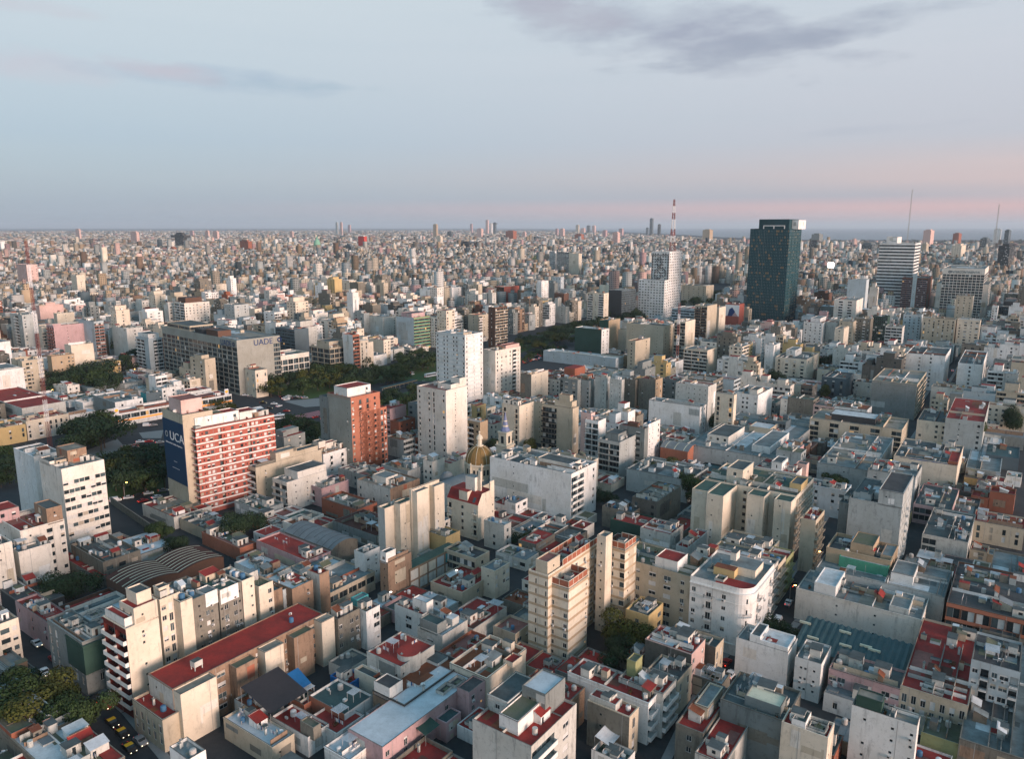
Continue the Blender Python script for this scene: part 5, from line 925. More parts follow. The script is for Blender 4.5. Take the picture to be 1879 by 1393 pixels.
# filling station band and shell-shaped signs
e = shell; la, lb = e['_la'], e['_lb']; panel(e, (0, 0), (1, 0), la, 2.9, 3.8, 'orangeband', 'orange_band', .25); panel(e, (0, lb), (0, -1), lb, 2.9, 3.8, 'orangeband', 'orange_band', .25)
def scallop():
    m = MB(); pts = [(0, -.9)] + [(1.0 * math.sin(t) * (1.0 + .06 * math.cos(7 * t)), .0 + .9 * math.cos(t) * (1.0 + .06 * math.cos(7 * t))) for t in [(-100 + i * 10) / 57.3 for i in range(21)]]
    m.poly([(x * 1.12, -.03, z * 1.12) for x, z in pts], 'wred'); m.poly([(x, -.05, z) for x, z in pts], 'signyellow')
    for i in range(-3, 4): m.poly([(-.03, -.06, -.85), (.03, -.06, -.85), (i * .28 + .03, -.06, .62 - abs(i) * .1), (i * .28 - .03, -.06, .62 - abs(i) * .1)], 'wred')
    return m.mesh('emblem')
for a in (3.0, la - 3.5):
    m = MB(); m.box(a - 1.4, a + 1.4, .0, .5, e['_h'] + .3, e['_h'] + 4.6, 'paintwhite'); m.obj('sign_board', e); inst('emblem', scallop(), e, (a, -.01, e['_h'] + 2.7))
# line drawing in metal on the white slab: a plain generic pattern of bars
e = mp; L = e['_lb']; h = e['_h']; m = MB()
def seg(p, q, r=.5): m.tube((-.5, p[0], p[1]), (-.5, q[0], q[1]), r, 'rail', 4)
y0, y1, z0, z1 = L * .06, L * .94, h - 36, h - 4
for a, b in (((y0, z0), (y1, z0)), ((y1, z0), (y1, z1)), ((y1, z1), (y0, z1)), ((y0, z1), (y0, z0))): seg(a, b)
rr = random.Random(8)
for (cy, cz, ry, rz_) in ((L * .55, h - 13, 4.2, 6.0), (L * .55, h - 14, 2.6, 4.0), (L * .48, h - 27, 8, 6.5), (L * .62, h - 30, 5, 5), (L * .4, h - 24, 5, 3)):
    pr_ = None
    for i in range(15):
        t = rr.uniform(0, .3) + i * .42; p = (cy + ry * math.cos(t), cz + rz_ * math.sin(t)); p = (min(max(p[0], y0), y1), min(max(p[1], z0), z1))
        if pr_: seg(pr_, p, .38)
        pr_ = p
m.obj('metal_drawing', e)
e = mu; L = e['_lb']; h = e['_h']; panel(e, (0, L), (0, -1), L, h - 14, h - .5, 'paintwhite', 'mural', .1)
m = MB(); m.poly([(-.14, L * .2, h - 14), (-.14, L * .8, h - 14), (-.14, L * .7, h - 6), (-.14, L * .5, h - 3.5), (-.14, L * .3, h - 8)][::-1], 'ink'); m.poly([(-.15, L * .05, h - 14), (-.15, L * .5, h - 14), (-.15, L * .3, h - 9)][::-1], 'rose'); m.obj('mural_shapes', e)
# small billboard
bb = thing('billboard', 'small blue billboard on a roof before the broad beige dotted block', 'billboard', at(1160, 652, 12) + (0,), R_(52)); m = MB(); m.box(-.4, -.2, -4, 4, 12, 17, 'sblue'); m.box(-.2, 0, -3.5, -3.2, 8, 12, 'pipe'); m.box(-.2, 0, 3.2, 3.5, 8, 12, 'pipe'); m.obj('board', bb)
# mansard roof on the cream block
def corner_e(x, y, h, rx, lx, az, label, cat, name, hh):
    X0, Y0 = at(x, y, h); a = R_(az); A = (math.sin(a), math.cos(a)); Bd = (-math.cos(a), math.sin(a)); la = run_to(X0, Y0, h, *A, rx); lb = run_to(X0, Y0, h, *Bd, lx)
    e = thing(name, label, cat, (X0, Y0, 0), math.pi / 2 - a); e['_la'], e['_lb'], e['_h'] = la, lb, h
    f = [(X0, Y0), (X0 + A[0] * la, Y0 + A[1] * la), (X0 + A[0] * la + Bd[0] * lb, Y0 + A[1] * la + Bd[1] * lb), (X0 + Bd[0] * lb, Y0 + Bd[1] * lb)]; mark(f, .8)
    xs = [proj(*p, h)[0] for p in f]; VIS.append((math.hypot(X0, Y0), min(xs), max(xs), proj(X0, Y0, 0)[1] - 2, e)); return e, la, lb
for o in list(bpy.data.objects):
    if o.get('label', '').startswith('cream block with dark red mansard'): ms = o
e = ms; la, lb, h = e['_la'], e['_lb'], e['_h']; m = MB(); i_ = 2.6; zt = h + 3.6
m.poly([(0, lb, h), (0, 0, h), (i_, 0, zt), (i_, lb, zt)], 'r_red'); m.poly([(i_, 0, zt), (la, 0, zt), (la, lb, zt), (i_, lb, zt)], 'r_red'); m.poly([(0, lb, h), (i_, lb, zt), (la, lb, zt), (la, lb, h)], 'r_red'); m.obj('mansard', e)
m = MB(); m.poly([(0, 0, h), (la, 0, h), (la, 0, zt + .5), (i_, 0, zt + .5)], 'cream'); m.box(la * .75, la, .02, .5, zt, zt + 4, 'cream'); m.box(la * .4, la * .75, lb * .3, lb * .6, zt, zt + 5.5, 'offwhite', 'r_lgrey'); m.box(.4, la * .3, lb * .35, lb * .62, h, zt + .6, 'cream', 'r_bright'); m.box(la * .55, la * .62, lb * .2, lb * .28, zt, zt + 8, 'cream'); m.obj('dormer_and_shafts', e)
m = MB(); m.poly([(.35, lb * .2, h + .55), (.35, lb * .12, h + .55), (1.6, lb * .12, h + 2.3), (1.6, lb * .2, h + 2.3)], 'glass2'); m.obj('roof_window', e)
# arched sheds
def vault(x, y, h, rx, lx, az, label, wall, mat, humps, rise, stripes, smat, short=None, cat='warehouse'):
    e, la, lb = corner_e(x, y, h, rx, lx, az, label, cat, 'vaulted_shed', h)
    m = MB(); m.box(0, la, 0, lb, 0, h, wall); m.obj('wall', e)
    def prof(s): t = s * humps % 1.0001; return h + rise * (1 - (2 * t - 1) ** 2) if s < 1 else h
    n = 14 * humps; m = MB()
    for i in range(n):
        a, b = i / n, (i + 1) / n; za, zb = prof(a + 1e-5), prof(b - 1e-5)
        m.poly([(la * a, -.3, za), (la * b, -.3, zb), (la * b, lb + .3, zb), (la * a, lb + .3, za)], mat)
    m.poly([(la * i / n, 0, prof(min(i / n, .9999))) for i in range(n + 1)], wall) if humps == 1 else [m.poly([(la * i / n, 0, h - .1), (la * (i + 1) / n, 0, h - .1), (la * (i + 1) / n, 0, prof((i + 1) / n - 1e-5)), (la * i / n, 0, prof(i / n + 1e-5))], wall) for i in range(n)]
    m.obj('roof', e)
    rr = random.Random(2)
    for k in range(stripes):
        m = MB(); y0 = lb * (k + .5) / stripes; s0 = rr.choice((0, 0, .1)); s1 = rr.choice((1, 1, .9)); w = .2 if smat != 'rail' else .14
        for i in range(n):
            a, b = i / n, (i + 1) / n
            if a < s0 or b > s1: continue
            za, zb = prof(a + 1e-5) + .05, prof(b - 1e-5) + .05
            m.poly([(la * a, y0 - w, za), (la * b, y0 - w, zb), (la * b, y0 + w, zb), (la * a, y0 + w, za)], smat)
        m.obj('roof_stripe', e)
    if short: MARKS.append((short, *local(e, la / 2, lb / 2), h))
    return e, la, lb, prof
vault(238, 1086, 7, 410, 194, 38, 'large double-humped vault with dark brown roof and pale curved stripes', 'brown', 'm_brown', 2, 1.4, 8, 'skylight', 'striped double vault')
e2, la2, lb2, pf = vault(608, 1010, 7, 656, 522, 38, 'grey barrel-vaulted metal roof with curved dark ribs', 'dirty', 'm_grey', 1, 1.9, 8, 'rail', 'grey barrel-vaulted shed')
vault(1262, 830, 8, 1280, 1212, 36, 'small vault with two yellowish skylight bands beside the slim white slab', 'orange', 'm_grey', 1, 2.0, 3, 'skylight')
# teal ridged shed
e, la, lb = corner_e(1660, 1243, 8, 1676, 1455, 35, 'big teal shed roof of fine parallel ridges', 'warehouse', 'ridged_shed', 8); m = MB(); m.box(0, la, 0, lb, 0, 7.4, 'grey'); m.obj('wall', e); m = MB(); n = int(lb / 1.7)
for i in range(n):
    y0, y1 = lb * i / n, lb * (i + 1) / n; ym = (y0 + y1) / 2
    for a, b, za, zb in ((y0, ym, 0, .5), (ym, y1, .5, 0)): m.poly([(-.4, a, 7.6 + za), (la, a, 9.4 + za), (la, b, 9.4 + zb), (-.4, b, 7.6 + zb)][::-1], 'm_teal')
m.obj('roof', e); MARKS.append(('teal ridged shed', *local(e, la / 2, lb / 2), 8))
for (fa, fb) in ((.3, .8), (.35, .5), (.5, .33), (.45, .25), (.7, .93), (.75, .55)): m = MB(); m.box(la * fa, la * fa + .5, lb * fb, lb * fb + 3, 7.9 + 1.8 * fa, 8.2 + 1.8 * fa + .3, 'skylight'); m.obj('roof_light', e)
# church
ch = thing('church', 'church with a gold tiled dome, grey vaulted nave and small lantern', 'church', at(880, 846, 17) + (0,), R_(54)); m = MB()
m.box(-9, 9, -9, 9, 0, 9.5, 'stone', 'r_lgrey'); m.box(-24, -9, -7, 7, 0, 9, 'dirtywhite'); m.box(9, 34, -7, 7, 0, 8, 'stone', 'm_grey'); m.obj('wall', ch)
m = MB(); m.lathe(0, 0, [(6.9, 9.5), (6.9, 10.2), (6.1, 10.3), (6.1, 15.6), (6.9, 15.9), (6.9, 16.6), (6.2, 16.8)], 'stone', 8); m.obj('drum', ch)
for i in range(8):
    a = (i + .5) * math.pi / 4
    for s in (-.9, .9):
        m = MB(); m.box(-.45, .45, -.12, .12, 0, 2.4, 'glass'); o = m.obj('window', ch); o.location = (5.66 * math.cos(a) - s * math.sin(a), 5.66 * math.sin(a) + s * math.cos(a), 11.6); o.rotation_euler = (0, 0, a + math.pi / 2)
    m = MB(); a = i * math.pi / 4; m.cyl(6.5 * math.cos(a), 6.5 * math.sin(a), 10, 17.4, .5, .35, 'stone', 6); m.obj('pillar', ch)
m = MB(); m.lathe(0, 0, [(6.2, 16.7)] + [(6.25 * math.cos(t * .131) ** .9 if t else 6.2, 16.8 + 7.2 * math.sin(t * .131)) for t in range(1, 11)] + [(1.3, 24.0)], 'gold', 32); m.obj('dome', ch, smooth=False)
m = MB()
for i in range(16):
    a = i * math.pi / 8; pr_ = None
    for t in range(11):
        r_ = 6.33 * math.cos(t * .131) ** .9; p = (r_ * math.cos(a), r_ * math.sin(a), 16.8 + 7.25 * math.sin(t * .131))
        if pr_: m.tube(pr_, p, .1, 'stone' if i % 2 else 'gold', 4)
        pr_ = p
m.obj('dome_ribs', ch)
m = MB(); m.lathe(0, 0, [(1.7, 23.8), (1.7, 24.4), (1.1, 24.5), (1.1, 27.0), (1.6, 27.2), (1.5, 27.5), (1.2, 28.4), (.5, 29.1), (.25, 29.3), (.25, 29.8), (.45, 30.2), (.1, 30.7), (.0, 31.3)], 'stone', 8); m.obj('lantern', ch)
m = MB()
for i in range(12):
    a, b = math.pi * i / 12, math.pi * (i + 1) / 12; m.poly([(-24, -7 * math.cos(a), 9 + 4 * math.sin(a)), (-9, -7 * math.cos(a), 9 + 4 * math.sin(a)), (-9, -7 * math.cos(b), 9 + 4 * math.sin(b)), (-24, -7 * math.cos(b), 9 + 4 * math.sin(b))], 'm_grey')
    m.poly([(-24, -7 * math.cos(a), 9 + 4 * math.sin(a)), (-24, -7 * math.cos(b), 9 + 4 * math.sin(b)), (-24, 0, 9)], 'dirtywhite')
m.obj('nave_vault', ch)
for (px_, py_, sx_) in ((0, -9, 1), (-12, 9, .8)):
    m = MB(); m.lathe(px_, py_, [(3.4, 8), (3.4, 9.5), (3.0, 11.2), (1.8, 12.8), (.3, 13.4), (0, 13.6)], 'm_grey', 14); m.obj('side_dome', ch)
cx0, cy0 = ch.location[0], ch.location[1]; mark([(cx0 - 22, cy0 - 8), (cx0 + 12, cy0 - 14), (cx0 + 22, cy0 + 10), (cx0 - 4, cy0 + 20)], 2); VIS.append((math.hypot(cx0, cy0), 845, 915, 880, ch)); MARKS.append(('gold-domed church', cx0, cy0, 20))
bt = thing('bell_tower', 'cream bell tower with a blue and white tiled spire behind the gold dome', 'bell tower', at(927, 842, 6) + (0,), R_(54)); m = MB(); m.box(-3.2, 3.2, -3.2, 3.2, 0, 13, 'stone'); m.box(-3.6, 3.6, -3.6, 3.6, 13, 13.6, 'stone', bottom=True); m.box(-2.4, 2.4, -2.4, 2.4, 13.6, 19.6, 'stone'); m.box(-2.8, 2.8, -2.8, 2.8, 19.6, 20.2, 'stone', bottom=True); m.obj('wall', bt)
for i in range(4):
    for zb, w, hh, dd in ((6, .8, 3, 3.22), (14.4, .8, 3.6, 2.42)): m = MB(); m.box(-w, w, -.05, 0, zb, zb + hh, 'glass'); o = m.obj('belfry_opening', bt); a = i * math.pi / 2; o.location = (dd * math.sin(a), -dd * math.cos(a), 0); o.rotation_euler = (0, 0, a)
for sx in (-2.9, 2.9):
    for sy in (-2.9, 2.9): m = MB(); m.lathe(sx, sy, [(.3, 13.6), (.35, 14.2), (.15, 15), (.0, 15.6)], 'stone', 6); m.obj('pinnacle', bt)
m = MB(); m.lathe(0, 0, [(2.3, 20.2), (2.5, 20.6), (2.0, 21.6), (1.5, 22.6)], 'blutile', 8); m.lathe(0, 0, [(1.5, 22.6), (1.45, 23.4)], 'stone', 8); m.lathe(0, 0, [(1.45, 23.4), (1.0, 25.2)], 'blutile', 8); m.lathe(0, 0, [(1.0, 25.2), (.9, 25.8)], 'stone', 8); m.lathe(0, 0, [(.9, 25.8), (.3, 28.6), (.3, 29.2), (.1, 30)], 'blutile', 8); m.obj('spire', bt)
mark([(bt.location[0] - 5, bt.location[1] - 5), (bt.location[0] + 5, bt.location[1] - 5), (bt.location[0] + 5, bt.location[1] + 5), (bt.location[0] - 5, bt.location[1] + 5)], 2); VIS.append((math.hypot(*bt.location[:2]), 912, 945, 842, bt)); MARKS.append(('tiled bell tower', *bt.location[:2], 20))
# masts
def mast(loc, z0, z1, w0, w1, bands, label, redm='mastred', n=None, whitem='paintwhite', tk=None):
    e = thing('lattice_mast', label, 'mast', (loc[0], loc[1], 0)); n = n or max(6, int((z1 - z0) / 4)); m1, m2 = MB(), MB(); t = tk or max(.05, w1 * .07)
    for i in range(n):
        za, zb = z0 + (z1 - z0) * i / n, z0 + (z1 - z0) * (i + 1) / n; wa, wb = (w0 + (w1 - w0) * i / n) / 2, (w0 + (w1 - w0) * (i + 1) / n) / 2; m = (m1, m2)[int(i * bands / n) % 2]; mt = (redm, whitem)[int(i * bands / n) % 2]
        c = [(-1, -1), (1, -1), (1, 1), (-1, 1)]
        for j in range(4):
            p, q = c[j], c[(j + 1) % 4]
            m.tube((p[0] * wa, p[1] * wa, za), (p[0] * wb, p[1] * wb, zb), t * 1.6, mt, 4); m.tube((p[0] * wa, p[1] * wa, za), (q[0] * wb, q[1] * wb, zb), t, mt, 3); m.tube((p[0] * wa, p[1] * wa, za), (q[0] * wa, q[1] * wa, za), t, mt, 3)
    m1.obj('red_lattice', e); m2.obj('white_lattice', e); return e
def zat(loc, y):
    lo, hi = 0, 400
    for _ in range(40):
        m = (lo + hi) / 2
        if proj(loc[0], loc[1], m)[1] > y: lo = m
        else: hi = m
    return lo
L1 = at(93, 826); mast(L1, 0, zat(L1, 442), 1.5, .9, 9, 'tall thin red and white radio mast at the left behind the mansion')
L2 = at(1241, 690); mast(L2, 0, zat(L2, 556), 1.7, 1.2, 7, 'dark red and white lattice mast before the cream grilled tower')
L3 = local(mp, mp['_la'] * .5, mp['_lb'] * .22); mast(L3, mp['_h'], zat(L3, 366), 6.5, 1.4, 7, 'red and white broadcast mast rising from the white slab in the avenue', tk=.22)
L4 = local(st, st['_la'] * .4, st['_lb'] * .3); mast(L4, st['_h'], zat(L4, 348), 1.3, .8, 2, 'thin guyed aerial on top of the black-striped white tower', 'pipe', whitem='pipe')
L5 = at(1816, 520, 0); mast(L5, 0, zat(L5, 375), 3, 1.2, 2, 'thin grey mast above the rooftops at the far right', 'pipe', whitem='pipe')
ob = thing('obelisk', 'white pointed obelisk far off between the skyscraper and the striped tower', 'obelisk', at(1575, 484) + (0,), R_(50)); m = MB(); m.cyl(0, 0, 0, 62, 6.5, 4.6, 'white', 4, False); m.cyl(0, 0, 62, 67.5, 4.6, .1, 'white', 4); m.obj('shaft', ob)
gg = thing('parliament', 'domed parliament with a green copper dome far off at left of centre', 'parliament', at(583, 474) + (0,), R_(50)); m = MB(); m.box(-26, 26, -26, 26, 0, 26, 'beige', 'r_grey'); m.lathe(0, 0, [(14, 26), (14, 44), (13, 46)], 'beige', 16); m.obj('wall', gg); m = MB(); m.lathe(0, 0, [(13, 46), (13, 52), (11, 62), (7.5, 69), (3, 73), (2.4, 79), (.4, 84), (0, 88)], 'copper', 16); m.obj('dome', gg)
sc_ = thing('led_screen', 'bright white illuminated screen glowing above far rooftops', 'screen', at(1525, 482, 45) + (0,), R_(-20)); m = MB(); m.box(-6, 6, -.5, .5, 34, 45, 'rail'); m.box(-5.8, 5.8, -.56, -.51, 34.4, 44.6, 'screenw'); m.box(-.5, .5, -.4, .4, 0, 34, 'rail'); m.obj('screen_panel', sc_)
# smaller things on roofs that belong to nobody's wall
def tarp(x, y, z, w, d, mat, az, label, name='canopy', slope=.25):
    e = thing(name, label, name, at(x, y, z) + (0,), math.pi / 2 - R_(az)); m = MB(); n = 6
    def zf(i, j): s, t = i / n, j / n; return z + slope * d * t - .5 * math.sin(math.pi * s) * math.sin(math.pi * t)
    for i in range(n):
        for j in range(n): m.poly([(w * i / n, d * j / n, zf(i, j)), (w * (i + 1) / n, d * j / n, zf(i + 1, j)), (w * (i + 1) / n, d * (j + 1) / n, zf(i + 1, j + 1)), (w * i / n, d * (j + 1) / n, zf(i, j + 1))], mat)
    m.obj('sheet', e)
    for a, b in ((0, 0), (1, 0), (0, 1), (1, 1)): m = MB(); m.cyl(w * a, d * b, z - 3, zf(a * n, b * n), .05, .05, 'pipe', 5); m.obj('pole', e)
tarp(496, 1312, 8.5, 11, 11, 'tarp', 36, 'sagging black awning sheet at the foot of the long red-roofed block'); tarp(533, 1278, 7.5, 6.5, 5, 'tarpblue', 36, 'bright blue awning sheet beside the sagging black one', slope=.5)
tarp(781, 1352, 6, 5, 4, 'darkgreen', 36, 'dark green shade cloth hung in the yard right of the long metal roof'); tarp(1120, 1372, 6, 7, 4, 'm_white', 36, 'pale slatted pergola above the washing line yard')

# framed red railing panels round the terraces of the cream towers
def railpanels(e, runs, h, z=0.0):
    fr = MB(); n_ = 0
    for (x0, y0, x1, y1) in runs:
        L = math.hypot(x1 - x0, y1 - y0); n = max(1, round(L / 2.6)); u = ((x1 - x0) / L, (y1 - y0) / L); nx, ny = u[1], -u[0]
        for i in range(n):
            a0, a1 = L * i / n + .09, L * (i + 1) / n - .09; p, q = (x0 + u[0] * a0, y0 + u[1] * a0), (x0 + u[0] * a1, y0 + u[1] * a1); m = MB()
            for s in (1, -1):
                o = .05 * s; ps = [(p[0] + nx * o, p[1] + ny * o, z + .15), (q[0] + nx * o, q[1] + ny * o, z + .15), (q[0] + nx * o, q[1] + ny * o, z + h - .1), (p[0] + nx * o, p[1] + ny * o, z + h - .1)]; m.poly(ps if s > 0 else ps[::-1], 'brick')
            m.obj('railing_panel', e)
        for i in range(n + 1): a = L * i / n; fr.tube((x0 + u[0] * a, y0 + u[1] * a, z), (x0 + u[0] * a, y0 + u[1] * a, z + h), .11, 'cream', 4)
        for zz in (z + .08, z + h): fr.tube((x0, y0, zz), (x1, y1, zz), .1, 'cream', 4)
    fr.obj('railing_frame', e)
for o in list(bpy.data.objects):
    lb_ = o.get('label', '')
    if lb_.startswith(('front tower of the cream', 'main cream slab', 'rear cream tower')):
        a_, b_, h_ = o['_la'], o['_lb'], o['_h']; railpanels(o, [(.2, b_ - .2, .2, .2), (.2, .2, a_ - .2, .2), (a_ - .2, .2, a_ - .2, b_ - .2)] if not lb_.startswith('main') else [(a_ * .28, .2, a_ - .2, .2), (a_ * .28, b_ - .2, a_ - .2, b_ - .2)], 1.9, h_ + .3)
m = MB(); a_, b_, h_ = dk['_la'], dk['_lb'], dk['_h']
for y_ in (.15, .42, .68): m.box(a_ * .1 - .7, a_ * .1 - .02, b_ * y_, b_ * y_ + 1, h_ + .5, h_ + 4.6, 'white', bottom=True)
m.box(a_ * .1 - .7, a_ * .1 - .02, b_ * .15, b_ * .68 + 1, h_ + 3.6, h_ + 4.6, 'white', bottom=True); m.obj('crown_frame', dk)

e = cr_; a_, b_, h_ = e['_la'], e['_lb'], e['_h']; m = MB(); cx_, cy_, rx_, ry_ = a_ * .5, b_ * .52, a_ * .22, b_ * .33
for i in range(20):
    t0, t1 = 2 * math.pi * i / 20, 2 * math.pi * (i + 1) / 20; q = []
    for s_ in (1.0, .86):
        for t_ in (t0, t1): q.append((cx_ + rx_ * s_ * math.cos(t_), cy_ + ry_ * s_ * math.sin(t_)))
    m.poly([(*q[0], h_), (*q[1], h_), (*q[1], h_ + 1.1), (*q[0], h_ + 1.1)], 'darkstone'); m.poly([(*q[3], h_), (*q[2], h_), (*q[2], h_ + 1.1), (*q[3], h_ + 1.1)], 'darkstone'); m.poly([(*q[0], h_ + 1.1), (*q[1], h_ + 1.1), (*q[3], h_ + 1.1), (*q[2], h_ + 1.1)], 'coping'); m.poly([(cx_, cy_, h_ + .03), (*q[2], h_ + .03), (*q[3], h_ + .03)], 'r_dark')  # floor lies on the roof; the courtyard's deep shade is put into its colour
m.obj('courtyard_wall_painted_shade', e)
for o in list(bpy.data.objects):
    if o.get('label', '').startswith('red-roofed house with a round turret'):
        m = MB(); m.lathe(o['_la'] * .42, 2.2, [(3.0, 0), (3.0, o['_h'] + 1.6)], 'dirtywhite', 18); m.poly([(o['_la'] * .42 + 3.1 * math.cos(i * math.pi / 9), 2.2 + 3.1 * math.sin(i * math.pi / 9), o['_h'] + 1.62) for i in range(18)], 'r_bright'); m.obj('turret', o)
# ------------------------------------------------------------ streets, avenue, trees, vehicles
def zone(pix): return [at(*p) for p in pix]
near_edge = [(-215, 250), (-162, 325), (-92, 395), (-36, 474), (30, 600), (60, 700), (120, 800), (235, 975), (330, 1180), (500, 1650)]
far_edge = [(-340, 395), (-262, 470), (-220, 505), (-190, 540), (-140, 600), (-72, 735), (15, 860), (100, 1000), (215, 1190), (420, 1660)]
for i in range(len(near_edge) - 1): mark([far_edge[i], near_edge[i], near_edge[i + 1], far_edge[i + 1]], 1)
mark([(-230, 420), (-140, 400), (-95, 420), (-60, 470), (-140, 560), (-200, 560)], 0)
mark(zone([(200, 992), (198, 925), (300, 925), (300, 1000)])[::1], 0)
S1a, S1b = (18, 128), (300, 540)     # narrow street at lower right
def strip(a, b, w, z, mat, name, kind='structure'):
    d = math.hypot(b[0] - a[0], b[1] - a[1]); n = (-(b[1] - a[1]) / d * w / 2, (b[0] - a[0]) / d * w / 2); m = MB()
    m.poly([(a[0] - n[0], a[1] - n[1], z), (b[0] - n[0], b[1] - n[1], z), (b[0] + n[0], b[1] + n[1], z), (a[0] + n[0], a[1] + n[1], z)][::-1] if False else [(a[0] + n[0], a[1] + n[1], z), (a[0] - n[0], a[1] - n[1], z), (b[0] - n[0], b[1] - n[1], z), (b[0] + n[0], b[1] + n[1], z)], mat); o = m.obj(name); o['kind'] = kind; return o
STREETS = []
def street(pts, w=11.5):
    for a, b in zip(pts, pts[1:]):
        d = math.hypot(b[0] - a[0], b[1] - a[1]); n = (-(b[1] - a[1]) / d, (b[0] - a[0]) / d); h = w / 2
        mark([(a[0] - n[0] * h, a[1] - n[1] * h), (b[0] - n[0] * h, b[1] - n[1] * h), (b[0] + n[0] * h, b[1] + n[1] * h), (a[0] + n[0] * h, a[1] + n[1] * h)], 0)
        for s in (-1, 1):
            c = (w / 2 - 1.1) * s; m = MB(); q = [(a[0] + n[0] * (c - 1.1), a[1] + n[1] * (c - 1.1)), (b[0] + n[0] * (c - 1.1), b[1] + n[1] * (c - 1.1)), (b[0] + n[0] * (c + 1.1), b[1] + n[1] * (c + 1.1)), (a[0] + n[0] * (c + 1.1), a[1] + n[1] * (c + 1.1))]
            m.poly([(x, y, .13) for x, y in q], 'paving'); [m.poly([(q[i][0], q[i][1], 0), (q[(i + 1) % 4][0], q[(i + 1) % 4][1], 0), (q[(i + 1) % 4][0], q[(i + 1) % 4][1], .13), (q[i][0], q[i][1], .13)], 'paving') for i in range(4)]
            o = m.obj('pavement'); o['kind'] = 'structure'
s1 = [at(1240, 1393 + 60), at(1330, 1245), at(1435, 1135), at(1505, 1015), at(1545, 940), at(1632, 838), at(1700, 745), at(1748, 672)]
street(s1)
s2 = [at(20, 1170), at(120, 1262), at(190, 1325), at(262, 1420)]
street(s2, 13)
for i in range(7):   # zebra crossing
    a = at(185 + i * 3.4, 1285 + i * 2.2); strip(a, (a[0] + 3.4, a[1] + 2.8), .5, .012, 'paintwhite', 'crossing_stripe')
g = MB(); g.poly([(-60000, -800, 0), (60000, -800, 0), (60000, 60000, 0), (-60000, 60000, 0)], 'ground') if 'ground' in MATS else None
roofmat('ground', (.035, .038, .042), (.055, .058, .06), .6); g = MB(); g.poly([(-60000, -800, 0), (60000, -800, 0), (60000, 60000, 0), (-60000, 60000, 0)], 'ground'); g.obj('ground')['kind'] = 'structure'
m_, t_, b_ = newmat('water'); b_.inputs['Base Color'].default_value = (.10, .13, .16, 1); b_.inputs['Roughness'].default_value = .35
shore = [at(955, 418.6), at(1120, 425), at(1250, 431), at(1330, 436), at(1500, 441), at(1700, 441), at(2100, 441)]
w = MB(); w.poly([(x, y, .4) for x, y in shore] + [(59000, shore[-1][1], .4), (59000, 59000, .4), (shore[0][0] + 2000, 59000, .4)], 'water'); w.obj('water')['kind'] = 'structure'
def flat(pix, z, mat, name): m = MB(); m.poly([(*at(*p), z) for p in pix], mat); m.obj(name)['kind'] = 'structure'
flat([(196, 920), (196, 850), (300, 838), (305, 905)], .02, 'grass', 'lawn'); flat([(505, 880), (500, 790), (590, 778), (600, 845)], .02, 'grass', 'lawn'); flat([(700, 765), (690, 735), (765, 715), (765, 765)], .02, 'grass', 'lawn')
flat([(800, 700), (700, 700), (720, 670), (800, 655)], .02, 'grass', 'lawn'); flat([(955, 648), (950, 628), (1080, 590), (1110, 590), (1060, 612)], .02, 'grass', 'lawn'); flat([(480, 720), (560, 735), (690, 705), (740, 672), (620, 672)], .02, 'grass', 'lawn')
flat([(520, 737), (560, 748), (640, 742), (600, 730)], .03, 'paving', 'plaza_paving'); flat([(255, 795), (300, 790), (296, 805), (262, 805)], .03, 'paving', 'traffic_island'); flat([(130, 838), (215, 806), (230, 822), (160, 850)], .03, 'paving', 'traffic_island')
for i in range(5): flat([(522 + i * 2, 768 + i * 1.5), (585 + i * 2, 754 + i * 1.5), (587 + i * 2, 755.2 + i * 1.5), (524 + i * 2, 769.2 + i * 1.5)], .03, 'pinklane', 'lane_marking')
for a_, b_ in (((215, 872), (330, 812)), ((560, 800), (480, 835)), ((705, 722), (800, 692)), ((960, 668), (1050, 612))):
    A_, B_ = at(*a_), at(*b_); n = int(math.hypot(B_[0] - A_[0], B_[1] - A_[1]) / 9)
    for i in range(n):
        p = (A_[0] + (B_[0] - A_[0]) * i / n, A_[1] + (B_[1] - A_[1]) * i / n); q = (A_[0] + (B_[0] - A_[0]) * (i + .4) / n, A_[1] + (B_[1] - A_[1]) * (i + .4) / n); strip(p, q, .25, .025, 'paintwhite', 'lane_dash')
# bus lane canopy roofs
for (a, b, lab) in (((190, 857), (262, 838), 'long green station roof among trees at the left of the avenue'), ((700, 722), (762, 706), 'long green station roof with lit edge behind the orange brick block')):
    A_, B_ = at(*a), at(*b); e = thing('bus_station', lab, 'bus station', (A_[0], A_[1], 0), math.atan2(B_[1] - A_[1], B_[0] - A_[0])); L = math.hypot(B_[0] - A_[0], B_[1] - A_[1]); m = MB(); m.box(0, L, -2.2, 2.2, 3.6, 3.9, 'r_teal', bottom=True); m.obj('roof', e); m = MB(); m.box(0, L, -2.24, -2.2, 3.5, 3.62, 'lit'); m.obj('edge_light', e)
    for i in range(8): m = MB(); m.box(L * i / 8 + 1, L * i / 8 + 1.3, -.2, .2, 0, 3.6, 'pipe'); m.obj('post', e)
w_ = thing('boundary_wall', 'long old weathered boundary wall beside the traffic queue', 'wall'); A_, B_ = at(204, 925), at(290, 985); w_.location = (*A_, 0); w_.rotation_euler = (0, 0, math.atan2(B_[1] - A_[1], B_[0] - A_[0])); m = MB(); L = math.hypot(B_[0] - A_[0], B_[1] - A_[1]); m.box(0, L, -.2, .2, 0, 3.2, 'dirty'); m.obj('masonry', w_); mark([A_, B_, (B_[0] + 2, B_[1] + 3), (A_[0] + 2, A_[1] + 3)], 1)
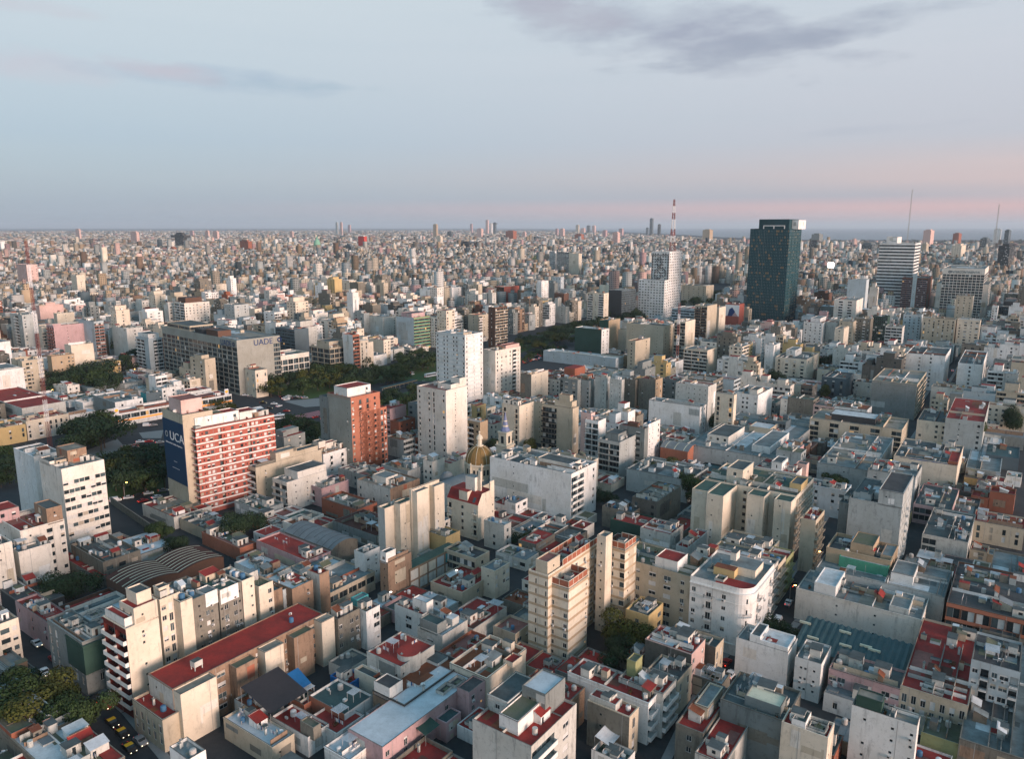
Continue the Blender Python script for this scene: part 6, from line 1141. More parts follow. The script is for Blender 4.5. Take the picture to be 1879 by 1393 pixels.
# ruined wall with coloured room traces
rz_ = thing('ruined_wall', 'tall ruined party wall with pale coloured room traces and a roofless yard', 'wall', (*at(752, 1052, 8), 0), math.pi / 2 - R_(37)); L = 26; m = MB(); m.box(0, L, 0, .5, 0, 9, 'oldbrick', 'r_moss'); m.box(0, L, .5, 6, 0, 8.2, 'dirty', 'r_green'); m.obj('masonry', rz_)
for i in range(6):
    for j in range(2): m = MB(); m.box(L * i / 6 + .4, L * (i + 1) / 6 - .4, -.06, -.01, 1 + j * 4, 4.6 + j * 4 - .3, ('offwhite', 'cream', 'cream', 'blue', 'teal' if j else 'lgrey', 'dirtywhite')[i] if j else 'dirtywhite'); m.obj('plaster_patch', rz_)
mark([local(rz_, 0, 0), local(rz_, L, 0), local(rz_, L, 6), local(rz_, 0, 6)], 1); mark([local(rz_, 3, -12), local(rz_, L, -12), local(rz_, L, 0), local(rz_, 3, 0)], 0); VIS.append((math.hypot(*rz_.location[:2]), 752, 830, 1075, rz_))
# trees
def crown_mesh(seed, mat, n=1100, ls=1.0):
    r = random.Random(seed); m = MB(); lumps = [(r.gauss(0, .28), r.gauss(0, .28), r.uniform(.35, .8), r.uniform(.22, .34)) for _ in range(11)]
    for _ in range(n):
        cx, cy, cz, cr_ = r.choice(lumps); th, ph = r.uniform(0, 6.283), math.acos(r.uniform(-.7, 1)); q = cr_ * r.uniform(.72, 1.05)
        x, y, z = cx + q * math.sin(ph) * math.cos(th), cy + q * math.sin(ph) * math.sin(th), cz + q * math.cos(ph) * .72
        nrm = Vector((math.sin(ph) * math.cos(th) + r.uniform(-.5, .5), math.sin(ph) * math.sin(th) + r.uniform(-.5, .5), math.cos(ph) + r.uniform(-.3, .6))).normalized(); a = nrm.orthogonal().normalized(); b = nrm.cross(a); s = r.uniform(.028, .055) * ls
        c = Vector((x, y, z)); k = r.uniform(.5, 1); m.poly([tuple(c + a * s), tuple(c + b * s * k), tuple(c - a * s), tuple(c - b * s * k)], mat)
    return m.mesh('crown')
def trunk_mesh(seed):
    r = random.Random(seed); m = MB(); m.tube((0, 0, 0), (.01, 0, .3), .028, 'bark', 6, .02)
    for i in range(5): a = i * 1.26; e_ = (.24 * math.cos(a), .24 * math.sin(a), .62 + r.uniform(-.05, .1)); m.tube((.01, 0, .28), e_, .015, 'bark', 5, .006)
    return m.mesh('trunk')
CR = {k: [crown_mesh(i * 13 + j, k) for i in range(3)] for j, k in enumerate(('leafdark', 'leafmid', 'leafyellow', 'leafpurple'))}; TR = [trunk_mesh(1), trunk_mesh(2)]; rt_ = random.Random(11)
BIGC = {k: crown_mesh(77 + j, k, 8000, .55) for j, k in enumerate(('leafdark', 'leafmid', 'leafyellow'))}
def tree(x, y, h, w, kind, label, group=None, big=False):
    e = thing('tree', label, 'tree', (x, y, 0), rt_.uniform(0, 6.28), group); inst('trunk', rt_.choice(TR), e, (0, 0, 0), 0, (w, w, h)); inst('crown', BIGC[kind] if big else rt_.choice(CR[kind]), e, (0, 0, 0), 0, (w, w, h)); return e
for x, y, by, w, k, lab in ((105, 1280, 1330, 15, 'leafyellow', 'large yellow-green street tree at the lower-left crossing'), (45, 1295, 1345, 14, 'leafmid', 'dark green spreading tree in the lower-left corner square'), (140, 1325, 1370, 12, 'leafmid', 'smaller green tree right below the yellow-green one'), (20, 1255, 1290, 10, 'leafdark', 'dark tree at the left edge above the patched roof'),
                            (1160, 1165, 1208, 12, 'leafyellow', 'bright green courtyard tree at the foot of the rear cream tower'), (1135, 1195, 1225, 9, 'leafdark', 'dark tree in shadow left of the bright courtyard tree'), (135, 1070, 1100, 12, 'leafdark', 'dark tree below the red-roofed white annexe'), (100, 1085, 1110, 9, 'leafdark', 'low dark tree left of the one below the annexe'),
                            (450, 955, 985, 12, 'leafdark', 'dark tree between the orange houses and the long beige wall'), (290, 985, 1005, 9, 'leafmid', 'ivy-like tree beside the red and beige flat roof'), (320, 1000, 1020, 8, 'leafdark', 'small dark tree above the striped vault'), (1205, 862, 885, 12, 'leafyellow', 'yellowish tree right of the grey laundry-balcony block'), (1268, 895, 925, 11, 'leafmid', 'bright tree before the red sheet roof'), (1288, 905, 930, 9, 'leafyellow', 'small yellowish tree left of the big cream slabs'),
                            (1185, 862, 882, 9, 'leafdark', 'dark tree below the slim white slab'), (1110, 912, 930, 8, 'leafdark', 'dark tree at the foot of the laundry-balcony block'), (975, 820, 838, 8, 'leafyellow', 'garden tree behind the church nave'), (945, 812, 830, 6, 'leafmid', 'small garden tree beside the bell tower'), (905, 815, 832, 8, 'leafdark', 'dark tree between dome and bell tower'), (1775, 800, 835, 9, 'leafmid', 'palm-like tree behind the long cream wall block'), (1430, 1155, 1175, 8, 'leafdark', 'street tree beside the white van'),
                            (1515, 720, 735, 9, 'leafyellow', 'lit yellowish tree left of the dark balconied block'), (1515, 662, 680, 11, 'leafdark', 'dark tree behind the dark balconied block'), (1858, 770, 800, 9, 'leafdark', 'large dark tree at the right picture edge'), (1535, 890, 905, 9, 'leafmid', 'small tree by the pale blue corner block'), (1425, 690, 705, 9, 'leafdark', 'dark tree below the cream balconied block'), (1310, 770, 800, 7, 'leafdark', 'dark tree at the end of the wide white wall')):
    X0, Y0 = at(x, by); tree(X0, Y0, max(5, (by - y) * math.hypot(X0, Y0) / F * 1.5 + 3), w, k, lab, None, True); mark([(X0 - 3, Y0 - 3), (X0 + 3, Y0 - 3), (X0 + 3, Y0 + 3), (X0 - 3, Y0 + 3)], 1); VIS.append((math.hypot(X0, Y0), x - 12, x + 12, by - 12, None))
def band(pix, n, kinds, h, w, label, group):
    q = zone(pix); xs = [p[0] for p in q]; ys = [p[1] for p in q]; k = 0; guard = 0; put = []; made = []
    def inside(x, y):
        c = False; j = len(q) - 1
        for i in range(len(q)):
            if (q[i][1] > y) != (q[j][1] > y) and x < (q[j][0] - q[i][0]) * (y - q[i][1]) / (q[j][1] - q[i][1]) + q[i][0]: c = not c
            j = i
        return c
    while k < n and guard < 6000:
        guard += 1; x, y = rt_.uniform(min(xs), max(xs)), rt_.uniform(min(ys), max(ys))
        if not inside(x, y) or any((x - a) ** 2 + (y - b) ** 2 < (w * .42) ** 2 for a, b in put): continue
        put.append((x, y)); s = rt_.uniform(.75, 1.2); made.append((tree(x, y, h * s, w * s, rt_.choice(kinds), label, group), proj(x, y, h)[0], y, s)); k += 1
    done = set()
    for key, word in ((lambda q: q[1], 'leftmost'), (lambda q: -q[1], 'rightmost'), (lambda q: q[2], 'nearest'), (lambda q: -q[2], 'farthest'), (lambda q: -q[3], 'tallest')):
        for q in sorted(made, key=key):
            if q[0].name not in done:
                done.add(q[0].name); t_ = word + ' ' + label
                if len(t_.split()) <= 16: q[0]['label'] = t_
                break
D, M_, Yw = 'leafdark', 'leafmid', 'leafyellow'
band([(125, 845), (130, 800), (205, 795), (212, 830)], 12, (D, D, M_), 15, 15, 'very large dark tree mass by the left traffic junction', 'trees by the left junction')
band([(200, 918), (196, 865), (298, 845), (303, 905)], 26, (D, M_, D, D, Yw), 12, 11, 'dark tree in the dense strip behind the tall white office block', 'trees behind the office block')
band([(0, 905), (0, 850), (20, 845), (22, 915)], 7, (D, M_), 10, 10, 'dark roadside tree at the far left edge of the avenue', 'trees at the far left edge')
band([(505, 880), (500, 800), (585, 785), (598, 845)], 24, (D, D, M_), 12, 11, 'dark tree in the strip between the banded block and the orange brick block', 'trees left of the orange block')
band([(700, 770), (695, 738), (765, 722), (766, 770)], 14, (D, D, M_), 11, 10, 'dark tree right of the orange brick block', 'trees right of the orange block')
band([(480, 735), (485, 705), (560, 690), (640, 672), (700, 690), (690, 712), (600, 722)], 42, (D, D, M_, D, Yw), 13, 13, 'tree in the dark clump before the gridded offices', 'trees before the gridded offices')
band([(640, 715), (690, 690), (760, 690), (740, 705)], 12, (M_, D), 10, 10, 'green tree in the small square beyond the orange brick block', 'trees in the small square')
band([(735, 690), (735, 668), (800, 655), (800, 690)], 16, (D, M_), 11, 11, 'dark tree under the green-banded office', 'trees under the green-banded office')
band([(940, 665), (945, 635), (1030, 610), (1090, 590), (1100, 600), (1010, 640)], 34, (D, D, M_, D, Yw), 12, 12, 'dark avenue tree behind the ribbed pink tower', 'avenue trees behind the pink tower')
band([(945, 672), (955, 655), (1060, 630), (1050, 645)], 10, (M_, 'leafpurple', D), 8, 8, 'small tree along the middle of the avenue', 'small avenue trees')
band([(1085, 605), (1110, 585), (1195, 578), (1190, 596)], 22, (D, D, M_), 13, 13, 'dark tree at the foot of the white slab', 'trees at the white slab')
band([(1255, 575), (1250, 562), (1370, 538), (1380, 552), (1300, 568)], 24, (D, D, M_), 14, 14, 'dark avenue tree beyond the white slab', 'avenue trees beyond the white slab')
band([(130, 725), (125, 700), (205, 700), (215, 730)], 16, (D, M_), 16, 14, 'tree in the dark garden clump at the left', 'garden trees at the left')
band([(92, 725), (92, 708), (118, 708), (118, 728)], 4, (D,), 12, 10, 'dark tree below the tan block', 'trees below the tan block'); band([(215, 690), (225, 655), (250, 655), (250, 690)], 5, (D,), 15, 12, 'dark tree between the yellow block and the round balconies', 'trees by the yellow block'); band([(380, 765), (375, 745), (432, 740), (430, 765)], 6, (D, M_, Yw), 8, 8, 'low tree before the filling station', 'trees before the filling station')
band([(930, 1015), (930, 1000), (1000, 985), (1005, 1005)], 8, (M_, D, Yw), 5, 6, 'shrub in the planted yard behind the cream slab', 'shrubs behind the cream slab')
# vehicles
def car_meshes(kind):
    m, g, l1, l2 = MB(), MB(), MB(), MB(); body = dict(taxi='carblack', white='carwhite', black='carblack', grey='cargrey', red='carred', van='carwhite', yellow='caryellow', bus='carwhite')[kind]; w = .9
    if kind == 'van': prof = [(-2.3, .35), (-2.35, 1.2), (-2.2, 2.0), (1.0, 2.05), (1.7, 1.25), (2.3, 1.0), (2.4, .4)]; cab = None
    elif kind == 'bus': prof = [(-5.5, .4), (-5.5, 3.0), (5.4, 3.05), (5.6, 1.2), (5.6, .4)]; w = 1.25
    else: prof = [(-2.15, .35), (-2.2, .75), (-2.0, .98), (-1.35, 1.02), (-.9, 1.42), (.45, 1.45), (1.1, 1.0), (1.95, .85), (2.2, .65), (2.2, .35)]
    n = len(prof)
    for s in (-1, 1): m.poly([(x, s * w, z) for x, z in (prof if s > 0 else prof[::-1])], body)
    for i in range(n): (xa, za), (xb, zb) = prof[i], prof[(i + 1) % n]; m.poly([(xa, -w, za), (xb, -w, zb), (xb, w, zb), (xa, w, za)], 'caryellow' if kind == 'taxi' and i == 4 else body)
    if kind in ('van',): g.poly([(1.06, -.8, 1.98), (1.72, -.8, 1.28), (1.72, .8, 1.28), (1.06, .8, 1.98)], 'glass'); g.poly([(-2.36, -.6, 1.3), (-2.36, .6, 1.3), (-2.25, .6, 1.85), (-2.25, -.6, 1.85)], 'glass')
    elif kind == 'bus': [g.poly([(-5.2, s * 1.27, 1.5), (5.2, s * 1.27, 1.5), (5.2, s * 1.27, 2.5), (-5.2, s * 1.27, 2.5)], 'glass') for s in (-1, 1)]
    else:
        g.poly([(.52, -.8, 1.45), (1.08, -.8, 1.05), (1.08, .8, 1.05), (.52, .8, 1.45)], 'glass'); g.poly([(-1.34, -.8, 1.06), (-.95, -.8, 1.42), (-.95, .8, 1.42), (-1.34, .8, 1.06)], 'glass')
        for s in (-1, 1): g.poly([(-1.25, s * .915, 1.04), (1.0, s * .915, 1.02), (.45, s * .915, 1.38), (-.88, s * .915, 1.37)], 'glass')
    xr, xf = prof[1][0], prof[-1][0]
    for s in (-.7, .55): l1.box(xr - .02, xr + .04, s, s + .18, .7, .84, 'tail', bottom=True); l2.box(xf - .04, xf + .03, s, s + .2, .5, .66, 'head', bottom=True)
    wh = MB(); wh.tube((0, -.12, 0), (0, .12, 0), .33, 'tyre', 10); return m.mesh('body'), g.mesh('car_windows'), l1.mesh('tail_light'), l2.mesh('headlight'), wh.mesh('wheel')
CARS = {k: car_meshes(k) for k in ('taxi', 'white', 'black', 'grey', 'red', 'van', 'yellow', 'bus')}
def vehicle(px, py, ang, kind, label, group=None, loc=None):
    X0, Y0 = loc or at(px, py); e = thing({'van': 'van', 'bus': 'bus', 'taxi': 'taxi'}.get(kind, 'car'), label, {'van': 'van', 'bus': 'bus', 'taxi': 'taxi'}.get(kind, 'car'), (X0, Y0, .02), R_(90 - ang), group)
    b, g, t, h, wh = CARS[kind]; inst('body', b, e, (0, 0, 0)); inst('windows', g, e, (0, 0, 0)); inst('tail_light', t, e, (0, 0, 0)); inst('headlight', h, e, (0, 0, 0)); k = 1.25 if kind == 'bus' else 1
    if math.hypot(X0, Y0) < 420:
        for a in (-1.35 * (2.4 if k > 1 else 1), 1.35 * (2.4 if k > 1 else 1)):
            for s in (-.82, .82): inst('wheel', wh, e, (a, s * k, .33))
vehicle(1427, 1143, 33, 'van', 'white van driving up the narrow street past the rounded corner'); vehicle(1447, 1110, 33, 'white', 'silver-white car ahead of the white van'); vehicle(1409, 1163, 33, 'black', 'dark car with red tail lights behind the white van'); vehicle(1341, 1242, 38, 'white', 'white-roofed car waiting at the intersection beside the smooth white block')
vehicle(206, 1331, 130, 'taxi', 'first yellow-roofed taxi nearest the zebra crossing'); vehicle(224, 1350, 130, 'taxi', 'second yellow-roofed taxi in the middle of the queue'); vehicle(238, 1378, 130, 'taxi', 'last yellow-roofed taxi by the bottom edge'); vehicle(178, 1287, -10, 'black', 'dark car with lit headlights turning at the crossing'); vehicle(82, 1238, 130, 'white', 'white car parked under the lower-left trees'); vehicle(258, 1365, 130, 'grey', 'grey car beside the taxi queue')
vehicle(212, 921, 65, 'van', 'white van at the head of the traffic queue behind the office block'); vehicle(236, 916, 65, 'white', 'white car behind the van in the queue'); vehicle(255, 912, 65, 'black', 'black car in the queue with red tail lights'); vehicle(272, 908, 65, 'white', 'pale car further up the queue'); vehicle(300, 903, 65, 'grey', 'grey car at the far end of the queue beside the banner slab')
vehicle(270, 783, 75, 'van', 'white van on the junction before the filling station'); vehicle(257, 813, 70, 'white', 'white car on the junction crossing'); vehicle(247, 824, 60, 'black', 'black car with headlights near the bus station roof'); vehicle(274, 812, 70, 'red', 'reddish car beside the white one on the junction'); vehicle(4, 884, 120, 'white', 'white car at the far left edge of the avenue')
vehicle(503, 743, 100, 'white', 'white car turning on the wide junction'); vehicle(526, 756, 100, 'red', 'dark red car in the middle of the wide junction'); vehicle(514, 763, 90, 'white', 'white car on the near side of the wide junction'); vehicle(494, 751, 95, 'black', 'black car crossing the wide junction'); vehicle(483, 741, 90, 'taxi', 'yellow taxi near the ornate corner block'); vehicle(507, 771, 60, 'bus', 'white bus at the edge of the banded block'); vehicle(460, 729, 90, 'grey', 'grey car parked before the ornate corner block')
vehicle(450, 727, 90, 'white', 'white car parked at the lit shops'); vehicle(790, 692, 45, 'bus', 'pale bus on the avenue left of the white tower')
rc = random.Random(4)
for i in range(34): x = rc.uniform(958, 1040); y = 665 - (x - 958) * .32 + rc.uniform(-5, 5); vehicle(x, y, 30, rc.choice(('white', 'grey', 'black', 'white', 'red', 'taxi')), 'car in the dense traffic jam behind the ribbed pink tower', 'cars in the traffic jam')
for i in range(12): x = rc.uniform(515, 560); y = rc.uniform(729, 735); vehicle(x, y, 70, rc.choice(('white', 'grey', 'black')), 'car waiting in the pack at the far side of the wide junction', 'cars packed at the junction')
for i in range(8): x = rc.uniform(515, 545); y = 800 + rc.uniform(-25, 25); vehicle(x, y, 35, rc.choice(('white', 'grey', 'red')), 'car half hidden by trees right of the banded block', 'cars among the trees')
for i in range(10): x = rc.uniform(1130, 1170); y = rc.uniform(588, 594); vehicle(x, y, 30, rc.choice(('white', 'grey', 'taxi')), 'car on the avenue before the white slab', 'cars before the white slab')
for i in range(9): x = rc.uniform(725, 760); y = rc.uniform(684, 692); vehicle(x, y, 40, rc.choice(('white', 'grey', 'black')), 'car on the lane under the green-banded office', 'cars under the green-banded office')
def kerb_cars(pts, w, n, label, group):
    for i in range(n):
        k_ = rc.randrange(len(pts) - 1); a, b = pts[k_], pts[k_ + 1]; t = rc.uniform(.05, .95); d_ = math.hypot(b[0] - a[0], b[1] - a[1]); s_ = rc.choice((-1, 1)); off = (w / 2 - 3.3) * s_; x, y = a[0] + (b[0] - a[0]) * t - (b[1] - a[1]) / d_ * off, a[1] + (b[1] - a[1]) * t + (b[0] - a[0]) / d_ * off
        vehicle(0, 0, math.degrees(math.atan2(b[0] - a[0], b[1] - a[1])), rc.choice(('white', 'grey', 'black', 'grey', 'red', 'white')), label, group, loc=(x, y))
kerb_cars(s1[1:], 11.5, 16, 'car parked along the kerb of the narrow street at the right', 'cars parked in the narrow street'); kerb_cars(s2, 13, 8, 'car parked along the kerb of the lower-left street', 'cars parked in the lower-left street')
kerb_cars([(-190, 330), (-120, 415), (-66, 500), (0, 600)], 60, 34, 'car on the tree-lined avenue lanes', 'cars on the avenue'); kerb_cars([(-225, 425), (-150, 470), (-120, 520)], 50, 16, 'car on the wide junction before the filling station', 'cars on the junction')
lm = MB(); lm.cyl(0, 0, 0, 7.5, .09, .06, 'pipe', 6); lm.tube((0, 0, 7.4), (1.3, 0, 7.8), .05, 'pipe', 4); lmp = lm.mesh('pole'); lh = MB(); lh.box(1.1, 1.75, -.17, .17, 7.68, 7.82, 'lampwarm', bottom=True); lhd = lh.mesh('lamp_head'); lw = MB(); lw.box(1.1, 1.75, -.17, .17, 7.68, 7.82, 'litw', bottom=True); lwd = lw.mesh('lamp_head')
for x, y, wm_, lab in ((213, 1196, 0, 'lit street lamp on the dim street left of the green-netted corner'), (1504, 1013, 0, 'amber street lamp in the canyon beside the big cream slabs'), (1459, 1075, 0, 'amber street lamp above the white car'), (1635, 845, 0, 'amber street lamp at the street bend'), (1612, 876, 0, 'amber street lamp before the long cream wall block'), (96, 716, 0, 'lit street lamp below the tan block'), (232, 886, 0, 'street lamp glowing among the trees'), (247, 678, 0, 'street lamp beyond the yellow block'), (1760, 690, 0, 'distant street lamp at the right'),
                       (1270, 1303, 0, 'amber lamp on the narrow lower street'), (717, 1087, 1, 'white floodlight at the ruin yard'), (838, 1047, 1, 'white floodlight under the ruin slab'), (548, 699, 1, 'white avenue lamp before the roof-garden office'), (560, 697, 1, 'second white avenue lamp before the roof-garden office'), (1460, 702, 0, 'amber lamp by the cream balconied block')):
    loc = at(x, y, 7.8); e = thing('street_lamp', lab, 'street lamp', (loc[0], loc[1], 0)); inst('pole', lmp, e, (-1.4, 0, 0)); inst('lamp_head', lwd if wm_ else lhd, e, (-1.4, 0, 0))
# ------------------------------------------------------------ the rest of the city: lots on the street grid
NEAR_AZ = 36.0; A0 = R_(NEAR_AZ); ux_, uy_ = math.sin(A0), math.cos(A0); vx_, vy_ = -math.cos(A0), math.sin(A0); O0 = (64.0, 205.0)
rf = random.Random(21)
def gw(a, b): return O0[0] + ux_ * a + vx_ * b, O0[1] + uy_ * a + vy_ * b
def free(a0, a1, b0, b1):
    n = 0; t = 0
    for i in range(4):
        for j in range(4):
            x, y = gw(a0 + (a1 - a0) * (i + .5) / 4, b0 + (b1 - b0) * (j + .5) / 4); gi, gj = int((x - OX) / OS), int((y - OY) / OS); t += 1
            if 0 <= gi < 1500 and 0 <= gj < 1500 and OCC[gi, gj]: n += 1
    return n <= 1
VIS.sort(key=lambda q: q[0])
def limit(cor, z, d):
    """lower a filler until it does not cover what the photo shows of the buildings behind it"""
    while z > 3.4:
        ps = [proj(x, y, z + 1.2) for x, y in cor]; x0, x1 = min(p[0] for p in ps), max(p[0] for p in ps); yt = min(p[1] for p in ps); bad = False
        for vd, vx0, vx1, vy, _ in VIS:
            if vd <= d + 2: continue
            if vx1 > x0 + 3 and vx0 < x1 - 3 and yt < vy and vd - d < 420: bad = True; break
        if not bad: return z
        z *= .85
    return max(z, 3.2)
def in_view(x, y):
    if y < 120: return False
    px, py = proj(x, y, 12); return -60 < px < 1960 and py < 1500
def pick_h(d, x, y):
    r = rf.random()
    if d < 330: return rf.choice((3.4, 3.8, 4.2, 4.6, 5.2, 6.5, 7.5)) if r < .85 else rf.uniform(8, 11)
    if d < 560: return rf.uniform(4.5, 12) if r < .62 else rf.uniform(12, 24)
    if d < 760: return rf.uniform(6, 16) if r < .45 else rf.uniform(17, 30)
    return rf.uniform(7, 17) if r < .30 else rf.uniform(18, 34) if r < .93 else rf.uniform(34, 50)
WALLP = ['white'] * 10 + ['dirtywhite'] * 4 + ['offwhite'] * 7 + ['cream'] * 4 + ['beige'] * 4 + ['lgrey'] * 3 + ['grey'] * 4 + ['dirty'] * 5 + ['darkstone'] * 3 + ['blue'] * 2 + ['pink', 'oldbrick', 'brick', 'tan', 'rose', 'yellow', 'brown']
ROOFN = ['r_red'] * 14 + ['r_bright'] * 2 + ['r_pink', 'r_bright', 'r_grey', 'r_grey', 'r_lgrey', 'r_lgrey', 'm_white', 'm_white', 'm_grey', 'r_moss', 'r_terra', 'r_terra', 'r_beige', 'r_dark', 'm_brown', 'r_green', 'r_white', 'r_teal']
ROOFF = ['r_grey'] * 4 + ['r_lgrey'] * 4 + ['r_red'] * 3 + ['r_beige', 'r_white', 'r_terra', 'r_green', 'r_dark', 'm_white', 'r_pink']
lots = []
for ka in range(-3, 14):
    for kb in range(-7, 9):
        a_base, b_base = ka * 123 + 6, kb * 130.6 + 6
        c = gw(a_base + 55, b_base + 60)
        if math.hypot(*c) > 1130 or c[1] < 30: continue
        a = a_base
        while a < a_base + 108:
            w = min(rf.choice((8.7, 8.7, 8.7, 13, 17.3)), a_base + 111 - a)
            if w < 5: break
            for (b0, b1) in ((b_base, b_base + rf.uniform(52, 60)), (b_base + 118.6 - rf.uniform(50, 57), b_base + 118.6)):
                cc = gw(a + w / 2, (b0 + b1) / 2)
                if in_view(*cc) : lots.append((math.hypot(*cc), a, w, b0, b1, rf.random()))
            a += w
lots.sort()
Q = MB(), MB(), MB(), MB(), MB()       # the mass beyond the single houses: walls, roofs, glass, balconies, roof pieces
N_SINGLE = 300 - NB; singles = []; nfill = 0
SP1 = ['WWW', 'w.wW', 'wwww', 'BwB', 'W.W', 'w.w', 'ww', 'w.ww', 'www', 'BB', 'wBw', 'bwb', '.s.', 's.s', 'w', 'WW', 'wWw', 'H', 'B.B', 'w.s.w']
for d, a, w, b0, b1, r0 in lots:
    segs = []; b = b0; tall = pick_h(d, 0, 0); depth_first = True; pal = rf.choice(WALLP)
    while b < b1 - 3:
        L = rf.uniform(4.5, 9.5) if d < 340 else rf.uniform(6, 13) if d < 450 else rf.uniform(8, 20); L = min(L, b1 - b)
        if b1 - b - L < 3: L = b1 - b
        if free(a, a + w, b, b + L):
            z = pick_h(d, 0, 0) if d < 450 or rf.random() < .4 else tall * rf.uniform(.75, 1.05)
            cor = [gw(a, b), gw(a + w, b), gw(a + w, b + L), gw(a, b + L)]; z = limit(cor, z, math.hypot(*cor[0]))
            if not (d < 450 and rf.random() < .11): segs.append((a, a + w, b, b + L, z, pal if rf.random() < .5 else rf.choice(WALLP)))
        b += L
    if not segs: continue
    single = nfill < N_SINGLE; nfill += 1; rnd = random.Random(nfill)
    mx0 = min(s[0] for s in segs); my0 = min(s[2] for s in segs); hmax = max(s[4] for s in segs); 
    if single:
        p0 = gw(mx0, my0); e = thing('house' if hmax < 12 else 'apartment_building', '', 'house' if hmax < 12 else 'apartment building', (*p0, 0), math.pi / 2 - A0, 'houses and blocks filling the city grid'); Ws, Rs, Gs, Bs, Fs = MB(), MB(), MB(), MB(), MB(); off = (mx0, my0)
    else:
        e = None; Ws, Rs, Gs, Bs, Fs = Q; off = (0, 0); c_, s_ = math.cos(math.pi / 2 - A0), math.sin(math.pi / 2 - A0)
        for m in Q: m.T = (O0[0], O0[1], c_, s_)
    roofs = []
    for (x0, x1, y0, y1, z, wm) in segs:
        g1, g2, g3, g4 = (rf.uniform(.03, .09) for _ in range(4)); rm = rf.choice(ROOFN if d < 420 else ROOFF)
        tallish = z > 7.5; pw = (.42, .5) if d < 420 else (.62, .78); sL = rf.choice(SP1) if (tallish and rf.random() < pw[0]) or (d < 300 and rf.random() < .35) else ''; sR = rf.choice(SP1) if (tallish and rf.random() < pw[1]) or (d < 300 and rf.random() < .3) else ''
        if y1 - y0 < 7: sL = sL[:2]
        if x1 - x0 < 9: sR = sR[:2]
        X0, X1, Y0, Y1 = x0 - off[0] + g1, x1 - off[0] - g2, y0 - off[1] + g3, y1 - off[1] - g4
        pr = rf.choice((.25, .6, .9, 1.1)) if not rm.startswith('m_') else .12
        near = e if single and d < 215 else None
        tower_mass(Ws, Rs, Gs, Bs, X0, X1, Y0, Y1, 0, z, wm, rm, sR, sL, pr=pr, rnd=rnd, near=near, fh=rf.choice((2.8, 2.9, 3.0)), par=rf.choice((('solid', 'band'), ('solid', wm), ('rail', 'rail'))) if d < 500 else ('solid', wm), top=.5, bot=.2)
        roofs.append((z, rm, wm))
        if d < 640: patches(Rs, rnd, X0 + .3, X1 - .3, Y0 + .3, Y1 - .3, z, rm)
        if rm.startswith('m_') and d < 480:   # sheet seams
            n = int((Y1 - Y0) / 1.6)
            for i in range(1, n): yy = Y0 + (Y1 - Y0) * i / n; Rs.box(X0 + .3, X1 - .3, yy - .03, yy + .03, z + .004, z + .06, rm)
        if single: clutter(e, rnd, X0 + .3, X1 - .3, Y0 + .3, Y1 - .3, z, rnd.choice((2, 3, 3, 4)) if d < 300 else rnd.choice((0, 1, 2)))
        else: mclutter(Fs, rnd, X0 + .3, X1 - .3, Y0 + .3, Y1 - .3, z, rnd.choice((2, 3, 3, 4)) if d < 800 else rnd.choice((1, 2, 2)), wm)
        if z > 14 and rf.random() < .6 and X1 - X0 > 6 and Y1 - Y0 > 8: Fs.box(X0 + 1.2, X1 - 1.4, Y0 + (Y1 - Y0) * .3, Y0 + (Y1 - Y0) * .75, z, z + rf.uniform(2.6, 5.5), wm, rf.choice(('r_grey', 'r_red', 'r_lgrey')))
    if single:
        Ws.obj('wall', e); to_roof(e, Rs.obj('roof', e)); Gs.obj('window_backing' if d < 215 else 'windows', e, 'stuff'); Bs.obj('balconies', e, 'stuff'); Fs.obj('rooftop_fixtures', e, 'stuff')
        cxy = gw(sum(s[0] + s[1] for s in segs) / 2 / len(segs), sum(s[2] + s[3] for s in segs) / 2 / len(segs)); singles.append((e, cxy, hmax, roofs, len(segs)))
# wording for each single house: what it looks like and which landmark it stands by
CN = dict(white='white', dirtywhite='chalky white', offwhite='off-white', cream='cream', beige='beige', lgrey='pale grey', grey='grey', dirty='sooty', blue='pale blue', pink='pink', oldbrick='bare brick', brick='brick red', tan='tan', rose='dusky pink', yellow='ochre', brown='brown', darkstone='blackened')
RN = dict(r_red='dark red', r_pink='faded pink', r_bright='bright red', r_grey='grey', r_lgrey='pale grey', m_white='white metal', m_grey='grey metal', r_moss='mossy', r_terra='terracotta', r_beige='beige', r_dark='black', m_brown='brown sheet', r_green='green', r_white='white', r_teal='teal')
used = set(); MARKP = [(nm, *proj(x, y, z), math.hypot(x, y), x, y) for nm, x, y, z in MARKS]
for e, (cx, cy), hm, roofs, ns in singles:
    px, py = proj(cx, cy, 5); cand = sorted(MARKP, key=lambda q: (q[1] - px) ** 2 + (1.5 * (q[2] - py)) ** 2)
    def rel(q):
        dx, dy = px - q[1], py - q[2]
        if abs(dx) > abs(dy) * 1.3: return 'left of' if dx < 0 else 'right of'
        return 'in front of' if dy > 0 else 'beyond'
    body = 'houses' if False else ('low house' if hm < 6 else 'two-storey house' if hm < 9 else 'mid-rise block' if hm < 18 else 'tall block'); rs = []
    for z, rm, wm in roofs:
        if RN[rm] not in rs: rs.append(RN[rm])
    rtxt = ' and '.join(rs[:2]) + ' roof' + ('s' if len(rs) > 1 else ''); wcol = CN[roofs[0][2]]; done = False
    for q in cand[:6]:
        for det in (rtxt, ', '.join(rs[:3]) + ' roofs' if len(rs) > 2 else rtxt):
            t = f'{wcol} {body} with {det}, {rel(q)} the {q[0]}'
            if t not in used and len(t.split()) <= 16: done = True; break
        if done: break
    if not done:
        for q in cand[:10]:
            for q2 in cand[:10]:
                t = f'{wcol} {body} {rel(q)} {q[0]} and {rel(q2)} {q2[0]}'
                if q2 is not q and t not in used and len(t.split()) <= 16: done = True; break
            if done: break
    used.add(t); e['label'] = t
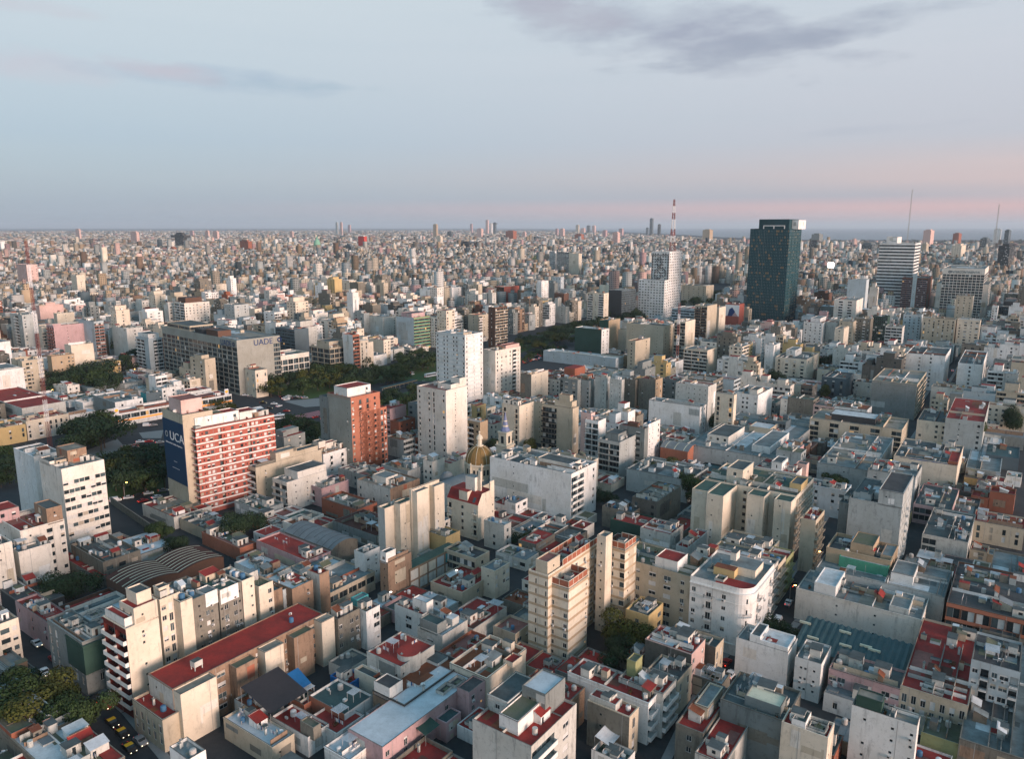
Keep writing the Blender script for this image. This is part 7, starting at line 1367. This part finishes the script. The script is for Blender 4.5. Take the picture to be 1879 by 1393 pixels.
qe = thing('city_buildings', 'dense mass of pale apartment blocks and roofs filling the middle distance', 'buildings', (0, 0, 0), kind='stuff')
for m, nme in zip(Q, ('walls', 'roofs', 'windows', 'balconies', 'rooftop_fixtures')): m.obj(nme, qe, 'stuff')
# ------------------------------------------------------------ far city
m, t, b = newmat('farcity'); at_ = t.nodes.new('ShaderNodeAttribute'); at_.attribute_name = 'Col'; uvn = t.nodes.new('ShaderNodeUVMap'); uvn.uv_map = 'UVMap'; sx = t.nodes.new('ShaderNodeSeparateXYZ'); t.links.new(uvn.outputs[0], sx.inputs[0])
def tm(op, a_, b_=None):
    n = t.nodes.new('ShaderNodeMath'); n.operation = op
    for i, v in enumerate((a_, b_)):
        if v is None: continue
        if isinstance(v, (int, float)): n.inputs[i].default_value = v
        else: t.links.new(v, n.inputs[i])
    return n.outputs[0]
fu, fv = tm('FRACT', tm('DIVIDE', sx.outputs[0], 3.1)), tm('FRACT', tm('DIVIDE', sx.outputs[1], 3.0))
iw = tm('MULTIPLY', tm('MULTIPLY', tm('GREATER_THAN', fu, .3), tm('LESS_THAN', fu, .78)), tm('MULTIPLY', tm('GREATER_THAN', fv, .3), tm('LESS_THAN', fv, .8))); iw = tm('MULTIPLY', iw, tm('GREATER_THAN', sx.outputs[0], -50.0))
pos = t.nodes.new('ShaderNodeNewGeometry').outputs['Position']; nz = tex(t, 0, .05, pos, 3, .7)
a_ = mx(t, mr(t, nz, .35, .7, 0, .5), at_.outputs['Color'], mx(t, 1.0, at_.outputs['Color'], (.62, .6, .56), 'MULTIPLY')); a_ = mx(t, tm('MULTIPLY', iw, .92), a_, (.03, .036, .04)); t.links.new(a_, b.inputs['Base Color'])
rng = np.random.default_rng(5)
PAL = np.array([W[k] for k in ['white', 'white', 'offwhite', 'offwhite', 'cream', 'cream', 'cream', 'beige', 'tan', 'lgrey', 'dirtywhite', 'white', 'blue', 'pink', 'tan', 'oldbrick', 'dirty', 'white', 'slate', 'rose']], float); RPAL = np.array([(.20, .21, .21), (.34, .35, .35), (.14, .14, .13), (.42, .42, .40), (.30, .09, .06), (.34, .16, .11), (.2, .22, .2), (.36, .33, .28)])
boxes = []
azf = R_(38); fx, fy, gx_, gy_ = math.sin(azf), math.cos(azf), -math.cos(azf), math.sin(azf)
for (r0, r1, s) in ((1085, 1800, 12), (1800, 3200, 13.5), (3200, 5500, 20), (5500, 9500, 32), (9500, 20000, 75)):
    n = int(r1 / s) + 2; I, J = np.meshgrid(np.arange(-n, n), np.arange(-n, n), indexing='ij'); I = I.ravel(); J = J.ravel(); sa = 9
    cx = (I + .5) * s * fx + (J + .5) * s * gx_; cy = (I + .5) * s * fy + (J + .5) * s * gy_; d = np.hypot(cx, cy); pxx = CX + F * cx / np.maximum(cy * cP + 118 * sP, 1)
    k = (d >= r0) & (d < r1) & (cy > 0) & (pxx > -40) & (pxx < 1930)
    if s < 30: k &= (I % sa != 0) & (J % (sa + 1) != 0)
    k &= rng.random(len(I)) > (.06 if s < 30 else .25)
    gi = ((cx - OX) / OS).astype(int); gj = ((cy - OY) / OS).astype(int); ok = (gi >= 0) & (gi < 1500) & (gj >= 0) & (gj < 1500); occ = np.zeros(len(I), bool); occ[ok] = OCC[gi[ok], gj[ok]]; k &= ~occ
    sd_ = np.interp(pxx, [0, 940, 955, 1120, 1250, 1330, 1500, 1900], [30000, 30000, 19000, 12000, 7800, 6200, 5300, 5300]); k &= (d < sd_)
    cx, cy, d = cx[k], cy[k], d[k]; m_ = len(cx); hh = np.where(rng.random(m_) < .42, rng.uniform(6, 17, m_), rng.uniform(16, 34, m_)); tw_ = rng.random(m_) < (.012 if d.mean() > 2500 else .008); hh = np.where(tw_, rng.uniform(34, 58, m_), hh)
    lf = np.sin(cx / 310 + 1.3) * np.cos(cy / 270 + .4) + .6 * np.sin((cx + cy) / 140.0); hh = hh * (1 + .22 * lf)
    hh = np.where(d > 5500, hh * .8, hh); hw = s * rng.uniform(.36, .5, m_); hd = s * rng.uniform(.36, .5, m_); hw = np.where(tw_, np.minimum(hw, 7), hw); hd = np.where(tw_, np.minimum(hd, 7), hd)
    hw = np.minimum(hw, 9 + 8 * rng.random(m_)); boxes.append(np.stack([cx, cy, hw, hd, np.zeros(m_), hh, rng.integers(0, len(PAL), m_)], 1))
    q = (rng.random(m_) < .55) & (d < 3200); boxes.append(np.stack([cx + fx * rng.uniform(-.3, .3, m_) * hw, cy + fy * rng.uniform(-.3, .3, m_) * hw, hw * rng.uniform(.3, .6, m_), hd * rng.uniform(.3, .6, m_), hh, hh + rng.uniform(2.5, 8, m_), rng.integers(0, len(PAL), m_)], 1)[q])
bx = np.concatenate(boxes)
# lower anything that would hide a hero seen behind it
for vd, vx0, vx1, vy, _ in VIS:
    if vd < 1100: continue
    dd = np.hypot(bx[:, 0], bx[:, 1]); zz = bx[:, 1] * cP + 60; px = CX + F * bx[:, 0] / zz; k = (dd < vd - 5) & (px > vx0 - 4) & (px < vx1 + 4) & (dd > vd - 900)
    if k.any():
        rr_ = (vy - CY) / F; slope = (sP + rr_ * cP) / (cP - rr_ * sP); zmax = np.maximum(H - bx[:, 1] * slope, 4); bx[k, 5] = np.minimum(bx[k, 5], zmax[k]); bx[k, 4] = np.minimum(bx[k, 4], bx[k, 5] - 1)
bx = bx[bx[:, 5] - bx[:, 4] > .9]
nb = len(bx); sg = np.array([(-1, -1), (1, -1), (1, 1), (-1, 1)], float); V = np.zeros((nb, 8, 3))
for i in range(4):
    X_ = bx[:, 0] + fx * sg[i, 0] * bx[:, 2] + gx_ * sg[i, 1] * bx[:, 3]; Y_ = bx[:, 1] + fy * sg[i, 0] * bx[:, 2] + gy_ * sg[i, 1] * bx[:, 3]
    V[:, i, 0] = X_; V[:, i, 1] = Y_; V[:, i, 2] = bx[:, 4]; V[:, i + 4, 0] = X_; V[:, i + 4, 1] = Y_; V[:, i + 4, 2] = bx[:, 5]
FI = np.array([(0, 1, 5, 4), (1, 2, 6, 5), (2, 3, 7, 6), (3, 0, 4, 7), (4, 5, 6, 7)]); FA = (np.arange(nb)[:, None, None] * 8 + FI[None]).reshape(-1, 4)
me = bpy.data.meshes.new('far_city'); me.vertices.add(nb * 8); me.vertices.foreach_set('co', V.reshape(-1)); me.loops.add(len(FA) * 4); me.loops.foreach_set('vertex_index', FA.reshape(-1).astype(np.int32)); me.polygons.add(len(FA)); me.polygons.foreach_set('loop_start', (np.arange(len(FA)) * 4).astype(np.int32)); me.update()
uv = np.zeros((nb, 5, 4, 2)); hgt_ = bx[:, 5]; z0_ = bx[:, 4]
for f in range(4):
    L_ = 2 * (bx[:, 2] if f % 2 == 0 else bx[:, 3]); bl = rng.random(nb) < (.36 if f % 2 == 0 else .3); off = np.where(bl, -1000.0, 0.0); base_u = rng.uniform(0, 3, nb)
    for c, (u_, v_) in enumerate(((0, 0), (1, 0), (1, 1), (0, 1))): uv[:, f, c, 0] = off + base_u + u_ * L_; uv[:, f, c, 1] = np.where(v_, hgt_ + 0.0, z0_)
uv[:, 4, :, 0] = -1000; ul = me.uv_layers.new(name='UVMap'); ul.data.foreach_set('uv', uv.reshape(-1))
cw = PAL[bx[:, 6].astype(int)] * rng.uniform(.4, 1.02, (nb, 1)) * (1 + .12 * np.sin(bx[:, :1] / 230) * np.cos(bx[:, 1:2] / 310)) * np.array([1.04, 1.0, .95]); crf = RPAL[rng.integers(0, len(RPAL), nb)] * .75; colr = np.ones((nb, 5, 4)); colr[:, :4, :3] = cw[:, None]; colr[:, 4, :3] = crf
ca = me.attributes.new('Col', 'FLOAT_COLOR', 'FACE'); ca.data.foreach_set('color', colr.reshape(-1)); me.materials.append(MATS['farcity']); me.validate(); o = bpy.data.objects.new('far_city', me); col.objects.link(o); tag(o, 'endless far city of small pale blocks reaching to the horizon', 'buildings', None, 'stuff')
# single towers far off
FT = [(143, 421, 445, 10, 'pink', 'pinkish tower with dark cap far left'), (247, 426, 452, 16, 'pink', 'broad pink tower far left'), (352, 424, 437, 8, 'rose', 'rosy slim tower left of centre'), (380, 424, 448, 9, 'pink', 'first of a pair of pale pink towers'), (396, 425, 449, 12, 'pink', 'second wider one of a pair of pale pink towers'),
      (451, 443, 476, 22, 'brick', 'brown-red balconied tower pair'), (313, 455, 470, 30, 'brick', 'low broad brick-red block far left'), (618, 408, 432, 5, 'lgrey', 'left one of two slender grey towers'), (626, 408, 434, 5, 'pink', 'right one of two slender towers, pinkish'), (641, 413, 430, 6, 'rose', 'short slim rosy tower right of the slender pair'), (535, 425, 442, 7, 'pink', 'slim pink tower in the haze'),
      (665, 434, 462, 16, 'wred', 'red and white striped tower at left of centre'), (799, 412, 440, 9, 'tan', 'tall brown slab tower'), (806, 434, 457, 13, 'cream', 'cream tower in front of the brown slab tower'), (826, 425, 440, 10, 'slate', 'dark blue-grey tower left of the black office block'), (856, 445, 466, 22, 'dark', 'wide black office block'), (878, 446, 468, 17, 'brown', 'dark brown paired block'), (865, 411, 430, 5, 'rose', 'needle-like rosy tower left of the skyline cluster'),
      (894, 404, 432, 6, 'pink', 'tallest tower of the skyline cluster'), (901, 410, 432, 6, 'white', 'white-topped tower in the skyline cluster'), (908, 409, 432, 6, 'slate', 'dark tower closing the skyline cluster'), (881, 420, 440, 12, 'pink', 'broad pinkish tower left of the skyline cluster'), (938, 424, 446, 20, 'brick', 'brown-red block right of the skyline cluster'), (962, 426, 440, 8, 'pink', 'slim pink tower right of centre'),
      (1022, 420, 437, 6, 'rose', 'rosy tower near the shore'), (1032, 420, 438, 9, 'pink', 'pink twin tower near the shore'), (1060, 413, 430, 7, 'beige', 'flat-topped beige tower near the shore'), (1070, 419, 430, 9, 'pink', 'lower pink tower near the shore'), (1080, 414, 430, 7, 'slate', 'round-topped grey tower near the shore'), (1090, 414, 430, 7, 'pink', 'round-topped pink tower near the shore'), (1110, 423, 440, 9, 'rose', 'rosy slab near the shore'), (1063, 430, 446, 17, 'brick', 'squat reddish tower before the shore'),
      (1131, 427, 456, 14, 'pink', 'pink-white tower left of the slab in the avenue'), (1140, 420, 436, 9, 'rose', 'rosy tower by the water'), (1196, 401, 434, 7, 'slate', 'slim dark glass tower by the water'), (1210, 412, 437, 6, 'dark', 'slim black spired tower by the water'), (1188, 418, 432, 5, 'slate', 'short grey neighbour of the slim glass tower'), (1299, 422, 446, 19, 'tan', 'boxy brown-grey block by the water'), (1234, 426, 438, 8, 'rose', 'small rosy tower by the water'),
      (1500, 430, 455, 21, 'grey', 'grey twin-capped block right of the skyscraper'), (1496, 443, 468, 22, 'dark', 'dark brown blocks right of the skyscraper'), (1594, 449, 480, 34, 'slate', 'wide dark curved-top office block'), (1705, 423, 462, 20, 'pink', 'pink-lit tower at the right skyline'), (1757, 429, 458, 16, 'brick', 'dark red tower at the right skyline'), (1760, 451, 492, 26, 'cream', 'cream round-cornered tower at the right'), (1698, 448, 485, 13, 'beige', 'beige slab right of the striped tower'), (1834, 421, 460, 20, 'white', 'white tower at the far right edge'), (1850, 423, 462, 12, 'slate', 'dark grey tower at the far right edge'), (1808, 438, 470, 18, 'slate', 'grey-blue block at the far right'),
      (1848, 452, 510, 30, 'dark', 'black glass tower cut by the right edge'), (1855, 565, 612, 48, 'dark', 'low black glass building at the right edge'), (1386, 470, 500, 10, 'dark', 'dark block left of the skyscraper'), (640, 452, 475, 22, 'slate', 'dark grey office slab left of centre'), (607, 456, 476, 28, 'slate', 'teal-grey low office block left of centre'), (668, 475, 492, 30, 'slate', 'dark blue glazed block at centre left'), (635, 477, 495, 34, 'cream', 'cream columned court building left of centre'), (722, 477, 497, 22, 'white', 'white boxy block at centre'), (1005, 470, 500, 18, 'dirty', 'stepped grey old tower by the wide striped slab'), (985, 473, 505, 16, 'olive', 'olive-grey old tower by the wide striped slab'),
      (331, 430, 460, 22, 'dark', 'dark tower with a wide cross-shaped top')]
for x, y, by, w_, wm, lab in FT:
    e = B(x + w_ * .18, y + .4, -by, x + w_ * .5, x - w_ * .5, 38, wm, 'r_grey', 'www' if wm not in ('dark', 'slate') else 'HH', 'wwww' if wm not in ('dark', 'slate') else 'HHH', lab, cat='tower', cl=1, fh=3.4, sh=.2, v=by - 5, occ=0, M=[(.2, .8, .2, .8, 0, 5, wm if wm != 'wred' else 'white', 'r_grey')] if lab[:6] != 'dark t' else [(-.3, 1.3, -.3, 1.3, -16, -4, 'dark', 'r_dark'), (.15, .85, .15, .85, 0, 9, 'dark', 'r_dark')])
    e['group'] = 'towers in the far city'
# far tree masses as stuff
m = MB(); rr = random.Random(9); k = 0
while k < 2600:
    x = rr.uniform(-3500, 4500); y = rr.uniform(1150, 6500); px, py = proj(x, y, 0)
    if not (-20 < px < 1900): continue
    gi, gj = int((x - OX) / OS), int((y - OY) / OS)
    if 0 <= gi < 1500 and 0 <= gj < 1500 and OCC[gi, gj]: continue
    k += 1; s = rr.uniform(5, 11); z = rr.uniform(9, 15)
    for j in range(7):
        a, bq, c = rr.uniform(-s, s), rr.uniform(-s, s), rr.uniform(-4, 3); th = rr.uniform(0, 6.28); q = rr.uniform(2, 4.5)
        m.poly([(x + a - q * math.cos(th), y + bq - q * math.sin(th), z + c - q * .4), (x + a + q * .3, y + bq - q * .5, z + c - q * .2), (x + a + q * math.cos(th), y + bq + q * math.sin(th), z + c + q * .4), (x + a, y + bq, z + c + q)], 'leafdark')
o = m.obj('distant_trees'); tag(o, 'scattered dark tree crowns between the far blocks', 'trees', None, 'stuff')
# ------------------------------------------------------------ air
hb = MB(); x0, x1, y0, y1, z0, z1 = -30000, 30000, -900, 61000, -1, 330
n = hb.pts([(x0, y0, z0), (x1, y0, z0), (x1, y1, z0), (x0, y1, z0), (x0, y0, z1), (x1, y0, z1), (x1, y1, z1), (x0, y1, z1)])
for f in ((0, 1, 5, 4), (1, 2, 6, 5), (2, 3, 7, 6), (3, 0, 4, 7), (4, 5, 6, 7), (3, 2, 1, 0)): hb.f.append(tuple(n + i for i in f)); hb.m.append(0)
hm = bpy.data.materials.new('air'); hm.use_nodes = True; ht = hm.node_tree; ht.nodes.clear(); ho = ht.nodes.new('ShaderNodeOutputMaterial'); hv = ht.nodes.new('ShaderNodeVolumePrincipled'); ht.links.new(hv.outputs[0], ho.inputs['Volume'])
hv.inputs['Color'].default_value = (.78, .89, 1.0, 1); hv.inputs['Density'].default_value = .000036; hv.inputs['Anisotropy'].default_value = .1; MATS['air'] = hm; hb.slots = ['air']; ho_ = hb.obj('haze'); ho_['kind'] = 'stuff'; hm.cycles.homogeneous_volume = True
for o in bpy.data.objects:
    for k_ in ('_la', '_lb', '_h'):
        if k_ in o: del o[k_]
